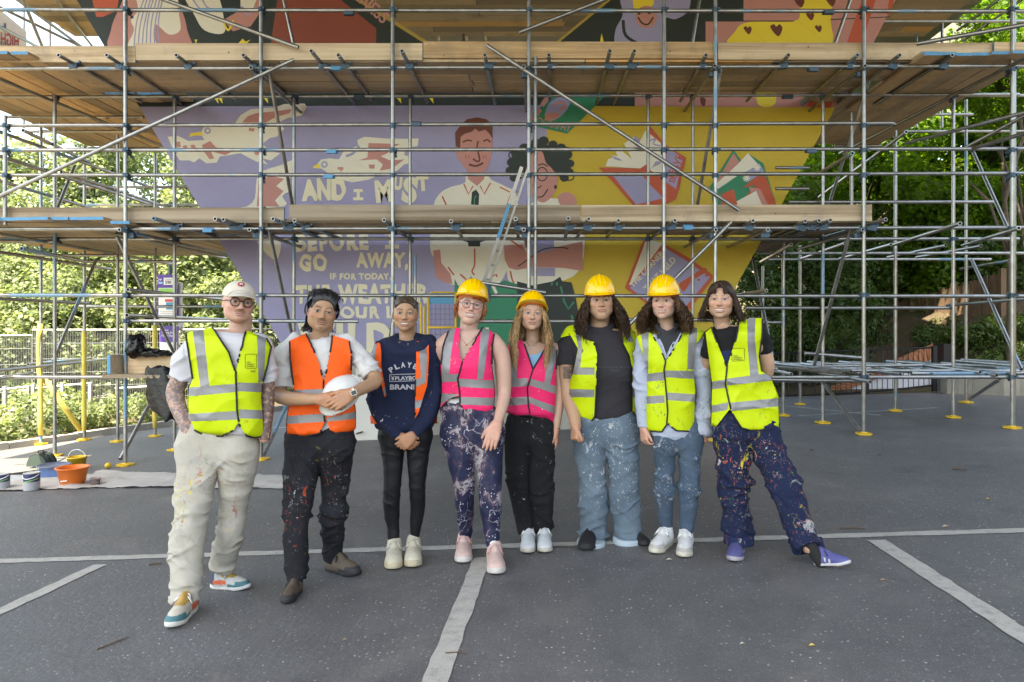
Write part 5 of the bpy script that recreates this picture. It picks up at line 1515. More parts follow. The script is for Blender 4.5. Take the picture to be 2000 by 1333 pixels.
# ---------------------------------------------------------------- materials for people
def m_tone(name, rough=.5, bump=.0, bscale=300, spec=.4, sss=0.0, noise_amt=.08):
    if name in MATS: return MATS[name]
    t = NT(name); at = t.n('Attribute'); at.attribute_name = 'tone'
    v = t.coord('World'); n = t.noise(v, 45, 4, .6)
    c = t.mix(1.0, at.outputs['Color'], t.ramp(n, [(.2, 1 - noise_amt * 1.5), (.8, 1 + noise_amt)]), 'MULTIPLY')
    t.set(c, rough, 0, spec)
    if sss:
        t.b.inputs['Subsurface Weight'].default_value = sss; t.b.inputs['Subsurface Radius'].default_value = (.012, .005, .003); t.b.inputs['Subsurface Scale'].default_value = 1.0
    if bump: t.bump(t.noise(v, bscale, 2), bump, .002)
    MATS[name] = t.m
    return t.m
def m_cloth(name, col, splat=None, density=.0, rough=.85, var=.14, weave=900, zr=None, dirt=None, fade=None, sheen=0.0, fluor=0.0):
    if name in MATS: return MATS[name]
    t = NT(name); v = t.coord('World')
    n = t.noise(v, 6, 5, .65)
    c = t.mix(n, tuple(x * (1 - var) for x in col), tuple(min(1, x * (1 + var)) for x in col))
    if fade is not None: c = t.mix(t.ramp(t.noise(v, 3.5, 4, .6), [(.4, 0.0), (.72, .75)]), c, fade)
    if dirt is not None: c = t.mix(t.ramp(t.noise(v, 8, 6, .75), [(.5, 0.0), (.75, .6)]), c, dirt)
    if splat:
        pos = t.n('NewGeometry').outputs['Position']; sx = t.n('SeparateXYZ'); t.l(pos, sx.inputs[0])
        zm = None
        if zr:
            zm = t.ramp(t.math('DIVIDE', t.math('SUBTRACT', sx.outputs[2], zr[0]), zr[1] - zr[0]), [(0, 0.0), (.3, 1.0), (.7, 1.0), (1, .1)])
        wv = t.n('VectorMath', operation='ADD'); t.l(v, wv.inputs[0])
        nd = t.n('TexNoise'); nd.inputs['Scale'].default_value = 22; nd.inputs['Detail'].default_value = 4; t.l(v, nd.inputs['Vector'])
        sc = t.n('VectorMath', operation='SCALE'); t.l(nd.outputs['Color'], sc.inputs[0]); sc.inputs['Scale'].default_value = .05
        t.l(sc.outputs[0], wv.inputs[1])
        cl = t.ramp(t.noise(v, 4.2, 3, .6), [(.40, 0.0), (.56, 1.0)])
        if zm is not None: cl = t.math('MULTIPLY', cl, zm)
        wx = t.n('VectorMath', operation='MULTIPLY'); t.l(wv.outputs[0], wx.inputs[0]); wx.inputs[1].default_value = (1, 1, .55)
        for li, q in enumerate(splat):          # brushed and wiped smears, one noise per colour
            off = t.n('VectorMath', operation='ADD'); t.l(wx.outputs[0], off.inputs[0]); off.inputs[1].default_value = (li * 7.7, li * 3.1, li * 5.3)
            th = .66 - .10 * min(density, .7)
            m = t.ramp(t.noise(off.outputs[0], (9, 15, 24)[li % 3], 6, .66, 1.4), [(th, 0.0), (th + .035, .9)])
            c = t.mix(t.math('MULTIPLY', m, cl), c, q)
        for li, (s_, thr) in enumerate(((60, .26), (120, .30))):   # fine flicked drops
            vo = t.n('TexVoronoi'); vo.inputs['Scale'].default_value = s_; t.l(wv.outputs[0], vo.inputs['Vector'])
            sp = t.n('SeparateColor'); t.l(vo.outputs['Color'], sp.inputs[0])
            m = t.math('MULTIPLY', t.math('LESS_THAN', vo.outputs['Distance'], thr), t.math('GREATER_THAN', sp.outputs[0], 1 - density * .28))
            m = t.math('MULTIPLY', m, t.math('ADD', t.math('MULTIPLY', cl, .8), .1))
            k = len(splat); pal = t.ramp(sp.outputs[1], [(i / k, q) for i, q in enumerate(splat)], 'CONSTANT')
            c = t.mix(m, c, pal)
    t.set(c, rough, 0, .25)
    if sheen: t.b.inputs['Sheen Weight'].default_value = sheen
    t.bump(t.math('ADD', t.math('MULTIPLY', t.noise(v, weave, 2), .5), t.math('MULTIPLY', t.noise(t.coord('World', (1, 1, .35), (R(20), R(35), 0)), 42, 3, .6), .5)), .22, .004)
    MATS[name] = t.m
    return t.m
# ================================================================ people: parts shared by all figures
def rotm(yaw=0, pitch=0, roll=0):
    "yaw>0 turns the face to the picture's left, pitch>0 looks down, roll>0 tips the head to the picture's right"
    return np.array(Matrix.Rotation(R(-yaw), 3, 'Z') @ Matrix.Rotation(R(pitch), 3, 'X') @ Matrix.Rotation(R(roll), 3, 'Y'))
class Head:
    def __init__(s, x, y, Y, hh, yaw=0, pitch=0, roll=0):
        s.C = np.array(P(x, y, Y)); s.hh = hh; s.R = rotm(yaw, pitch, roll)
    def w(s, q, extra=None):
        q = np.asarray(q, float)
        Rm = s.R if extra is None else s.R @ extra
        return s.C + s.hh * (q @ Rm.T)
    def l(s, p): return ((np.asarray(p) - s.C) @ s.R) / s.hh
    def local(s, x, y, z, Rm=None):
        Rm = s.R if Rm is None else Rm
        dx, dy, dz = x - s.C[0], y - s.C[1], z - s.C[2]
        return [(Rm[0][i] * dx + Rm[1][i] * dy + Rm[2][i] * dz) / s.hh for i in range(3)]
def head_prim(hd, o):
    jw, fat, open_, smile = o.get('jaw', 1.0), o.get('fat', 0.0), o.get('open', 0.0), o.get('smile', 0.0)
    def fn(x, y, z):
        x, y, z = hd.local(x, y, z); ax = np.abs(x)
        d = ellip(x, y, z, (0, .07, .13), (.345, .425, .37))
        d = smin(d, ellip(x, y, z, (0, -.05, -.10), (.305 * jw + fat * .02, .335, .36)), .12)
        d = smin(d, ellip(x, y, z, (0, -.12, -.295), (.232 * jw + fat * .035, .23, .19)), .10)
        d = smin(d, ellip(ax, y, z, (.190 * jw, -.02, -.255), (.095, .14, .125)), .10)
        d = smin(d, ellip(x, y, z, (0, -.275, -.415), (.10 * jw, .085, .08)), .09)
        if fat: d = smin(d, ellip(x, y, z, (0, -.16, -.46), (.17, .15, .10)), .09)
        ck = .02 * smile
        d = smin(d, ellip(ax, y, z, (.158, -.245 - ck, -.115 + ck * .6), (.105 + ck, .10, .095)), .08)
        d = smin(d, ellip(ax, y, z, (.115, -.335, .095), (.125, .055, .036)), .06)
        d = smax(d, -ellip(ax, y, z, (.138, -.435, .012), (.088, .085, .052)), .06)
        # eyelids
        d = smin(d, ellip(ax, y, z, (.138, -.338, .046), (.083, .056, .027)), .018)
        d = smin(d, ellip(ax, y, z, (.138, -.330, -.036), (.080, .05, .020)), .025)
        # nose
        t = np.clip((.07 - z) / .19, 0, 1)
        d = smin(d, np.sqrt(x * x + (y + .345 + .115 * t) ** 2 + (np.minimum(z + .12, 0) + np.maximum(z - .07, 0)) ** 2) - (.028 + .018 * t), .05)
        d = smin(d, ellip(x, y, z, (0, -.462, -.135), (.046, .048, .042)), .03)
        d = smin(d, ellip(ax, y, z, (.048, -.412, -.148), (.036, .05, .034)), .025)
        # lips, curved up at the corners with a smile
        zz = z - smile * 1.3 * x * x
        up, lo_ = -.252 + open_ * .010, -.300 - open_ * .034
        d = smin(d, ellip(x, y, zz, (0, -.372, up), (.108 + .03 * smile, .05, .022)), .025)
        d = smin(d, ellip(x, y, zz, (0, -.365, lo_), (.092 + .025 * smile, .052, .026)), .025)
        d = smax(d, -ellip(x, y, zz, (0, -.435, (up + lo_) / 2), (.10 + .03 * smile, .05, .006 + open_ * .022)), .012)
        # ears
        e = ellip(ax, y - .25 * (z + .05), z, (.335, .055, -.05), (.028, .075, .115)); d = smin(d, e, .02)
        d = smax(d, -ellip(ax, y, z, (.375, .035, -.045), (.03, .03, .06)), .02)
        return d * hd.hh
    c = hd.C; r = hd.hh * .62
    return Prim(c - r, c + r, fn, .02)
def face_paint(hd, V, C, o):
    "skin colouring in head space: lips, brows, lashes, beard, flush, painted shade in mouth and nostrils"
    q = hd.l(V); x, y, z = q.T; ax = np.abs(x); front = y < -.12
    skin = np.array(o['skin'])
    smile, open_ = o.get('smile', 0), o.get('open', 0)
    inh = (np.abs(x) < .5) & (np.abs(z) < .6) & (np.abs(y) < .6)
    def mixc(m, col, a=1.0):
        m = (m * a)[:, None]; C[:] = C * (1 - m) + np.array(col) * m
    def soft(d, w): return np.clip(.5 - d / w, 0, 1)
    fl = soft(np.hypot(ax - .19, z + .11) - .09, .12) + .8 * soft(np.hypot(x, z + .14) - .05, .08)
    mixc(np.clip(fl, 0, 1) * front * inh, skin * np.array((1.10, .74, .68)), .5)
    mixc(soft(np.hypot(ax - .35, z + .04) - .1, .08) * inh * (y > -.15), skin * np.array((1.1, .74, .66)), .4)
    bl = fbm(V * 55, 21, 3) - .44; C[inh] *= (1 + np.stack([bl * .06, bl * .28, bl * .3], 1))[inh]
    zz = z - smile * 1.3 * x * x
    up, lo_ = -.252 + open_ * .010, -.300 - open_ * .034
    lip = np.maximum(soft(np.hypot(x / (.105 + .03 * smile), (zz - up) / .024) - 1, .35), soft(np.hypot(x / (.09 + .025 * smile), (zz - lo_) / .028) - 1, .35))
    mixc(lip * (y < -.3), o.get('lip', skin * np.array((.95, .55, .52))), .6)
    mixc(soft(np.abs(zz - (up + lo_) / 2) - .006 - open_ * .012, .014) * soft(np.abs(x) - .10 - .02 * smile, .02) * (y < -.3), skin * .22, .85)  # shade between the lips painted as a dark line
    bz = .095 + .025 * np.clip((ax - .06) / .1, 0, 1) - .04 * np.clip((ax - .16) / .07, 0, 1) + o.get('brow_z', 0)
    mixc(soft(np.abs(z - bz) - .012 * o.get('brow_t', 1), .016) * soft(.052 - ax, .02) * soft(ax - .225, .02) * (y < -.15), o.get('brow', (.05, .03, .02)), o.get('brow_a', .8))
    lash = np.abs(z - (.027 - 1.9 * (ax - .138) ** 2))
    mixc(soft(lash - .006, .014) * soft(np.abs(ax - .138) - .078, .02) * (y < -.25), (.03, .02, .016), .85)
    mixc(soft(np.abs(z + .020 - 1.2 * (ax - .138) ** 2) - .003, .012) * soft(np.abs(ax - .138) - .07, .02) * (y < -.25), skin * .45, .5)
    mixc(soft(np.hypot((ax - .135) / .1, (z - .01) / .06) - 1, .4) * (y < -.2), skin * np.array((.72, .62, .58)), .35)
    mixc(soft(np.hypot((ax - .028) / .018, (z + .165) / .010) - 1, .8) * (y < -.38), skin * .25, .7)  # nostril shade painted as dark spots
    nz = vnoise(V * 260, 3)
    if 'beard' in o:
        col, a_m, a_c = o['beard']
        mous = soft(np.abs(z + .212 + .25 * x * x) - .030, .02) * soft(ax - .13, .04) * (y < -.25)
        chin = soft(np.hypot(x / .2, (z + .50) / .12) - 1, .5) * (y < .05) * (z < -.36)
        mixc(mous * (.6 + .4 * nz), col, a_m); mixc(chin * (.55 + .45 * nz), col, a_c)
        if 'goatee' in o: mixc(soft(np.hypot(x / .06, (z + .405) / .035) - 1, .6) * front, col, o['goatee'])
def eyes_mesh(hd, o):
    parts = []
    for sx in (-1, 1):
        n, m = 18, 12; V, Q = [], []
        for j in range(m + 1):
            th = math.pi * j / m
            for i in range(n):
                ph = 2 * math.pi * i / n
                V.append((math.sin(th) * math.cos(ph), -math.cos(th), math.sin(th) * math.sin(ph)))
        for j in range(m):
            for i in range(n):
                a, b = j * n + i, j * n + (i + 1) % n
                Q.append((a, b, b + n, a + n))
        V = np.array(V); Q = np.array(Q)
        g = np.array(o.get('gaze', (0, 0)))
        ang = np.arccos(np.clip(V @ np.array([g[0], -1, g[1]]) / np.linalg.norm([g[0], -1, g[1]]), -1, 1))
        C = np.full((len(V), 3), .42) * np.array((1, .95, .92)); ir = np.array(o.get('iris', (.07, .045, .03)))
        C[ang < .74] = ir * .45; C[ang < .64] = ir * .9; C[ang < .34] = (.006, .006, .006)
        W = hd.w(V * .060 + np.array((sx * .138, -.318, .004)))
        me = np_mesh(W, Q); paint_attr(me, C); parts.append(me)
    return parts
def hand(W, d, palm, side, L=.185, curl=(25, 30, 20), spread=1.0, thumb=(.55, .5), k=.006):
    "hand from the wrist W along d; palm = palm normal, side = towards the thumb"
    W, d, palm, side = [np.array(a, float) for a in (W, d, palm, side)]
    d /= np.linalg.norm(d); palm -= d * (palm @ d); palm /= np.linalg.norm(palm); s0 = np.cross(palm, d); side = s0 if s0 @ side > 0 else -s0
    s = L / .185; out = []
    kn = W + d * .088 * s
    for i, (off, ln) in enumerate(((.030, .072), (.010, .080), (-.011, .074), (-.031, .060))):
        b = kn + side * off * s; dd = d + side * off * 1.6 * spread; dd /= np.linalg.norm(dd)
        out.append(chain([W + side * off * .55 * s + d * .008 * s, W + side * off * .9 * s + d * .05 * s, b], [.016 * s, .0145 * s, .0115 * s], 1, .016 * s))
        pts, rad, p, a = [b], [.0105 * s], b.copy(), 0
        for j, fr in enumerate((.44, .32, .24)):
            a += R(curl[j] * (1 + .12 * i)); v = dd * math.cos(a) + palm * math.sin(a)
            p = p + v * ln * fr * s; pts.append(p.copy()); rad.append((.0098, .0088, .0072)[j] * s * (1 if i < 3 else .9))
        out.append(chain(pts, rad, 1, k * s))
    b = W + d * .028 * s + side * .026 * s
    v1 = d * .75 + side * thumb[0] + palm * .25; v1 /= np.linalg.norm(v1); v2 = d * .9 + side * thumb[1] * .4 + palm * .35; v2 /= np.linalg.norm(v2)
    out.append(chain([W + side * .012 * s, b, b + v1 * .036 * s, b + v1 * .036 * s + v2 * .030 * s, b + v1 * .036 * s + v2 * .052 * s], [.016 * s, .0155 * s, .0125 * s, .0105 * s, .008 * s], 1, .012 * s))
    return out
def hair_mesh(hd, strands, rad, n=5):
    "strands: list of (k,3) head-space polylines; rad = thickness in head units at root and tip"
    Vs, Qs, o = [], [], 0; tone = []; g_ = random.Random(len(strands))
    for s in strands:
        w = hd.w(np.array(s)); k = len(w)
        t = np.gradient(w, axis=0); t /= np.linalg.norm(t, axis=1)[:, None] + 1e-9
        up = np.cross(t, np.array((.31, .9, .17))); up /= np.linalg.norm(up, axis=1)[:, None] + 1e-9; b = np.cross(t, up)
        r = np.interp(np.linspace(0, 1, k), [0, .15, .7, 1], [rad * .6, rad, rad * .85, rad * .12]) * hd.hh
        a = 2 * math.pi * np.arange(n) / n
        V = w[:, None, :] + r[:, None, None] * (np.cos(a)[None, :, None] * up[:, None, :] + np.sin(a)[None, :, None] * b[:, None, :])
        tone.append(np.full(k * n, g_.uniform(.45, 1.65) if g_.random() < .8 else g_.uniform(.3, 2.1)))
        i = np.arange((k - 1) * n).reshape(k - 1, n); j = np.roll(i, -1, 1)
        Qs.append(np.stack([i, j, j + n, i + n], -1).reshape(-1, 4) + o); Vs.append(V.reshape(-1, 3)); o += k * n
    return np.concatenate(Vs), np.concatenate(Qs), np.concatenate(tone)
def cr_path(keys, m):
    keys = np.array(keys, float); N = len(keys); out = []
    for u in np.linspace(0, N - 1, m):
        i = min(int(u), N - 2); t = u - i
        p0, p1, p2, p3 = keys[max(i - 1, 0)], keys[i], keys[i + 1], keys[min(i + 2, N - 1)]
        out.append(.5 * ((2 * p1) + (-p0 + p2) * t + (2 * p0 - 5 * p1 + 4 * p2 - p3) * t * t + (-p0 + 3 * p1 - 3 * p2 + p3) * t ** 3))
    return np.array(out)
def falling_hair(seed, n, part_x, z_end, vol, wave, freq, front_deg, drape=0.0, jit=.08, curl3=0.0, m=18, flare=0.0):
    "hair combed from a parting and falling round the face; vol(z)->horizontal radius factor"
    g = random.Random(seed); out = []
    for _ in range(n):
        sgn = g.choice((-1, 1)); phi = R(g.uniform(front_deg, 180)); lay = g.uniform(0, 1)
        y_r = np.interp(phi, (R(front_deg), math.pi), (-.24, .30)) + g.uniform(-.08, .08)
        root = (part_x + sgn * g.uniform(.0, .03), y_r, .13 + .375 * math.sqrt(max(.02, 1 - ((y_r - .07) / .46) ** 2)))
        sx, cy2 = sgn * math.sin(phi), -math.cos(phi)
        kk = [root, (part_x * .5 + sx * .24, .07 + cy2 * .30 + (y_r - .07) * .3, .40), (sx * .365, .06 + cy2 * .42, .16)]
        ze = z_end + g.uniform(-jit, jit) * 2 + .12 * (phi < R(front_deg + 25))
        for z in np.linspace(-.05, ze, 5):
            v = vol(z) * (1 + .12 * (lay - .5) * 2)
            kk.append((sx * .385 * v + sgn * flare * max(0, -z - .2), .06 + cy2 * .40 * v - drape * max(0, -z - .35) * max(0, -cy2 * .6 + .6), z))
        p = cr_path(kk, m); t = np.linspace(0, 1, m); a = g.uniform(0, 6.28); A = wave * np.clip(t * 2.2 - .5, 0, 1) * g.uniform(.5, 1.3)
        p[:, 0] += A * np.sin(2 * math.pi * freq * t * g.uniform(.85, 1.15) + a); p[:, 1] += A * np.cos(2 * math.pi * freq * t + a * 1.7) * (1 + curl3); p[:, 2] += curl3 * A * np.sin(4 * math.pi * freq * t + a)
        out.append(p)
    return out
def helmet_prim(hd, pitch=0.0, roll=0.0, s=1.0, peak=1.0, solid=False):
    Rm = hd.R @ np.array(Matrix.Rotation(R(pitch), 3, 'X') @ Matrix.Rotation(R(roll), 3, 'Y'))
    def fn(x, y, z):
        x, y, z = hd.local(x, y, z, Rm); x, y, z = x / s, y / s, z / s; ax = np.abs(x)
        dome = ellip(x, y, z, (0, .04, .20), (.445, .565, .555))
        for x0 in (() if solid else (0, .115)): dome = smin(dome, ellip(ax, y, z, (x0, .04, .44), (.032, .50, .350 - .05 * (x0 > 0))), .012)
        dome = smin(dome, ellip(ax, y, z, (.225, .04, .36), (.028, .46, .27)), .012) if not solid else smin(dome, ellip(x, y, z, (0, .04, .40), (.13, .47, .375)), .02)
        for x0 in (.17,): dome = smin(dome, ellip(ax, y, z, (x0, -.47, .235), (.028, .05, .05)), .02)
        dome = np.maximum(dome, .165 - z)
        rim = ellip(x, y, z, (0, .03, .19), (.50, .62, .032))
        pk = smax(ellip(x, y, z + .10 * np.clip(-y - .35, 0, 1) , (0, -.28, .185), (.41, .50, .028)), y - .0, .05) if peak else rim
        d = smin(smin(dome, rim, .03), pk, .03)
        if not solid: d = smax(d, -ellip(x, y, z, (0, .04, .13), (.415, .535, .545)), .012)
        return d * hd.hh * s
    r = hd.hh * .95 * s
    return Prim(hd.C - r, hd.C + r, fn, .01), Rm
def fold_disp(V, N, amp, scale, seed, zamp=None):
    "drag folds: two families of slanting creases plus soft billow"
    w = (fbm(V * 6, seed + 5) - .45)[:, None] * np.array((.10, .10, .16)); q = V + w
    th = np.arctan2(V[:, 1] - V[:, 1].mean(), V[:, 0] - V[:, 0].mean())
    d = np.zeros(len(V)); sz = scale[2]; sx = scale[0]
    for i, ang in enumerate((38, -33, 8)):
        c, s_ = math.cos(R(ang)), math.sin(R(ang))
        u = q[:, 2] * c + q[:, 0] * s_; v_ = -q[:, 2] * s_ + q[:, 0] * c
        n = vnoise(np.stack([u * sz, v_ * sx * .45, q[:, 1] * sx * .6], 1), seed + 11 * i)
        m = np.clip((vnoise(V * 5.0 + 9 * i, seed + 31 + i) - .35) * 2.6, 0, 1)
        d += (np.clip(1 - np.abs(2 * n - 1) * 1.25, 0, 1) ** 3.0 - .14) * m
    d = d * amp * 1.15 + (fbm(V * np.array((9, 9, 6)), seed + 9, 2) - .37) * amp * .4
    if zamp is not None: d = d * zamp(V)
    return V + N * (d - amp * .12)[:, None]
SHOE_N = [0]
def shoe(root, heel, toe, up_col, sole_col, style, lift=0.0, width=1.0, chunky=1.0, toe_col=None, lace_col=(.6, .58, .55), accent=None, ankle=.10):
    heel, toe = np.array(G(*heel)), np.array(G(*toe))
    L = max(.22, np.linalg.norm((toe - heel)[:2])); L = min(L, .31); f = (toe - heel); f[2] = 0; f /= np.linalg.norm(f)
    c = (heel + toe) / 2; heel = c - f * L / 2; heel[2] = gz(heel[0], heel[1])
    f[2] = GA * f[0] + GB * f[1] + lift; f /= np.linalg.norm(f)
    s = np.array((-f[1], f[0], 0)); s /= np.linalg.norm(s); u = np.cross(f, s); u = u if u[2] > 0 else -u
    k = L / .28; w = .047 * width
    Rt = np.stack([f, s, u], 1)
    def local(fn):
        def g(x, y, z):
            dx, dy, dz = x - heel[0], y - heel[1], z - heel[2]
            q = [(Rt[0][i] * dx + Rt[1][i] * dy + Rt[2][i] * dz) / k for i in range(3)]
            return fn(*q) * k
        return g
    sh = .026 * chunky
    def upper(x, y, z):
        z = z - sh * .6
        d = ellip(x, y, z, (.06, 0, .030), (.062, .037 * width, .062))
        d = smin(d, ellip(x, y, z, (.135, 0, .024), (.095, .040 * width, .048)), .03)
        d = smin(d, ellip(x, y, z, (.215, 0, .014), (.062, .044 * width, .034 * (.6 + .4 * chunky))), .03)
        d = smin(d, np.sqrt((x - .06 - .1 * np.clip(z - .05, 0, .1)) ** 2 + y ** 2 + (z - np.clip(z, .03, ankle - .02)) ** 2) - .039, .02)
        d = smin(d, ellip(x, y, z, (.115, 0, .062), (.035, .022, .035)), .02)   # tongue
        return np.maximum(d, -z - sh * .3)
    def sole(x, y, z):
        r = np.minimum(np.sqrt(((x - .07) / .075) ** 2 + (y / (w * .86)) ** 2), np.minimum(np.sqrt(((x - .205) / .078) ** 2 + (y / w) ** 2), np.sqrt(((x - .14) / .11) ** 2 + (y / (w * .84)) ** 2)))
        toe_up = .012 * np.clip((x - .2) / .08, 0, 1)
        return smax((r - 1) * .045, np.maximum(z - sh - toe_up, toe_up - z), .008)
    lo, hi = heel - .15 * k - .02, heel + .42 * k
    V, Q = surface([Prim(heel - .4, heel + .4, local(upper), .005)], .0045, np.minimum(heel, heel + f * L) - .09, np.maximum(heel, heel + f * L) + np.array((.09, .09, .19)))
    q = (V - heel) @ Rt / k
    C = np.tile(np.array(up_col, float), (len(V), 1))
    if toe_col is not None:
        m = (q[:, 0] > .205) & (q[:, 2] < .055) | (q[:, 2] < sh + .012) & (q[:, 0] > .15); C[m] = toe_col
    if accent:
        for (x0, x1, z0, z1, col) in accent:
            m = (q[:, 0] > x0) & (q[:, 0] < x1) & (q[:, 2] > z0) & (q[:, 2] < z1); C[m] = col
    C *= (.85 + .3 * fbm(V * 40, SHOE_N[0], 2))[:, None]; SHOE_N[0] += 3
    me = np_mesh(V, Q); paint_attr(me, np.clip(C, 0, 1)); o = link('shoe', me, m_tone('shoe upper', .65, .25, 250), root)
    V, Q = surface([Prim(heel - .4, heel + .4, local(sole), .005)], .005, np.minimum(heel, heel + f * L) - .09, np.maximum(heel, heel + f * L) + np.array((.09, .09, .12)))
    me = np_mesh(V, Q); C = np.tile(np.array(sole_col, float), (len(V), 1)) * (.8 + .35 * fbm(V * 30, 5, 2))[:, None]; paint_attr(me, np.clip(C, 0, 1)); link('sole', me, m_tone('shoe sole', .7), o)
    mb = MB(); tw = lambda x, y, z: Vector(heel + Rt @ (np.array((x, y, z)) * k))
    if lace_col is not None:
        for i in range(5):
            x = .115 + i * .017; z = sh * .6 + .083 - i * .0085
            mb.tube([tw(x, -.022, z - .006), tw(x + .005, 0, z + .004), tw(x + .002, .022, z - .006)], .0042 * k, 5)
        for sy in (-1, 1): mb.tube([tw(.108, 0, sh * .6 + .092), tw(.115, sy * .024, sh * .6 + .088), tw(.14, sy * .044, sh * .6 + .055), tw(.132, sy * .03, sh * .6 + .072), tw(.11, 0, sh * .6 + .093)], .0038 * k, 5)
        mb.build('lace', plain('lace %s' % style, lace_col, .8), o, True)
    return heel + Rt @ (np.array((.062, 0, .06)) * k)
# ================================================================ building one figure from traced joints
def rows_of(poly, step=4):
    ys = [p[1] for p in poly]; out = []
    for y in np.arange(min(ys) + .5, max(ys), step):
        xs = []
        for (x0, y0), (x1, y1) in zip(poly, poly[1:] + poly[:1]):
            if (y0 > y) != (y1 > y): xs.append(x0 + (y - y0) * (x1 - x0) / (y1 - y0))
        if len(xs) >= 2: out.append((y, min(xs), max(xs)))
    return np.array(out)
def torso_slices(d):
    Y = d['Y']; m = Y / F
    r = rows_of(d['torso']); y, a, b = r.T
    ker = np.exp(-np.arange(-3, 4) ** 2 / 4.0); ker /= ker.sum()
    sm = lambda v: np.convolve(np.pad(v, 3, mode='edge'), ker, 'valid')
    a, b = sm(a), sm(b)
    w = (b - a) / 2 * m; cx = ((a + b) / 2 - PX) * m; z = H + (PY - y) * m
    kd = d.get('kd', .60); dep = np.minimum(w * kd, np.percentile(w, 60) * kd)
    dep = dep * np.clip((y - y.min() + 6) / 34, .3, 1) ** .5
    bust = d.get('bust')
    yc = np.full(len(y), Y)
    if bust: yc = yc - bust[1] * np.exp(-((y - bust[0]) / 26.0) ** 2)
    o = np.argsort(z)
    return z[o], cx[o], w[o], yc[o], dep[o]
def lp(d, pts):
    "(x, y, r, dY) pixel joints -> points and radii in metres"
    Y = d['Y']; P_, R_ = [], []
    for q in pts:
        yy = Y + (q[3] if len(q) > 3 else 0.0); P_.append(np.array(P(q[0], q[1], yy))); R_.append(q[2] * yy / F)
    return P_, R_
def person(d):
    Y = d['Y']; m = Y / F
    gx, gy_ = d['foot']; g0 = G(gx, gy_)
    root = empty('person', g0, d['label'], 'person', None)
    hx, hy, hdy, yaw, pit, rol = d['head']; hd = Head(hx, hy, Y + hdy, d['hh'], yaw + math.degrees(math.atan2(hx - PX, F)), pit, rol)
    face = d['face']; skin = np.array(face['skin'])
    zs, cx, w, yc, dep = torso_slices(d)
    seed = d['seed']
    ankles = [shoe(root, *S['at'], **S['kw']) for S in d['shoes']]
    for i, L in enumerate(d['legs']):
        e = ankles[i][1] - Y; k0 = L[-1][3]; n_ = len(L)
        d['legs'][i] = [(*q[:3], q[3] + (e - k0) * (j / (n_ - 1)) ** 2) for j, q in enumerate(L)]
    # ------------------------------------------------ body
    bp = [head_prim(hd, face)]
    p, r = lp(d, d['neck']); p = [q + np.array((0, .028, 0)) for q in p]; bp.append(chain(p, r[:-1] + [r[-1] * .86], 1.0, .014))
    bp.append(loft(zs, cx, w * .90, yc, dep * d.get('bodyd', .82), grow=-.008, k=.03))
    arm_prims, hand_boxes = [], []
    for A in d['arms']:
        if 'arm' in A:
            p, r = lp(d, A['arm']); r = [r[0] * A.get('thin', .8), r[1] * (A.get('thin', .8) + 1) / 2] + r[2:]; arm_prims.append(chain(p, r, 1.0, .02))
        if 'hand' in A:
            h = A['hand']; Wp, _ = lp(d, [(*h['wrist'][:2], 1, h['wrist'][2])]); Tp, _ = lp(d, [(*h['to'][:2], 1, h['to'][2])])
            hp = hand(Wp[0], Tp[0] - Wp[0], h['palm'], h['side'], h.get('L', .175), h.get('curl', (20, 30, 20)), h.get('spread', 1.0), h.get('thumb', (.55, .5)))
            arm_prims += hp; hand_boxes.append((np.min([q.lo for q in hp], 0), np.max([q.hi for q in hp], 0)))
    leg_prims = []
    for L in d['legs']:
        p, r = lp(d, L); r = [q * .72 for q in r]; r[-1] = min(r[-1], .036); r[-2] = min(r[-2], .048); leg_prims.append(chain(p, r, .9, .03))
    parts = []
    nz = P(0, d['neck'][-1][1], Y).z - .02
    hb = hd.hh * .66
    parts.append(surface(bp[:2] + bp[2:3], .0034, (hd.C[0] - .17, hd.C[1] - .2, nz - d.get('chest', .10)), (hd.C[0] + .17, hd.C[1] + .22, hd.C[2] + hb)))
    if arm_prims:
        alo, ahi = np.min([q.lo for q in arm_prims], 0), np.max([q.hi for q in arm_prims], 0)
        V, Q = surface(arm_prims + [bp[2]], .0052, alo - .01, ahi + .01)
        # arms are meshed finely where they show, the trunk coarsely below the clothes
        cen = V[Q].mean(1); keep = np.zeros(len(Q), bool)
        for q in arm_prims:
            keep |= ((cen > q.lo - .012) & (cen < q.hi + .012)).all(1)
        parts.append(crop(V, Q, keep))
    parts.append(surface(bp[1:] + leg_prims, .016))
    V, Q = join(parts)
    C = np.tile(skin, (len(V), 1)) * (.93 + .14 * fbm(V * 12, seed, 2))[:, None]
    face_paint(hd, V, C, face)
    px = topx(V)
    q = hd.l(V); body_sel = q[:, 2] < -.62
    for poly, dens, col, sc in d.get('tattoo', ()):
        mk = inpoly(px, poly) & body_sel; nn = fbm(V * sc, seed + 3, 3) / .875
        a = np.clip((nn - (1 - dens) * .75) * 9, 0, 1) * mk * .8; C = C * (1 - a[:, None]) + np.array(col) * a[:, None]
    # flushed knuckles and fingertips
    for lo, hi in hand_boxes:
        mk = ((V > lo) & (V < hi)).all(1); C[mk] *= np.array((1.04, .90, .86))
    me = np_mesh(V, Q); paint_attr(me, np.clip(C, 0, 1))
    link('body', me, m_tone('skin', .46, .10, 400, .35, .12, .04), root)
    for me in eyes_mesh(hd, face): link('eye', me, m_tone('eye', .12, 0, 1, .6, 0, .01), root)
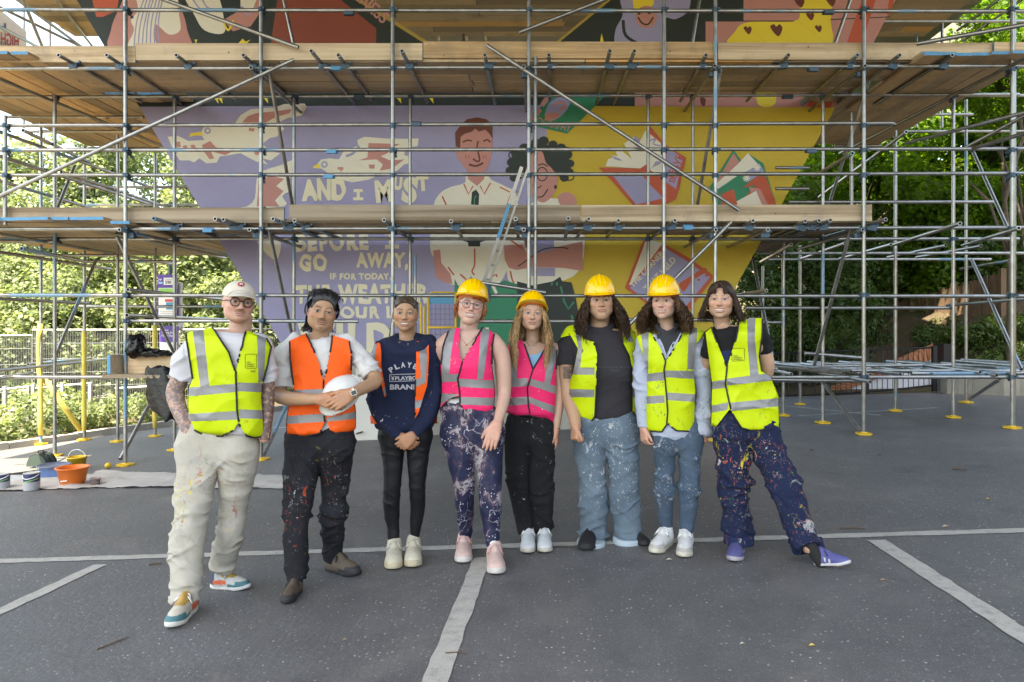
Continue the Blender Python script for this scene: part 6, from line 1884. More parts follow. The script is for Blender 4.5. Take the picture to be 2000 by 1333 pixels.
    if face.get('open', 0) > .3:
        a = np.linspace(-1, 1, 13); mb = MB(); tv = []
        for x in a:
            xx_ = x * (.082 + .028 * face.get('smile', 0)); z0 = -.276 + face.get('smile', 0) * 1.3 * xx_ * xx_ + .004; yy_ = -.402 + .9 * xx_ * xx_
            hgt = .017 * face['open'] * math.sqrt(max(.05, 1 - x * x * .85))
            for s_ in (-1, 1): tv.append(hd.w((xx_, yy_, z0 - .012 * face['open'] + s_ * hgt)))
        mb.add(tv, [(2 * i, 2 * i + 2, 2 * i + 3, 2 * i + 1) for i in range(12)]); mb.build('teeth', plain('teeth', (.60, .55, .46), .35, 0, .03), root, True)
    if 'under' in d:        # crew-neck tee under an open collar
        fx, fy, rx, rr_ = d['under']; ring = [(fx, fy, rr_, -.050), (fx - rx * .75, fy - 7, rr_, -.025), (fx - rx, fy - 15, rr_, .03), (fx, fy - 22, rr_, .10), (fx + rx, fy - 15, rr_, .03), (fx + rx * .75, fy - 7, rr_, -.025), (fx, fy, rr_, -.050)]
        p, r = lp(d, ring); V, Q = surface([loft(zs, cx, w * .90, yc, dep * .86, grow=-.002, k=.03), chain(p, r, 1, .015)], .008); link('t_shirt', np_mesh(V, Q), m_cloth('charcoal cotton', (.035, .036, .04), None), root)
    # ------------------------------------------------ shirt
    sh = d.get('shirt')
    surf_sh = None
    if sh:
        sp = [loft(zs, cx, w, yc, dep, grow=-.015 + sh.get('grow', 0), k=.035)]
        if sh.get('hem'):
            rr = sh['hem']; zz = [H + (PY - y) * m for y, a, b in rr][::-1]
            sp.append(loft(zz, [((a + b) / 2 - PX) * m for y, a, b in rr][::-1], [(b - a) / 2 * m for y, a, b in rr][::-1], Y, [(b - a) / 2 * m * d.get('kd', .6) * 1.02 for y, a, b in rr][::-1], k=.03))
        for S in sh.get('sleeves', ()):
            p, r = lp(d, S); r = [q * .94 for q in r]; sp.append(chain(p, r, .95, .03, flat_end=True))
        if 'ring' in sh:
            fx, fy, rx, rr_ = sh['ring']; ring = [(fx, fy, rr_, -.050), (fx - rx * .75, fy - 5, rr_, -.022), (fx - rx, fy - 11, rr_, .03), (fx - rx * .7, fy - 15, rr_, .085), (fx, fy - 17, rr_, .11), (fx + rx * .7, fy - 15, rr_, .085), (fx + rx, fy - 11, rr_, .03), (fx + rx * .75, fy - 5, rr_, -.022), (fx, fy, rr_, -.050)]
            p, r = lp(d, ring); sp.append(chain(p, r, 1.0, .012))
        for S in sh.get('extra', ()):
            p, r = lp(d, S); sp.append(chain(p, r, 1.0, .03))
        V, Q = surface(sp, .0062)
        N = vnormals(V, Q); V = fold_disp(V, N, sh.get('fold', .010) * 1.25, (10, 10, 14), seed + 1, lambda V: .35 + .65 * (np.abs(V[:, 0] - np.interp(V[:, 2], zs, cx)) > np.interp(V[:, 2], zs, w) * .97))
        if 'neck' in sh: V = snap(V, Q, [sh['neck']], 1.3, N[:, 1] < .2)
        px = topx(V); cp = px[Q].mean(1); fn = np.cross(V[Q[:, 2]] - V[Q[:, 0]], V[Q[:, 3]] - V[Q[:, 1]]); fn /= np.linalg.norm(fn, axis=1)[:, None] + 1e-9
        keep = np.ones(len(Q), bool)
        if 'neck' in sh:
            keep &= ~(inpoly(cp, sh['neck']) & ((fn[:, 1] < .3)))
        if 'ring' not in sh: keep &= ~((fn[:, 2] > .55) & (np.abs(cp[:, 0] - d['neck'][-1][0]) < d['neck'][-1][2] * 1.0) & (cp[:, 1] < d['neck'][-1][1] + 10))
        V, Q = crop(V, Q, keep)
        so = link(sh['name'], np_mesh(V, Q), sh['mat'], root); surf_sh = Surf(V, Q); d['shirt_obj'] = so; d['surf_sh'] = surf_sh
        if 'collar' in sh:
            pts = surf_sh.line(sh['collar'], .002)
            if len(pts) > 2: MB().tube(pts, sh.get('collar_r', .006), 6).build('collar', sh.get('collar_mat', sh['mat']), so, True)
    # ------------------------------------------------ trousers
    tr = d['trousers']; tp = []
    for L in d['legs']:
        p, r = lp(d, L); r = [q * tr.get('slim', .955) for q in r]; tp.append(chain(p, r, tr.get('depth', .88), tr.get('k', .008), flat_end=True))
    a, b = d['legs'][0][0], d['legs'][1][0]
    for wy, sc in ((0, .98), (-22, .92)):
        p, r = lp(d, [(a[0] + 2, a[1] + wy, a[2] * sc, a[3]), ((a[0] + b[0]) / 2, (a[1] + b[1]) / 2 + wy, (a[2] + b[2]) / 2 * sc, (a[3] + b[3]) / 2), (b[0] - 2, b[1] + wy, b[2] * sc, b[3])]); tp.append(chain(p, r, tr.get('depth', .88), .03))
    for e in tr.get('extra', ()):
        p, r = lp(d, e); tp.append(chain(p, r, .9, .012))
    V, Q = surface(tp, .0060); N = vnormals(V, Q)
    zk = [P(L[len(L) // 2][0], L[len(L) // 2][1], Y).z for L in d['legs']]; za = P(*d['legs'][0][-1][:2], Y).z; zt = P(0, d['legs'][0][0][1], Y).z
    amp = tr.get('fold', .012) * 1.25
    def zamp(V): return .45 + .75 * np.exp(-((V[:, 2] - np.mean(zk)) / .10) ** 2) + 1.0 * np.exp(-((V[:, 2] - za) / .11) ** 2) + .5 * np.exp(-((V[:, 2] - zt + .12) / .1) ** 2)
    V = fold_disp(V, N, amp, tr.get('fscale', (7, 7, 17)), seed + 2, zamp)
    if 'colfn' in tr:
        me = np_mesh(V, Q); paint_attr(me, np.clip(tr['colfn'](V, topx(V)), 0, 1))
    else: me = np_mesh(V, Q)
    to = link(tr.get('name', 'trousers'), me, tr['mat'], root); d['surf_tr'] = Surf(V, Q); d['tr_obj'] = to
    for cf in tr.get('cuffs', ()):
        p, r = lp(d, cf); V2, Q2 = surface([chain(p, r, .92, .01, True, True)], .006); N2 = vnormals(V2, Q2); V2 = fold_disp(V2, N2, .005, (8, 8, 10), seed); link('cuff', np_mesh(V2, Q2), tr.get('cuff_mat', tr['mat']), to)
    # ------------------------------------------------ vest
    v = d['vest']
    V, Q = surface([loft(zs, cx, w, yc, dep, grow=v.get('grow', .004), k=.03)] + [chain(lp(d, S)[0], [q + .013 for q in lp(d, S)[1]], .98, .03) for S in [s_[:2] for s_ in (sh or {}).get('sleeves', ())]], .0052)
    N = vnormals(V, Q); V = fold_disp(V, N, v.get('fold', .008) * 1.5, v.get('fscale', (9, 9, 6)), seed + 4); V = snap(V, Q, v['polys'] + v['bands'], 1.15, N[:, 1] < .1)
    px = topx(V); cp = px[Q].mean(1); cw = V[Q].mean(1)
    fn = np.cross(V[Q[:, 2]] - V[Q[:, 0]], V[Q[:, 3]] - V[Q[:, 1]]); fn /= np.linalg.norm(fn, axis=1)[:, None] + 1e-9
    vd = cw - np.array((0, 0, H)); vd /= np.linalg.norm(vd, axis=1)[:, None]
    front = (fn * vd).sum(1) < 0
    ins = np.zeros(len(Q), bool)
    for poly in v['polys']: ins |= inpoly(cp, poly)
    nx, ny = d['neck'][-1][:2]
    back = ~front & (cp[:, 1] < v.get('hem_back', 840)) & ~((np.abs(cp[:, 0] - nx) < d['neck'][-1][2] * 1.25) & (cp[:, 1] < ny + 4))
    rw = rows_of(d['torso']); back &= (cp[:, 0] > np.interp(cp[:, 1], rw[:, 0], rw[:, 1]) - 1.5) & (cp[:, 0] < np.interp(cp[:, 1], rw[:, 0], rw[:, 2]) + 1.5) & (cp[:, 1] > rw[0, 0] + 3)
    keep = (front & ins) | back
    band = np.zeros(len(Q), int)
    for i, poly in enumerate(v['bands']): band[front & inpoly(cp, poly) & (band == 0)] = i + 1
    for y0, y1 in v['rows']: band[~front & (cp[:, 1] > y0) & (cp[:, 1] < y1)] = 99
    A = crop(V, Q, keep & (band == 0))
    vo = link('hi_vis_vest', np_mesh(*A), v['mat'], root); surf = Surf(*crop(V, Q, keep)); d['surf_v'] = surf; d['vest_obj'] = vo
    for i in list(range(1, len(v['bands']) + 1)) + [99]:
        kk = keep & (band == i)
        if kk.sum() > 8: link('reflective_band', np_mesh(*crop(V, Q, kk)), v.get('band_mat', MATS['reflective tape']), vo)
    for ln in v['piping']:
        pts = surf.line(ln, .004)
        if len(pts) > 2: MB().tube(pts, v.get('pr', .0050), 6).build('piping', MATS['black binding'], vo, True)
    # ------------------------------------------------ socks and shoes
    for i, S in enumerate(d['shoes']):
        ank = ankles[i]
        L = d['legs'][i]; p, r = lp(d, [L[-1]])
        V, Q = surface([chain([ank - np.array((0, 0, .03)), p[0] + np.array((0, 0, .03))], [.036, min(.036, r[0] * .9)], 1, .01)], .006); link('sock', np_mesh(V, Q), S.get('sock', MATS['white sock']), root)
    return root, hd
def put_text(d, surf, parent, txt, box, mat, rot=0, offset=.0, off=.004, arc=None, name='lettering'):
    vv, f = text_box(txt, *box, rot, offset)
    out = []
    if arc:
        cxm = (box[0] + box[2]) / 2; vv = [(x + (y - box[3]) * (x - cxm) * -arc * 1.2, y + arc * (x - cxm) ** 2 * .5) for x, y in vv]
    for x, y in vv:
        h = surf.hit(x, y, off); out.append(h if h is not None else P(x, y, d['Y'] - .15))
    return MB().add(out, f).build(name, mat, parent)
def m_tape():
    t = NT('reflective tape'); v = t.coord('World'); n = t.noise(v, 5, 3)
    t.set(t.ramp(n, [(.3, (.185, .185, .187)), (.7, (.25, .25, .25))]), .45, .2, .5); t.bump(t.noise(v, 500, 2), .2, .002); return t.m
MATS['reflective tape'] = m_tape()
MATS['black binding'] = plain('black binding', (.012, .012, .013), .7)
MATS['white sock'] = plain('white sock', (.62, .61, .6), .9, 0, .06, 20, .4, 400)
PAL = [(.55, .55, .52), (.03, .16, .09), (.45, .09, .04), (.6, .46, .05), (.05, .05, .06), (.5, .25, .24)]
PALW = [(.6, .6, .58), (.5, .5, .55), (.62, .6, .5), (.35, .4, .5)]
HV = m_cloth('hi-vis yellow polyester', (.48, .60, .010), [(.05, .05, .05), (.03, .16, .12), (.45, .09, .04), (.4, .42, .3)], .10, .6, .06, 1400)
HVp = m_cloth('hi-vis yellow polyester clean', (.48, .60, .010), [(.25, .2, .1), (.45, .09, .04)], .03, .6, .06, 1400)
HO = m_cloth('hi-vis orange polyester', (.86, .105, .010), [(.4, .4, .42), (.12, .05, .03)], .035, .6, .06, 1400)
HP = m_cloth('hi-vis pink polyester', (.80, .022, .135), [(.62, .55, .05), (.6, .6, .55), (.55, .14, .03), (.1, .06, .06)], .12, .6, .06, 1400)
HPc = m_cloth('hi-vis pink polyester worn', (.74, .022, .13), [(.6, .6, .55), (.45, .06, .03)], .05, .6, .08, 1400)
TEE_W = m_cloth('white cotton jersey', (.56, .55, .54), None, 0, .9, .06)
TEE_G = m_cloth('pale grey cotton jersey', (.52, .51, .53), None, 0, .9, .06)
TEE_B = m_cloth('washed black cotton', (.030, .028, .032), None, 0, .9, .15)
TEE_K = m_cloth('black cotton', (.010, .010, .011), None, 0, .9, .15)
HOOD = m_cloth('navy sweatshirt cotton', (.012, .018, .045), [(.5, .5, .5), (.3, .3, .3)], .05, .95, .2, zr=(.25, 1.05))
CREAM = m_cloth('cream work trousers', (.42, .392, .335), [(.45, .40, .22), (.30, .10, .07), (.55, .45, .10), (.35, .33, .33), (.42, .22, .2), (.20, .25, .18)], .55, .95, .08, zr=(.10, .80), dirt=(.30, .255, .18))
WORKB = m_cloth('black work trousers', (.011, .011, .014), [(.28, .28, .28), (.4, .4, .4), (.45, .07, .03), (.16, .17, .2), (.4, .33, .08)], .22, .9, .25, zr=(.0, .72), fade=(.022, .024, .030))
LEG_B = m_cloth('black leggings', (.008, .008, .010), None, .02, .55, .2)
TRK = m_cloth('black jersey trousers', (.010, .010, .011), [(.45, .45, .45)], .04, .95, .25, fade=(.016, .016, .018))
NAVY = m_cloth('navy work trousers', (.009, .015, .045), PAL, .50, .9, .25, zr=(.12, .86))
JEAN_L = m_cloth('light denim', (.085, .120, .155), PALW, .38, .9, .16, 500, zr=(.1, .88), fade=(.15, .20, .245), dirt=(.12, .15, .17))
JEAN_D = m_cloth('mid blue denim', (.045, .072, .11), PALW, .42, .9, .18, 500, zr=(.2, .88), fade=(.08, .115, .155), dirt=(.07, .08, .08))
SHIRT_D = m_cloth('paint-spattered chambray', (.36, .40, .50), [(.6, .6, .58), (.5, .45, .15), (.10, .12, .12), (.4, .2, .2), (.25, .35, .25)], .45, .9, .08, dirt=(.46, .46, .46))
def m_legart():
    t = NT('painted leggings'); v = t.coord('World', (1, 1, .8))
    w = t.n('VectorMath', operation='ADD'); t.l(v, w.inputs[0]); nd = t.n('TexNoise'); nd.inputs['Scale'].default_value = 7; nd.inputs['Detail'].default_value = 3; t.l(v, nd.inputs['Vector'])
    sc = t.n('VectorMath', operation='SCALE'); t.l(nd.outputs['Color'], sc.inputs[0]); sc.inputs['Scale'].default_value = .22; t.l(sc.outputs[0], w.inputs[1])
    c = t.ramp(t.noise(w.outputs[0], 9, 5, .6), [(.3, (.008, .010, .026)), (.46, (.012, .016, .05)), (.54, (.05, .035, .06)), (.585, (.24, .19, .22)), (.62, (.34, .33, .33)), (.66, (.06, .03, .05)), (.8, (.010, .010, .018))])
    st = t.n('TexVoronoi', feature='DISTANCE_TO_EDGE'); st.inputs['Scale'].default_value = 9; t.l(w.outputs[0], st.inputs['Vector'])
    m = t.math('MULTIPLY', t.math('LESS_THAN', st.outputs['Distance'], .012), t.math('GREATER_THAN', t.noise(v, 6, 2), .5))
    c = t.mix(m, c, (.33, .30, .36))
    m2 = t.math('MULTIPLY', t.math('LESS_THAN', t.voro(v, 60), .2), t.math('GREATER_THAN', t.noise(v, 8, 2), .52)); c = t.mix(m2, c, (.5, .5, .5))
    t.set(c, .6, 0, .3); t.bump(t.noise(v, 30, 3), .2, .004); return t.m
LEGART = m_legart()
HATY = plain('yellow hard hat plastic', (.80, .46, .004), .2, 0, .04, 5, 0, 60, .5); HATW = plain('white hard hat plastic', (.62, .62, .60), .25, 0, .05, 6, 0, 60, .5)
HATO = plain('orange sweatband', (.62, .14, .02), .6)
INK = plain('black vest print', (.012, .012, .012), .7); PRINT = plain('pale sweatshirt print', (.42, .42, .44), .8); DIM = plain('faded tee print', (.055, .055, .062), .8)
FRAME = plain('dark spectacle frame', (.03, .022, .018), .3, .2); CLEARF = plain('speckled clear frame', (.16, .12, .15), .3, 0, .9, 120)
LENS = NT('spectacle lens'); LENS.b.inputs['Transmission Weight'].default_value = 1; LENS.b.inputs['Roughness'].default_value = 0; LENS.b.inputs['IOR'].default_value = 1.0; LENS.b.inputs['Alpha'].default_value = .12; LENS = LENS.m
GOLD = plain('gold chain', (.45, .30, .12), .3, .9); SILV = plain('silver', (.6, .6, .6), .25, .9)
def m_hair(name, c0, c1, c2, rough=.5, spec=.25):
    t = NT(name); v = t.coord('World'); n = t.noise(v, 60, 3, .6); n2 = t.noise(v, 9, 3)
    c = t.ramp(t.math('ADD', t.math('MULTIPLY', n, .6), t.math('MULTIPLY', n2, .4)), [(.3, c0), (.5, c1), (.7, c2)]); at = t.n('Attribute'); at.attribute_name = 'tone'; c = t.mix(1.0, c, at.outputs['Color'], 'MULTIPLY'); t.set(c, rough, 0, spec); t.bump(n, .3, .003)
    return t.m
H_BLACK = m_hair('black hair', (.008, .008, .010), (.018, .017, .019), (.05, .048, .053), .3, .45); H_BROWN = m_hair('dark brown hair', (.016, .009, .006), (.040, .022, .013), (.085, .050, .030)); H_LBROWN = m_hair('brown hair', (.028, .015, .008), (.070, .038, .020), (.16, .095, .05))  # lightest tone of the black hair is sheen put into the colour
H_MBROWN = m_hair('pulled back brown hair', (.022, .014, .009), (.06, .04, .026), (.15, .105, .072), .36, .4); H_GING = m_hair('ginger hair', (.14, .05, .018), (.28, .11, .04), (.42, .19, .08)); H_BLOND = m_hair('golden blond hair', (.13, .07, .03), (.30, .185, .085), (.48, .33, .18)); H_RED = m_hair('short ginger hair', (.15, .07, .035), (.25, .12, .06), (.3, .16, .08))  # pulled back brown: highlights lightened into the colour
def hair_cap(hd, mat, root, r=(.362, .445, .392), face=(.285, .34, .37), fc=(0, -.36, -.03), zlow=-.15, seed=1, strand=.018, h=.005, name='hair', ear=True, hl=.30):
    def fn(x, y, z):
        x, y, z = hd.local(x, y, z); ax = np.abs(x)
        d = ellip(x, y, z, (0, .08, .135), r)
        d = smax(d, -ellip(x, y, z, fc, face), .04); d = smax(d, zlow - z + .25 * np.clip(-y + .05, 0, 1), .06)
        if ear: d = smax(d, -ellip(ax, y, z, (.36, .03, -.06), (.08, .10, .13)), .03)
        return d * hd.hh
    rr = hd.hh * .65
    V, Q = surface([Prim(hd.C - rr, hd.C + rr, fn, .005)], h)
    q = hd.l(V); N = vnormals(V, Q)
    ang = np.arctan2(q[:, 0], q[:, 1] + .2); n = vnoise(np.stack([ang * 9, q[:, 2] * 2.2, q[:, 1] * 2], 1), seed) - .5
    V = V + N * (n * strand * hd.hh)[:, None]
    me = np_mesh(V, Q); tn = .45 + .9 * vnoise(np.stack([ang * 26, q[:, 2] * 4, q[:, 1] * 4], 1), seed + 2); paint_attr(me, np.tile(tn[:, None], (1, 3)))
    return link(name, me, mat, root)
def hair_strands(hd, strands, rad, mat, parent, name='strands', n=3):
    V, Q, T = hair_mesh(hd, strands, rad, n); me = np_mesh(V, Q); paint_attr(me, np.tile(T[:, None], (1, 3))); o = link(name, me, mat, parent); tag(o, kind='stuff'); return o
def hard_hat(hd, root, pitch=0, roll=0, s=1.0, mat=None, h=.0042):
    pr, Rm = helmet_prim(hd, pitch, roll, s); V, Q = surface([pr], h)
    o = link('hard_hat', np_mesh(V, Q), mat or HATY, root)
    a = np.linspace(0, 2 * math.pi, 29); pts = [Vector(hd.C + hd.hh * s * (np.array((.375 * math.cos(t), .02 + .49 * math.sin(t), .16)) @ Rm.T)) for t in a]
    up = Vector(Rm @ np.array((0, 0, 1))) * hd.hh * .035
    v, f = [], []
    for p in pts: v += [p - up, p + up]
    f = [(2 * i, 2 * i + 2, 2 * i + 3, 2 * i + 1) for i in range(len(pts) - 1)]
    MB().add(v, f).build('sweatband', HATO, o, True)
    return o
def spectacles(hd, root, mat, r=.098, th=.012, dx=.142, sq=1.0, z0=-.002):
    mb = MB()
    for sx in (-1, 1):
        pts = [Vector(hd.w((sx * dx + r * math.cos(a), -.425 + .25 * abs(r * math.cos(a)) * (1 if sx * math.cos(a) > 0 else .2), z0 + r * sq * math.sin(a)))) for a in np.linspace(0, 2 * math.pi, 25)]
        mb.tube(pts, th * hd.hh, 6, False)
        mb.tube([Vector(hd.w((sx * (dx + r), -.39, z0 + .025))), Vector(hd.w((sx * .335, -.22, z0 + .025))), Vector(hd.w((sx * .36, .06, z0 + .01)))], th * .8 * hd.hh, 5)
    mb.tube([Vector(hd.w((-dx + r, -.43, z0 + .02))), Vector(hd.w((0, -.45, z0 + .035))), Vector(hd.w((dx - r, -.43, z0 + .02)))], th * hd.hh, 5)
    g = mb.build('glasses', mat, root, True)
    for sx in (-1, 1):
        v = [hd.w((sx * dx + r * .96 * math.cos(a), -.422, z0 + r * .96 * sq * math.sin(a))) for a in np.linspace(0, 2 * math.pi, 21)[:-1]]
        MB().add(v, [tuple(range(20))]).build('lens', LENS, g)
    return g
def wrist_watch(d, root, x, y, dY, ax, case=True, strap=(.6, .55, .45), r=.030, mat_face=(.01, .01, .012)):
    c = P(x, y, d['Y'] + dY); ax = Vector(ax).normalized(); u = ax.orthogonal().normalized(); w_ = ax.cross(u); mb = MB(); n = 20
    v, f = [], []
    for i in range(n):
        a = 2 * math.pi * i / n; o = (u * math.cos(a) + w_ * math.sin(a)) * r
        v += [c + o - ax * .010, c + o + ax * .010]
    f = [(2 * i, 2 * ((i + 1) % n), 2 * ((i + 1) % n) + 1, 2 * i + 1) for i in range(n)]
    o = mb.add(v, f).build('watch', plain('strap %.2f %.2f' % (strap[0], strap[1]), strap, .6), root, True)
    fr = Vector((0, -1, 0)); fr = (fr - ax * fr.dot(ax)).normalized(); sd = ax.cross(fr)
    MB().obox(c + fr * (r + .004), ax * .017, sd * .015, fr * .006).build('case', plain('watch case', (.45, .43, .38), .3, .4), o)
    MB().obox(c + fr * (r + .0105), ax * .0135, sd * .0115, fr * .0012).build('screen', plain('watch screen', mat_face, .1), o)
def necklace(hd, root, surf_pts, mat, r=.0014, drop=None):
    o = MB().tube(surf_pts, r, 5).build('necklace', mat, root, True)
    if drop is not None: blob('pendant', drop, (.005, .004, .006), 2, .1, mat, 2, o)
def vol_fn(zs, vs): return lambda z: float(np.interp(-z, [-q for q in zs], vs))
SK_PALE, SK_PINK, SK_TAN, SK_OLV = (.50, .305, .215), (.50, .295, .22), (.40, .235, .14), (.44, .265, .17)
# ---------------------------------------------------------------- 1: cap, yellow vest, cream trousers
v1 = [(361.7, 648), (368.8, 687.5), (377, 740), (369, 758), (368, 792), (369, 813), (380, 840), (405, 852), (436, 851), (457, 840), (466.7, 824), (469, 834), (481, 851), (494, 855), (514, 852), (513, 813), (510, 779), (511, 753), (523, 714), (530, 677), (520, 661), (481, 645), (474.6, 666), (463, 714), (460.7, 729), (447, 687), (415, 640), (392, 645)]
d1 = dict(seed=11, Y=3.95, foot=(415, 1180), label='bearded person in cream cap, round glasses, yellow vest and paint-stained cream trousers', hh=.233, head=(466, 592, -.03, -9, 0, 6), torso=v1, kd=.58,
  face=dict(skin=SK_PINK, jaw=1.02, beard=((.24, .10, .04), 1.0, .85), brow=(.22, .11, .06), brow_a=.5, iris=(.10, .12, .12), smile=.25, lip=(.42, .20, .17)),
  neck=[(467, 622, 20, .02), (464, 652, 21, .03), (455, 680, 26, .04)],
  arms=[dict(arm=[(380, 676, 17, .0), (354, 735, 17.5, .02), (342, 768, 16.5, .03), (352, 806, 14, -.01), (366, 838, 11.5, -.05), (376, 862, 11, -.06)]), dict(arm=[(518, 690, 13, .04), (524, 755, 13.5, .04), (522, 805, 12, .03), (517, 856, 10, .0)])],
  legs=[[(389, 878, 43, 0), (384, 930, 38, -.03), (375, 1000, 35, -.08), (368, 1060, 33.5, -.12), (364, 1120, 31, -.17), (361, 1172, 28.5, -.20)], [(465, 878, 41, .02), (463, 930, 36, .04), (456, 990, 28, .08), (452, 1030, 27, .10), (440, 1075, 25.5, .14), (433, 1108, 25, .17)]],
  shirt=dict(name='t_shirt', mat=TEE_G, sleeves=[[(392, 668, 20, 0), (366, 698, 23, .0), (353, 738, 24, .01)], [(508, 672, 20, .03), (520, 705, 17, .04), (524, 747, 15.5, .04)]], ring=(460, 668, 25, 5)),
  trousers=dict(mat=CREAM, fold=.015, extra=[]),
  vest=dict(mat=HVp, polys=[v1], rows=[(753, 770), (805, 822)], hem_back=846, bands=[[(376, 644), (397, 642), (409, 753), (392, 760)], [(360, 758), (460.5, 750), (461.5, 766), (360, 775.5)], [(463, 747.5), (516, 749), (516, 767), (463, 764.5)], [(360, 809.6), (465.4, 803), (466, 820), (360, 824)], [(466.7, 800), (520, 802), (520, 819), (468, 817.5)], [(502, 650), (520, 655), (515, 742), (505, 749)]],
    piping=[[(415, 641), (447, 688), (460.7, 729), (463, 800), (466.7, 826), (457, 840), (436, 851), (405, 852), (381, 840)], [(481, 646), (474.6, 666), (463, 714), (460.7, 729)], [(467, 826), (470, 836), (481, 851), (494, 855), (513, 852)], [(363, 650), (369, 688), (377, 740)], [(520, 662), (529, 678), (522, 714), (513, 745)]]),
  tattoo=[([(315, 730), (372, 730), (372, 850), (315, 850)], .46, (.13, .13, .14), 95), ([(505, 745), (545, 745), (545, 860), (505, 860)], .55, (.05, .04, .04), 80)],
  shoes=[dict(at=((378, 1186), (332, 1232)), kw=dict(up_col=(.50, .46, .38), sole_col=(.6, .58, .52), style='retro', toe_col=(.055, .16, .18), accent=[(.0, .07, .03, .12, (.05, .06, .10)), (.10, .19, .075, .13, (.40, .24, .06)), (.06, .13, .03, .06, (.60, .12, .05))])), dict(at=((413, 1147), (488, 1152)), kw=dict(up_col=(.48, .48, .46), sole_col=(.6, .6, .58), style='retro', toe_col=(.055, .16, .18), accent=[(.0, .06, .03, .12, (.05, .06, .10)), (.10, .19, .075, .13, (.40, .24, .06)), (.05, .14, .035, .06, (.60, .12, .05))]))])
# ---------------------------------------------------------------- 2: orange vest, white hard hat in the hands
v2 = [(565, 666), (566, 698), (574, 753), (573, 761), (565, 792), (560, 824), (561, 850), (597, 853), (625, 846), (634, 826), (637, 819), (644, 840), (654, 846), (694, 844), (694, 803), (688, 760), (686, 724), (687, 693), (682, 665), (650, 655), (645, 687), (637, 729), (632, 748), (625, 714), (610, 677), (597, 652)]
d2 = dict(seed=23, Y=4.2, foot=(620, 1135), label='person with swept back black hair in closed orange vest holding a white hard hat', hh=.236, head=(629, 609, -.03, -4, 2, 9), torso=v2, kd=.58,
  face=dict(skin=SK_TAN, jaw=1.03, beard=((.03, .022, .018), .55, .10), goatee=.5, brow=(.02, .014, .012), brow_a=.85, iris=(.025, .014, .009), smile=.35, lip=(.33, .15, .12)),
  neck=[(627, 638, 20, .02), (624, 660, 21, .03), (622, 684, 26, .04)],
  arms=[dict(arm=[(560, 690, 15, 0), (547, 748, 15.5, -.02), (549, 775, 14.5, -.07), (590, 780, 12.5, -.2), (628, 780, 9.5, -.29)], hand=dict(wrist=(624, 780, -.285), to=(668, 790, -.315), palm=(.1, 1, -.1), side=(0, 0, 1), curl=(12, 16, 14), L=.18)),
        dict(arm=[(692, 690, 15, 0), (716, 718, 15, -.03), (734, 743, 13.5, -.09), (712, 757, 12.5, -.2), (688, 769, 10, -.31)], hand=dict(wrist=(690, 768, -.30), to=(655, 788, -.345), palm=(-.1, 1, -.1), side=(0, 0, 1), curl=(14, 20, 14), L=.18))],
  legs=[[(594, 868, 37, 0), (590, 925, 34, -.04), (583, 985, 27, -.08), (578, 1030, 23, -.12), (579, 1075, 25, -.16), (580, 1134, 19.5, -.2)], [(656, 868, 37, 0), (654, 925, 31, .04), (651, 985, 24, .09), (650, 1040, 21.5, .13), (650, 1094, 20, .17)]],
  shirt=dict(name='t_shirt', mat=TEE_W, sleeves=[[(578, 670, 20, 0), (552, 700, 22, 0), (549, 757, 25, -.02)], [(670, 668, 20, 0), (702, 696, 21, -.01), (727, 732, 21, -.05)]], ring=(623, 671, 25, 5), fold=.013),
  trousers=dict(mat=WORKB, fold=.016, extra=[[(672, 905, 14, .02), (670, 960, 12, .04)], [(566, 960, 13, -.1), (565, 1010, 12, -.12)]]),
  vest=dict(mat=HO, polys=[v2], rows=[(762, 776), (808, 826)], hem_back=850, bands=[[(555, 763), (632, 760), (632, 770), (555, 776)], [(555, 813.5), (632, 808), (634, 824), (555, 829)], [(637, 817), (700, 803), (700, 818), (640, 824)], [(632, 762), (700, 756), (700, 770), (632, 772)]],
    piping=[[(597, 653), (610, 677), (625, 714), (632, 748), (634, 826), (625, 846), (597, 852), (562, 850)], [(650, 656), (645, 687), (637, 729), (632, 748)], [(636, 822), (644, 840), (654, 846), (693, 844)], [(566, 668), (567, 698), (574, 752)], [(682, 667), (687, 693), (686, 722)]]),
  shoes=[dict(at=((584, 1152), (556, 1184)), kw=dict(up_col=(.085, .062, .045), sole_col=(.02, .02, .022), style='boot', toe_col=(.022, .022, .025), lace_col=(.03, .025, .02), ankle=.12), sock=plain('dark sock', (.02, .02, .02), .9)), dict(at=((638, 1112), (702, 1127)), kw=dict(up_col=(.11, .085, .06), sole_col=(.02, .02, .022), style='boot', toe_col=(.025, .025, .028), lace_col=(.03, .025, .02), ankle=.12), sock=plain('dark sock', (.02, .02, .02), .9))])
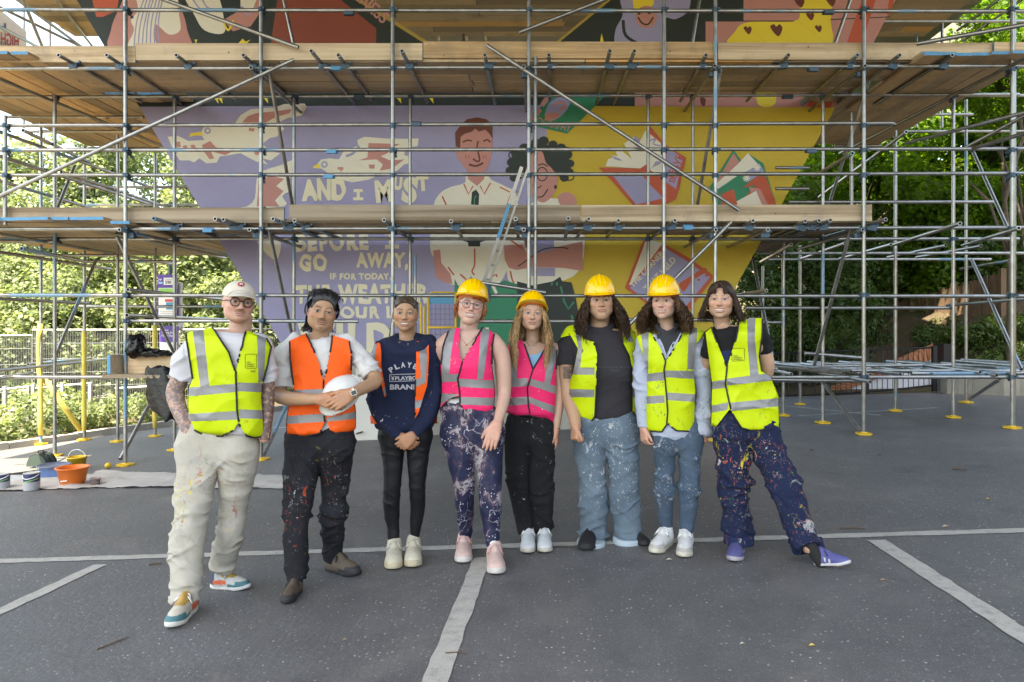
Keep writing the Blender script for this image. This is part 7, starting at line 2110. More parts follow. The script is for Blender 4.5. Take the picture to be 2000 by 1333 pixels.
# ---------------------------------------------------------------- 3: navy hoodie, open orange vest
t3 = [(742, 672), (728, 694), (729, 740), (731, 790), (727, 834), (738, 842), (842, 842), (853, 832), (851, 790), (853, 740), (856, 694), (842, 668), (815, 660), (775, 660)]
d3 = dict(seed=37, Y=4.48, foot=(792, 1095), label='smiling person in navy hooded sweatshirt and open orange vest, black leggings, hands clasped', hh=.226, head=(792, 613, -.03, 3, 0, 2), torso=t3, kd=.60, bust=(738, .015),
  face=dict(skin=SK_TAN, jaw=.98, brow=(.035, .024, .018), brow_a=.85, iris=(.06, .06, .055), smile=1.0, open=.9, lip=(.40, .17, .15)),
  neck=[(793, 642, 16, .02), (794, 660, 16, .03), (795, 682, 22, .03)],
  arms=[dict(arm=[(776, 848, 9, -.12), (786, 857, 9, -.14)], hand=dict(wrist=(783, 853, -.15), to=(806, 872, -.165), palm=(0, 1, .2), side=(0, 0, 1), curl=(35, 40, 25), L=.165)), dict(arm=[(812, 846, 9, -.13), (802, 855, 9, -.16)], hand=dict(wrist=(807, 850, -.17), to=(786, 870, -.195), palm=(0, 1, .2), side=(0, 0, 1), curl=(30, 35, 25), L=.165))],
  legs=[[(766, 850, 27, 0), (768, 900, 20.5, -.01), (766, 950, 17.5, -.02), (765, 990, 15.8, .0), (768, 1030, 12.2, .0), (770.5, 1058, 9.8, -.02)], [(818, 850, 27, 0), (816, 900, 21, -.01), (815, 950, 16.3, -.02), (816, 990, 15, 0), (812, 1030, 11.7, 0), (810, 1056, 9.4, -.02)]],
  shirt=dict(name='hooded_sweatshirt', mat=HOOD, fold=.012, grow=.004, sleeves=[[(748, 682, 17, 0), (735, 735, 17, .01), (735, 788, 16.5, -.02), (756, 828, 14.5, -.09), (784, 856, 11.5, -.14)], [(842, 682, 18, 0), (852, 735, 17, .01), (846, 790, 16.5, -.02), (826, 828, 14, -.1), (800, 853, 11, -.16)]], extra=[[(760, 672, 10, -.03), (775, 684, 9, -.085), (792, 690, 8, -.10), (815, 684, 10, -.085), (834, 670, 12, -.02), (840, 664, 10, .03)], [(760, 670, 12, .03), (795, 664, 15, .10), (838, 668, 13, .04)]], ring=(795, 678, 22, 9)),
  trousers=dict(name='leggings', mat=LEG_B, fold=.004, k=.015),
  vest=dict(mat=HO, fold=.006, grow=.010, polys=[[(724, 700), (730, 674), (742, 668), (745, 690), (744.5, 714), (755, 774), (751, 776), (740, 732), (730, 712)], [(812.6, 667), (837, 664), (838, 700), (834, 753), (818, 805), (810.7, 818), (810.7, 740), (813, 700)], [(722, 806), (736, 828), (724, 828)]], rows=[(735, 752), (780, 796)], hem_back=828,
    bands=[[(818, 664), (832, 662), (834, 700), (832, 748), (811, 757), (811, 741), (822, 738), (820, 700)], [(810, 784), (826, 780), (822, 796), (810, 799)], [(722, 690), (732, 668), (736, 672), (732, 700), (740, 732), (734, 726)], [(748, 756), (752, 756), (755, 772), (751, 772)]],
    piping=[[(812, 669), (812, 700), (810.7, 740), (810.7, 816)], [(838, 668), (838.5, 700), (835, 750)], [(743, 670), (745, 692), (745, 714), (755, 774)]]),
  shoes=[dict(at=((771, 1083), (768, 1121)), kw=dict(up_col=(.50, .46, .36), sole_col=(.50, .44, .30), style='cream', chunky=1.45, width=1.12, lace_col=(.5, .47, .38))), dict(at=((808, 1079), (806, 1117)), kw=dict(up_col=(.50, .46, .36), sole_col=(.50, .44, .30), style='cream', chunky=1.45, width=1.12, lace_col=(.5, .47, .38)))])
# ---------------------------------------------------------------- 4: yellow hard hat, glasses, pink vest, painted leggings
v4 = [(877, 643), (865, 677), (861, 714), (864, 748), (862, 780), (860, 802), (868, 792), (877, 780), (897, 775), (899, 790), (911, 811), (942, 816), (962, 815), (966, 766), (960, 714), (961, 674), (966, 648), (942, 640), (927, 666), (903, 708), (900, 703), (895, 677), (899, 640), (887, 641)]
d4 = dict(seed=41, Y=4.42, foot=(935, 1098), label='grinning person in yellow hard hat, clear glasses and paint-daubed pink vest', hh=.228, head=(920, 596, -.03, -3, 0, 9), torso=v4, kd=.62, bust=(720, .03), chest=.14,
  face=dict(skin=(.55, .345, .27), jaw=1.06, fat=.3, brow=(.26, .13, .07), brow_a=.5, iris=(.09, .11, .12), smile=1.0, open=1.0, lip=(.46, .2, .2)),
  neck=[(917, 622, 18, .02), (914, 646, 17.5, .03), (912, 672, 23, .03)],
  arms=[dict(thin=1, arm=[(962, 668, 17.5, .03), (978, 690, 16.5, .03), (983, 728, 15.5, .03), (984, 770, 13.5, .02), (979, 800, 11, -.06), (970, 830, 8.6, -.15)], hand=dict(wrist=(970, 828, -.15), to=(956, 872, -.185), palm=(0, 1, .1), side=(-1, 0, 0), curl=(6, 10, 8), spread=1.3, L=.19)), dict(thin=1, arm=[(880, 668, 20, .05), (862, 684, 17.5, .07), (856, 724, 16, .12), (866, 770, 13, .18)])],
  legs=[[(894, 846, 35, 0), (901, 905, 27, -.02), (907, 950, 21.5, -.03), (907, 985, 19, -.01), (909, 1020, 15.5, .0), (910, 1052, 11.5, 0)], [(950, 846, 37, 0), (955, 905, 28, -.03), (957, 950, 24.5, -.05), (958, 990, 22.5, -.05), (960, 1025, 18, -.04), (963, 1068, 13.5, -.05)]],
  shirt=dict(name='vest_top', mat=TEE_W, grow=-.003, neck=[(870, 630), (872, 690), (890, 704), (905, 708), (930, 700), (962, 690), (970, 630)], fold=.004),
  trousers=dict(name='leggings', mat=LEGART, fold=.004, k=.015, extra=[[(885, 800, 26, .0), (920, 805, 34, -.01), (945, 810, 24, 0)]]),
  vest=dict(mat=HP, polys=[v4], rows=[(740, 756), (776, 792)], hem_back=806, fold=.007, bands=[[(876, 640), (890, 638), (881, 690), (877, 732), (862, 732), (865, 690)], [(856, 731), (895, 731), (895, 746), (856, 747)], [(896, 740), (972, 744), (972, 760), (896, 756)], [(856, 768), (897, 771), (880, 779), (858, 791)], [(899, 775.5), (972, 778), (972, 793), (900, 791)], [(940, 638), (957, 640), (944, 741), (932, 741)]],
    piping=[[(942, 641), (927, 666), (903, 708), (894, 740), (898, 766), (899, 790), (911, 811), (942, 816), (961, 815)], [(896, 775), (877, 780), (866, 793), (861, 801)], [(877, 645), (866, 677), (862, 712)], [(965, 650), (961, 674), (960, 712)]]),
  shoes=[dict(at=((908, 1071), (904, 1108)), kw=dict(up_col=(.56, .40, .36), sole_col=(.58, .54, .50), style='pink', chunky=1.3, width=1.1, lace_col=(.52, .30, .27))), dict(at=((964, 1090), (972, 1131)), kw=dict(up_col=(.56, .40, .36), sole_col=(.58, .54, .50), style='pink', chunky=1.3, width=1.1, lace_col=(.52, .30, .27)))])
# ---------------------------------------------------------------- 5: tilted yellow hard hat, long blond hair, pink vest
v5 = [(992, 672), (993, 710), (994, 750), (991, 790), (988, 814), (1010, 812), (1033, 811), (1050, 815), (1081, 830), (1084, 795), (1086, 757), (1086, 722), (1088, 690), (1084, 672), (1066, 666), (1062, 684), (1041, 722), (1024, 672), (1018, 664)]
d5 = dict(seed=53, Y=4.69, foot=(1046, 1070), label='person with long blond hair, tipped back hard hat, pink vest, loose black trousers', hh=.222, head=(1039, 614, -.03, -3, -2, 3), torso=v5, kd=.60, bust=(735, .02), chest=.12,
  face=dict(skin=SK_PALE, jaw=.97, brow=(.11, .07, .045), brow_a=.75, iris=(.08, .10, .11), smile=.3, lip=(.45, .18, .18)),
  neck=[(1040, 642, 14, .02), (1040, 660, 14, .03), (1040, 684, 20, .03)],
  arms=[dict(thin=1, arm=[(1080, 684, 15, .03), (1091, 720, 12, .04), (1093, 768, 10.5, .04), (1090, 806, 9, .02), (1086, 840, 7, .0)], hand=dict(wrist=(1086, 840, 0), to=(1089, 880, -.01), palm=(-1, .3, 0), side=(-.3, -1, 0), curl=(14, 18, 12), L=.165)), dict(arm=[(1000, 686, 14, .04), (992, 740, 11, .08), (996, 800, 9, .1)])],
  legs=[[(1010, 850, 27, 0), (1011, 900, 26, 0), (1014, 950, 23, .0), (1021, 1000, 20, 0), (1027, 1040, 16, .0)], [(1057, 850, 27, 0), (1057, 900, 26, -.02), (1058, 950, 25, -.03), (1060, 1000, 22, -.02), (1060, 1040, 18, -.01)]],
  shirt=dict(name='vest_top', mat=m_cloth('light blue jersey', (.20, .38, .55), None), grow=-.003, neck=[(1010, 650), (1018, 670), (1030, 690), (1040, 694), (1054, 690), (1072, 670), (1075, 650)], fold=.004),
  trousers=dict(mat=TRK, fold=.011),
  vest=dict(mat=HPc, polys=[v5], rows=[(745, 762), (785, 802)], hem_back=822, bands=[[(985, 741), (1031, 739), (1029, 755), (985, 757)], [(1033, 739), (1092, 756), (1092, 772), (1031, 752)], [(985, 779), (1030, 775), (1031, 790), (985, 794)], [(1031, 775), (1090, 796), (1090, 812), (1033, 787)], [(997, 664), (1010, 662), (1010, 742), (996, 742)], [(1074, 664), (1092, 668), (1086, 700), (1074, 752), (1063, 748)]],
    piping=[[(1024, 673), (1041, 722), (1030, 757), (1032, 790), (1035, 808)], [(1063, 684), (1041, 722)], [(989, 813), (1010, 812), (1033, 811), (1050, 815), (1080, 829)], [(1087, 676), (1086, 722)]]),
  shoes=[dict(at=((1033, 1056), (1030, 1086)), kw=dict(up_col=(.52, .54, .55), sole_col=(.5, .46, .38), style='white', lace_col=(.6, .6, .6))), dict(at=((1062, 1056), (1065, 1084)), kw=dict(up_col=(.52, .54, .55), sole_col=(.5, .46, .38), style='white', lace_col=(.6, .6, .6)))])
# ---------------------------------------------------------------- 6: dark wavy hair, black tee, open yellow vest, wide jeans
t6 = [(1112, 652), (1110, 682), (1120, 725), (1117, 757), (1124, 812), (1134, 822), (1225, 820), (1242, 812), (1240, 757), (1238, 706), (1238, 670), (1224, 646), (1196, 638), (1150, 638), (1128, 640)]
d6 = dict(seed=67, Y=4.69, foot=(1190, 1062), label='person in yellow hard hat, open yellow vest over black tee, wide pale jeans', hh=.236, head=(1173, 588, -.03, -4, 0, -3), torso=t6, kd=.62, bust=(725, .04),
  face=dict(skin=SK_OLV, jaw=1.08, fat=.8, brow=(.03, .02, .015), brow_a=.9, brow_t=1.2, iris=(.05, .035, .025), smile=.4, lip=(.44, .19, .17)),
  neck=[(1173, 618, 19, .02), (1171, 636, 19, .03), (1170, 660, 25, .03)],
  arms=[dict(arm=[(1110, 676, 19, .02), (1105, 716, 19, .03), (1110, 762, 16.5, .03), (1120, 806, 13.5, -.06), (1125, 834, 10.5, -.13)], hand=dict(wrist=(1124, 832, -.13), to=(1121, 872, -.16), palm=(.9, .5, 0), side=(.2, -1, 0), curl=(55, 60, 40), L=.17)), dict(arm=[(1232, 680, 18, .06), (1244, 740, 15, .12), (1240, 800, 12, .14)])],
  legs=[[(1149, 842, 35, 0), (1153, 890, 32, 0), (1156, 930, 28, 0), (1158, 975, 26.5, 0), (1160, 1015, 27.5, 0), (1155, 1063, 26, -.02)], [(1213, 842, 35, 0), (1216, 890, 32.5, 0), (1219, 930, 30.5, 0), (1220, 975, 28, 0), (1224, 1015, 28, 0), (1228, 1058, 28.5, 0)]],
  shirt=dict(name='t_shirt', mat=TEE_B, sleeves=[[(1122, 662, 20, .02), (1106, 684, 22, .03), (1104, 712, 22.5, .03)], [(1224, 664, 20, .04), (1238, 700, 17, .09)]], ring=(1171, 648, 24, 5.5), fold=.010),
  trousers=dict(name='jeans', mat=JEAN_L, fold=.016, cuffs=[[(1155, 1055, 27.5, -.06), (1154, 1067, 28, -.06)], [(1228, 1050, 29.5, -.02), (1228, 1062, 30, -.02)]], cuff_mat=m_cloth('denim turn-up', (.34, .41, .46), None)),
  vest=dict(mat=HV, grow=.010, polys=[[(1095, 660), (1100, 640), (1133, 628), (1138, 658), (1160, 668), (1166, 693), (1165, 750), (1162, 814), (1154, 826), (1133, 826), (1114, 822), (1110, 757), (1120, 725), (1129, 682), (1114, 655)], [(1212, 632), (1232, 640), (1250, 670), (1250, 814), (1241, 816), (1235.5, 803), (1235.5, 722), (1230, 695), (1218, 671)]], rows=[(718, 734), (760, 777)], hem_back=814,
    bands=[[(1119, 630), (1133, 626), (1137, 680), (1133, 719), (1121, 722), (1130, 680)], [(1112, 718.5), (1161, 718.5), (1161, 732.5), (1112, 732)], [(1110, 760), (1161, 761.7), (1161, 776.5), (1110, 776)], [(1214, 634), (1226, 640), (1238, 668), (1226, 668)], [(1234, 718), (1250, 718), (1250, 733), (1234, 733)], [(1234, 760), (1250, 760), (1250, 776), (1234, 776)]],
    piping=[[(1138, 660), (1160, 668), (1166, 693), (1165, 750), (1162, 813), (1154, 825), (1133, 825)], [(1112, 654), (1128, 682), (1120, 724)], [(1218, 672), (1230, 696), (1235, 722), (1235, 802), (1240, 813)]]),
  tattoo=[([(1100, 716), (1124, 716), (1124, 740), (1100, 740)], .6, (.07, .06, .06), 70)],
  shoes=[dict(at=((1155, 1052), (1143, 1079)), kw=dict(up_col=(.012, .012, .013), sole_col=(.02, .02, .02), style='black', lace_col=None, ankle=.06, width=1.2), sock=plain('dark sock', (.02, .02, .02), .9)), dict(at=((1232, 1053), (1265, 1068)), kw=dict(up_col=(.012, .012, .013), sole_col=(.02, .02, .02), style='black', lace_col=None, ankle=.06, width=1.2), sock=plain('dark sock', (.02, .02, .02), .9))])
# ---------------------------------------------------------------- 7: curly brown hair, chambray shirt, yellow vest, mid jeans
v7 = [(1243, 658), (1256, 695), (1266, 725), (1262, 763), (1263, 830), (1267, 844), (1293, 844), (1302, 830), (1306, 828), (1319, 841), (1355, 844), (1358, 763), (1355, 722), (1359, 674), (1378, 648), (1362, 641), (1347, 640), (1332, 652), (1316, 682), (1300, 706), (1289, 679), (1273, 652), (1265, 649)]
d7 = dict(under=(1303, 652, 19, 5), seed=71, Y=4.52, foot=(1315, 1072), label='person in yellow hard hat, yellow vest over paint-spattered chambray shirt, blue jeans', hh=.230, head=(1297, 589, -.03, 11, 0, 0), torso=v7, kd=.62, bust=(715, .015),
  face=dict(skin=(.53, .33, .245), jaw=.97, brow=(.07, .045, .03), brow_a=.8, iris=(.05, .035, .025), smile=.5, open=.45, lip=(.50, .22, .21)),
  neck=[(1301, 618, 16, .02), (1303, 638, 16, .03), (1304, 664, 21, .03)],
  arms=[dict(arm=[(1256, 826, 9, 0), (1257, 840, 8, 0)], hand=dict(wrist=(1257, 836, 0), to=(1259, 864, -.02), palm=(.9, .4, 0), side=(.2, -1, 0), curl=(30, 40, 25), L=.16)), dict(arm=[(1371, 836, 9, -.02), (1370, 848, 8, -.02)], hand=dict(wrist=(1371, 838, -.02), to=(1370, 872, -.03), palm=(-.3, 1, 0), side=(-1, -.2, 0), curl=(25, 30, 20), L=.16))],
  legs=[[(1297, 860, 26, 0), (1298, 910, 20.5, -.01), (1297, 955, 19.5, -.02), (1299, 1000, 16, 0), (1301, 1036, 13, 0)], [(1349, 860, 27, 0), (1347, 910, 21, -.02), (1346, 955, 20, -.03), (1343, 1000, 17.5, -.02), (1340, 1044, 14, -.02)]],
  shirt=dict(name='chambray_shirt', mat=SHIRT_D, fold=.012, sleeves=[[(1260, 668, 17, .01), (1252, 720, 15.5, .02), (1253, 780, 14.5, .01), (1257, 835, 12.5, 0)], [(1356, 664, 18, 0), (1370, 718, 16.5, .0), (1376, 780, 16, 0), (1371, 846, 14.5, -.02)]], hem=[(835, 1270, 1352), (850, 1272, 1352), (864, 1284, 1340)], neck=[(1280, 636), (1284, 654), (1294, 672), (1302, 694), (1310, 676), (1322, 656), (1328, 638)], collar=[(1275, 651), (1288, 676), (1300, 702), (1316, 680), (1331, 652)], collar_r=.009),
  trousers=dict(name='jeans', mat=JEAN_D, fold=.012, extra=[]),
  vest=dict(mat=HV, polys=[v7], rows=[(726, 742), (770, 786)], hem_back=838, bands=[[(1252, 648), (1267, 645), (1266, 700), (1266, 728), (1258, 715)], [(1255, 732), (1297, 726.6), (1298, 743), (1255, 747)], [(1299, 724), (1366, 725), (1366, 741.5), (1299, 737)], [(1255, 775), (1297.8, 772.5), (1298, 787), (1255, 790)], [(1302, 767), (1366, 771), (1366, 786), (1304, 782)], [(1346, 638), (1362, 638), (1357, 722), (1342, 722)]],
    piping=[[(1274, 653), (1289, 679), (1300, 706), (1297, 722), (1301, 763), (1304, 803), (1302, 830), (1293, 843), (1268, 843)], [(1331, 653), (1316, 682), (1300, 706)], [(1306, 828), (1319, 841), (1354, 843)], [(1377, 649), (1360, 674)]]),
  shoes=[dict(at=((1310, 1057), (1273, 1087)), kw=dict(up_col=(.60, .60, .59), sole_col=(.56, .52, .42), style='trainer', toe_col=(.40, .38, .35), chunky=1.1, lace_col=(.62, .62, .6))), dict(at=((1341, 1062), (1335, 1095)), kw=dict(up_col=(.60, .60, .59), sole_col=(.56, .52, .42), style='trainer', toe_col=(.40, .38, .35), chunky=1.1, lace_col=(.62, .62, .6)))])
# ---------------------------------------------------------------- 8: brown bob with fringe, yellow vest, paint-covered navy trousers, one leg out
v8 = [(1378, 650), (1384, 695), (1391, 750), (1390, 790), (1389, 840), (1395, 838), (1424, 801), (1428, 801), (1432, 811), (1448, 836), (1470, 842), (1521, 836), (1520, 776), (1505, 736), (1486, 725), (1482, 698), (1489, 655), (1490, 622), (1464, 621), (1443, 631), (1435, 668), (1421, 714), (1416, 709), (1400, 668), (1390, 640)]
d8 = dict(seed=83, Y=4.35, foot=(1450, 1085), label='smiling person with brown fringe, yellow vest and navy trousers thick with paint', hh=.230, head=(1408, 586, -.03, 5, 0, 1), torso=v8, kd=.60, bust=(715, .015),
  face=dict(skin=(.49, .30, .205), jaw=.97, brow=(.06, .04, .03), brow_a=.7, iris=(.11, .15, .20), smile=.95, open=.9, lip=(.46, .2, .17)),
  neck=[(1411, 616, 15.5, .02), (1413, 638, 15, .03), (1416, 664, 21, .03)],
  arms=[dict(arm=[(1478, 660, 18, .02), (1493, 690, 15.5, .04), (1499, 716, 13.5, .06), (1492, 748, 11, .14), (1478, 770, 9, .18)]), dict(arm=[(1390, 668, 15, .05), (1380, 712, 13, .15), (1372, 740, 11, .22)])],
  legs=[[(1428, 838, 36, 0), (1432, 890, 34, 0), (1433, 940, 30, -.01), (1438, 990, 27, -.01), (1443, 1055, 27.5, -.01)], [(1484, 838, 38, 0), (1505, 890, 34, -.03), (1528, 945, 31.5, -.07), (1552, 1005, 28, -.12), (1578, 1070, 29, -.18)]],
  shirt=dict(name='t_shirt', mat=TEE_K, sleeves=[[(1472, 644, 20, .01), (1488, 664, 19, .03), (1495, 688, 17.5, .04)], [(1392, 660, 18, .04), (1382, 696, 16, .1)]], ring=(1416, 659, 23, 6), fold=.008),
  trousers=dict(mat=NAVY, fold=.015, extra=[[(1436, 770, 26, .0), (1450, 800, 32, 0)]], cuffs=[[(1443, 1044, 29, -.01), (1443, 1062, 29, -.01)], [(1574, 1056, 31, -.17), (1581, 1077, 31, -.185)]], cuff_mat=m_cloth('navy turn-up', (.010, .018, .058), PAL, .15)),
  vest=dict(mat=HV, polys=[v8], rows=[(738, 752), (784, 800)], hem_back=836, bands=[[(1459, 614), (1476, 614), (1474, 660), (1482, 734), (1465, 734), (1460, 670)], [(1384, 747), (1416, 741.5), (1418, 757.6), (1384, 762)], [(1419, 740), (1515, 728), (1515, 743), (1420, 753.6)], [(1384, 794), (1423, 786), (1421, 801), (1384, 808)], [(1425.5, 787), (1530, 777), (1530, 793), (1429.5, 803.5)]],
    piping=[[(1390, 641), (1400, 668), (1416, 709), (1420, 718), (1417, 750), (1423, 779), (1428, 802), (1433, 812), (1448, 836), (1470, 841), (1520, 836)], [(1442, 632), (1435, 668), (1421, 714)], [(1426, 802), (1395, 838)], [(1489, 624), (1488, 655), (1482, 698), (1486, 724)]]),
  shoes=[dict(at=((1442, 1070), (1433, 1102)), kw=dict(up_col=(.075, .075, .20), sole_col=(.35, .33, .36), style='violet', lace_col=(.05, .05, .14))), dict(at=((1600, 1106), (1656, 1119)), kw=dict(up_col=(.085, .09, .26), sole_col=(.55, .53, .55), style='violet', lift=.22, lace_col=(.05, .05, .14), accent=[(.105, .117, .03, .062, (.5, .5, .5)), (.135, .150, .026, .05, (.5, .5, .5))]), sock=plain('dark sock', (.02, .02, .02), .9))])
def disc_on(surf, cx, cy_, rx, ry, mat, parent, off, name, n=20, inner=0.0):
    v, f = [], []
    for k in range(n):
        a = 2 * math.pi * k / n
        for s in (inner, 1.0): v.append(surf.hit(cx + rx * s * math.cos(a), cy_ + ry * s * math.sin(a), off))
    if any(p is None for p in v): return
    f = [(2 * i, 2 * i + 1, 2 * ((i + 1) % n) + 1, 2 * ((i + 1) % n)) for i in range(n)]
    MB().add(v, f).build(name, mat, parent)
def vest_logo(d, x0, y0, x1, y1, tilt=0):
    s, o = d['surf_v'], d['vest_obj']; r = 3.0
    pts = []
    for cx_, cy_, a0 in ((x1 - r, y0 + r, -90), (x1 - r, y1 - r, 0), (x0 + r, y1 - r, 90), (x0 + r, y0 + r, 180)):
        for a in (0, 30, 60, 90): pts.append((cx_ + r * math.cos(R(a0 + a)), cy_ + r * math.sin(R(a0 + a)) + tilt * (cx_ - x0)))
    pts.append(pts[0]); ln = s.line(pts, .003, 2)
    if len(ln) > 3: MB().tube(ln, .0011, 5).build('logo_outline', INK, o)
    h = y1 - y0
    for i, (t_, fr) in enumerate((('ARTS', .42), ('UNIVERSITY', .84), ('BOURNEMOUTH', .86))):
        ya = y0 + h * (.52 + .145 * i); put_text(d, s, o, t_, (x0 + 3, ya, x0 + 3 + (x1 - x0 - 5) * fr, ya + h * .105), INK, offset=.01, name='lettering')
# ---- 1
r1, h1 = person(d1)
hair_cap(h1, H_RED, r1, r=(.352, .435, .38), zlow=-.12, strand=.01)
def cap_fn(x, y, z):
    x, y, z = h1.local(x, y, z)
    d = ellip(x, y, z, (0, .06, .165), (.378, .468, .375)); d = np.maximum(d, .135 - z - .25 * np.clip(-y, 0, 1) * .6)
    vz = z + 1.1 * x * x + .30 * np.clip(-y - .3, 0, 1)
    vis = smax(ellip(x, y, vz, (0, -.36, .255), (.325, .36, .022)), y + .22, .05)
    d = smin(d, vis, .02); d = smax(d, -ellip(x, y, z, (0, .06, .11), (.352, .442, .375)), .01)
    return d * h1.hh
V, Q = surface([Prim(h1.C - .2, h1.C + .22, cap_fn, .005)], .0036)
cap = link('cap', np_mesh(V, Q), m_cloth('cream cap cotton', (.58, .53, .44), None), r1); sc_ = Surf(V, Q)
RB = plain('badge red', (.45, .03, .04), .6)
disc_on(sc_, 471, 556.5, 6.8, 4.2, RB, cap, .0025, 'badge', 18, .5); disc_on(sc_, 471, 556.5, 3.8, 2.4, M['swhite'], cap, .0022, 'badge_centre'); disc_on(sc_, 471, 558, 1.8, 1.4, M['black'], cap, .0034, 'badge_mark')
seam = sc_.line([(445, 577), (452, 571), (462, 568), (474, 568), (486, 572), (496, 580)], .001, 2)
if len(seam) > 2: MB().tube(seam, .0016, 5).build('seam', plain('cap seam', (.40, .36, .29), .8), cap)
spectacles(h1, r1, FRAME, .100, .013)
vest_logo(d1, 479, 692, 501, 720)
for i in range(5): put_text(d1, d1['surf_v'], d1['vest_obj'], '---', (490, 724 + 3 * i * .6, 490 + 9 - i, 725 + 3 * i * .6), INK) if i < 2 else None
# ---- 2
r2, h2 = person(d2)
cap2 = hair_cap(h2, H_BLACK, r2, r=(.375, .46, .415), face=(.275, .40, .375), fc=(0, -.42, -.035), zlow=-.10, strand=.03)
g = random.Random(5); st = []
for i in range(420):       # combed back from the hairline
    x = g.uniform(-.30, .30); zf = .325 - 1.2 * x * x + g.uniform(-.035, .02); yf = -.33 + 1.0 * x * x
    s_ = 1 if x > 0 else -1
    lf = g.uniform(-.02, .06); p = cr_path([(x * .88, yf, zf - .01), (x * .98 + g.uniform(-.02, .02), yf + .03, zf + .08 + lf * .7), (x * 1.10 + g.uniform(-.03, .03), -.04, .53 - 1.5 * x * x + lf), (x * 1.25 + g.uniform(-.03, .03), .22, .44 - 1.2 * x * x + lf), (x * 1.2 + g.uniform(-.04, .04), .48, .12 + g.uniform(-.08, .08))], 12)
    p[:, 0] += .012 * np.sin(np.linspace(0, 6, 12) + g.uniform(0, 6)); st.append(p)
for i in range(170):       # sides and the longer hair at the nape
    s_ = g.choice((-1, 1)); y0 = g.uniform(-.16, .2); st.append(cr_path([(s_ * .30, y0 - .08, .30), (s_ * .385, y0, .16), (s_ * .41, y0 + .10, .0 + g.uniform(-.05, .05)), (s_ * .37, y0 + .22, -.14)], 9))
for i in range(190):
    s_ = g.choice((-1, 1)); a = g.uniform(.15, .95); st.append(cr_path([(s_ * .36 * a, .34, .05), (s_ * .37 * a, .36, -.20), (s_ * (.34 * a + .03), .30, -.40), (s_ * (.36 * a + .06), .24, -.52 + g.uniform(-.04, .06)), (s_ * (.40 * a + .08), .22, -.55 + g.uniform(-.05, .1))], 10))
for i in range(70):        # flyaways
    x = g.uniform(-.33, .33); st.append(cr_path([(x, -.1, .45 - x * x), (x * 1.25 + g.uniform(-.05, .05), .0, .54 - 1.4 * x * x + g.uniform(0, .07)), (x * 1.5 + g.uniform(-.06, .06), .15, .46 - 1.2 * x * x + g.uniform(-.05, .08))], 8))
hair_strands(h2, st, .012, H_BLACK, cap2)
# white hard hat held at the chest
hat_c = P(662, 768, 4.035)
class HH:  # helmet carried by the hands, crown towards the camera
    pass
hw = HH(); hw.C = np.array(hat_c); hw.hh = .236; _z = Vector((-.22, -.92, .30)).normalized(); _y = Vector((.78, 0, .60)); _y = (_y - _z * _y.dot(_z)).normalized(); _x = _y.cross(_z)
hw.R = np.array(Matrix((_x, _y, _z)).transposed())
hw.local = lambda x, y, z, Rm=None: Head.local(hw, x, y, z, Rm)
pr, Rm = helmet_prim(hw, 0, 0, .90, 1.0, True); hw_off = np.array(hw.R @ np.array((0, 0, .30))) * hw.hh; 
pr2 = Prim(pr.lo - hw_off, pr.hi - hw_off, (lambda f, o: (lambda x, y, z: f(x + o[0], y + o[1], z + o[2])))(pr.fn, hw_off), .01)
V, Q = surface([pr2], .0042)
hat = empty('hard_hat', P(662, 800, 4.03), 'white hard hat held in both hands against the orange vest', 'hard hat'); link('shell', np_mesh(V, Q), HATW, hat)
wrist_watch(d2, r2, 690, 768, -.305, (1, .4, .4), r=.030, strap=(.62, .55, .44))
# ---- 3
r3, h3 = person(d3)
c3 = hair_cap(h3, H_MBROWN, r3, r=(.356, .44, .388), face=(.28, .38, .35), fc=(0, -.42, -.045), zlow=-.18, strand=.022)
g = random.Random(8); st = []
for i in range(240):
    x = g.uniform(-.31, .31); zf = .30 - 1.5 * x * x; yf = -.335 + 1.2 * x * x
    st.append(cr_path([(x * .92, yf, zf), (x * 1.04, yf + .14, zf + .085), (x * 1.12, .08, .455 - 1.4 * x * x), (x * .9, .38, .25), (x * .3, .52, .02)], 10))
for i in range(14): st.append(cr_path([(-.33, .0, .1), (-.37, -.04, -.15), (-.40, -.02, -.4), (-.42 + g.uniform(-.03, .03), -.06, -.72 + g.uniform(-.1, .1))], 9))
hair_strands(h3, st, .011, H_MBROWN, c3)
s3, o3 = d3['surf_sh'], d3['shirt_obj']
import itertools
for i, ch in enumerate('PLAYBOY'):          # arched line of lettering
    a = -38 + i * 15.5; rr = 46.0; cx_ = 793 + rr * math.sin(R(a)); cy_ = 759 - rr * math.cos(R(a)); w_ = 8.4
    put_text(d3, s3, o3, ch, (cx_ - w_ / 2, cy_ - 5.2, cx_ + w_ / 2, cy_ + 5.2), PRINT, rot=-a, offset=.035)
put_text(d3, s3, o3, 'PLAYBOY', (772, 735.0, 822, 742.8), PRINT, rot=1.5, offset=.03); put_text(d3, s3, o3, 'BRAND', (762, 751, 819, 761), PRINT, rot=0, offset=.035)
ln = s3.line([(761.5, 732.2), (824, 730.4), (824, 743.8), (761.5, 745.6), (761.5, 732.2)], .003, 2)
if len(ln) > 3: MB().tube(ln, .0022, 5).build('print_frame', PRINT, o3)
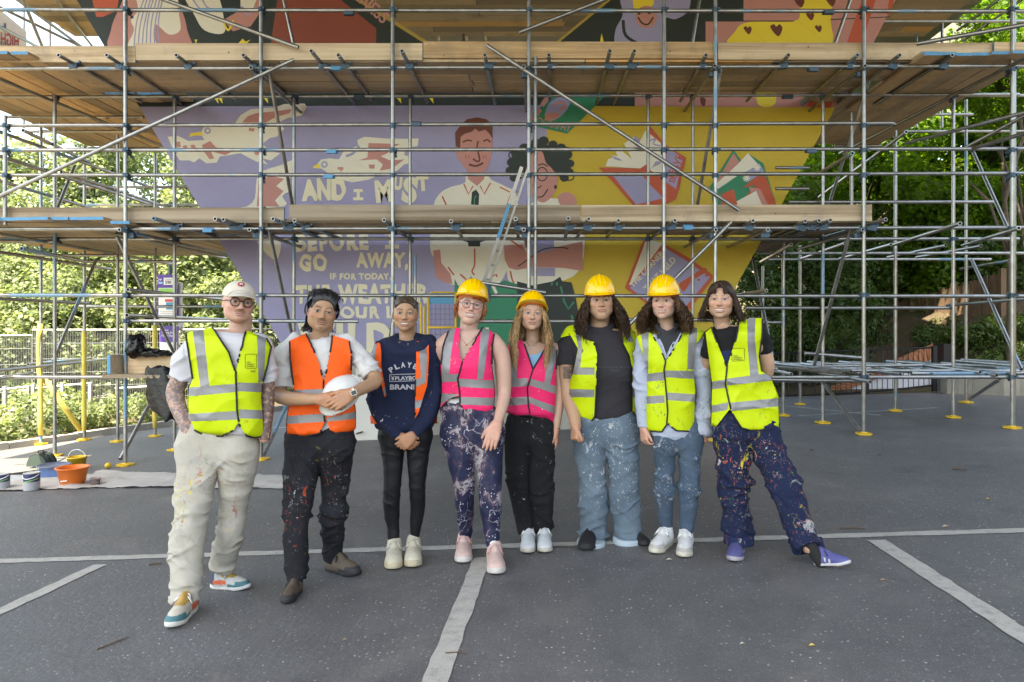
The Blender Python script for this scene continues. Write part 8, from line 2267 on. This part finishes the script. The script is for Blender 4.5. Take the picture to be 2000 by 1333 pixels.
# small rabbit head mark beside the name: two ears over a head
for pts, nm in (([(763.8, 734.4), (766.8, 737.6)], .0022), ([(770.4, 734.4), (768.2, 737.8)], .0022)):
    ln = s3.line(pts, .003, 1)
    if len(ln) > 1: MB().tube(ln, [nm] * len(ln), 5).build('printed_mark', PRINT, o3)
disc_on(s3, 767.4, 740.2, 2.6, 2.8, PRINT, o3, .003, 'printed_mark', 12)
for x, y in ((780, 670), (797, 673)): disc_on(s3, x, y, 2.0, 2.0, SILV, o3, .004, 'eyelet', 12, .4)
for sx in (-1, 1): MB().tube([Vector(h3.w((sx * .345 + .03 * math.cos(a), .02, -.19 + .04 * math.sin(a)))) for a in np.linspace(0, 6.28, 13)], .0018, 5).build('earring', SILV, r3)
# ---- 4
r4, h4 = person(d4)
c4 = hair_cap(h4, H_GING, r4, r=(.375, .455, .395), face=(.285, .36, .36), fc=(0, -.40, -.04), zlow=-.25, strand=.02, ear=False)
st = falling_hair(4, 300, -.05, -.34, vol_fn((.2, 0, -.2, -.45), (1, 1.02, 1.05, .92)), .012, 1.0, 62, 0, .06)
g = random.Random(4)
for i in range(60): x = g.uniform(-.02, .27); st.append(cr_path([(-.06, -.30, .40), (x * .5, -.37, .33), (x, -.39 + x * .3, .20), (x + .06, -.33 + x * .4, .10 + g.uniform(-.03, .03))], 8))
hair_strands(h4, st, .017, H_GING, c4)
hard_hat(h4, r4, -9, 0, 1.0); spectacles(h4, r4, CLEARF, .112, .010, .148, .92)
wrist_watch(d4, r4, 970, 828, -.06, (-.25, 0, -1), r=.0285, strap=(.30, .28, .42))
s4 = Surf(*crop(*[np.array(x) for x in ([tuple(v.co) for v in bpy.data.objects[r4.children[0].name].data.vertices], [tuple(p.vertices) for p in r4.children[0].data.polygons])], slice(None)))
nk = s4.line([(896, 650), (901, 662), (909, 671), (912, 673), (920, 668), (929, 656)], .002, 2)
if len(nk) > 3: necklace(h4, r4, nk, GOLD, .0013, s4.hit(911, 674, .004))
# ---- 5
r5, h5 = person(d5)
c5 = hair_cap(h5, H_BLOND, r5, r=(.372, .455, .40), face=(.25, .36, .37), fc=(0, -.40, -.02), zlow=-.35, strand=.02, ear=False)
st = falling_hair(9, 1150, .02, -1.45, vol_fn((.2, 0, -.3, -.7, -1.1, -1.6), (1, 1.05, 1.32, 1.5, 1.42, 1.2)), .035, 3.4, 52, .62, .14, 0, 24)
hair_strands(h5, st, .0115, H_BLOND, c5)
hard_hat(h5, r5, -21, 0, 1.0)
s5 = Surf(np.array([tuple(v.co) for v in r5.children[0].data.vertices]), np.array([tuple(p.vertices) for p in r5.children[0].data.polygons]))
nk = s5.line([(1026, 664), (1032, 674), (1036, 680), (1046, 674), (1052, 664)], .002, 2)
if len(nk) > 3: necklace(h5, r5, nk, SILV, .0012, s5.hit(1036, 681, .004))
MB().tube([Vector(np.array(P(1086 + 7.2 * math.cos(a), 838 + 1.5 * math.sin(a), 4.69)) + np.array((0, .022 * math.sin(a), 0))) for a in np.linspace(0, 6.28, 17)], .003, 5).build('hair_tie', M['black'], r5)
# ---- 6
r6, h6 = person(d6)
c6 = hair_cap(h6, H_BROWN, r6, r=(.375, .46, .40), face=(.275, .36, .37), fc=(0, -.40, -.03), zlow=-.4, strand=.02, ear=False)
st = falling_hair(12, 1250, 0, -1.02, vol_fn((.2, 0, -.25, -.55, -.85, -1.2), (1, 1.08, 1.40, 1.66, 1.74, 1.5)), .075, 3.8, 55, .45, .18, .6, 26)
hair_strands(h6, st, .0125, H_BROWN, c6)
hard_hat(h6, r6, 1, 0, 1.0)
put_text(d6, d6['surf_sh'], d6['shirt_obj'], 'FIGHTING FROM TEXAS', (1169, 716, 1236, 720), DIM, offset=.005); put_text(d6, d6['surf_sh'], d6['shirt_obj'], '1985', (1192, 722, 1210, 726), DIM, offset=.005)
# ---- 7
r7, h7 = person(d7)
c7 = hair_cap(h7, H_LBROWN, r7, r=(.375, .46, .40), face=(.27, .36, .37), fc=(-.02, -.40, -.03), zlow=-.4, strand=.02, ear=False)
st = falling_hair(17, 1250, 0, -.78, vol_fn((.2, 0, -.25, -.5, -.75, -1.0), (1, 1.06, 1.40, 1.70, 1.8, 1.6)), .08, 4.4, 60, .12, .14, .8, 26)
hair_strands(h7, st, .012, H_LBROWN, c7)
hard_hat(h7, r7, 1, 0, 1.0)
# ---- 8
r8, h8 = person(d8)
c8 = hair_cap(h8, H_BROWN, r8, r=(.372, .452, .398), face=(.275, .36, .36), fc=(0, -.41, -.045), zlow=-.3, strand=.018, ear=False)
st = falling_hair(21, 1000, -.02, -.56, vol_fn((.2, 0, -.2, -.45, -.6), (1, 1.06, 1.18, 1.42, 1.5)), .016, 1.4, 62, .0, .05, 0, 16, .03)
g = random.Random(6)
for i in range(260):       # curtain fringe parted in the middle
    s_ = g.choice((-1, 1)); u = g.uniform(.03, 1); e = .09 + .23 * u
    st.append(cr_path([(-.02, -.20, .505), (s_ * .05 * u, -.36, .43), (s_ * (.03 + e * .55), -.425 + .1 * u, .27), (s_ * e, -.375 + .22 * u, .13 - .05 * u + g.uniform(-.03, .03)), (s_ * (e + .03), -.33 + .25 * u, .09 - .14 * u)], 10))
hair_strands(h8, st, .010, H_BROWN, c8)
vest_logo(d8, 1429.5, 681, 1454, 706, -.06)
MB().tube([Vector(h8.w((-.33 + .045 * math.cos(a), .0, -.24 + .06 * math.sin(a)))) for a in np.linspace(0, 6.28, 15)], .0016, 5).build('earring', GOLD, r8)
# bib of the overalls showing at the neck of the vest
ln = d8['surf_sh'].line([(1405, 690), (1430, 686)], .002, 2)
bibp = [d8['surf_sh'].hit(x, y, .003) for x, y in ((1403, 688), (1417, 685), (1432, 684), (1424, 712), (1414, 708))]
if all(p is not None for p in bibp): MB().add(bibp, [(0, 4, 3, 2, 1)]).build('bib', m_cloth('bib navy', (.012, .022, .07), None), d8['tr_obj'])
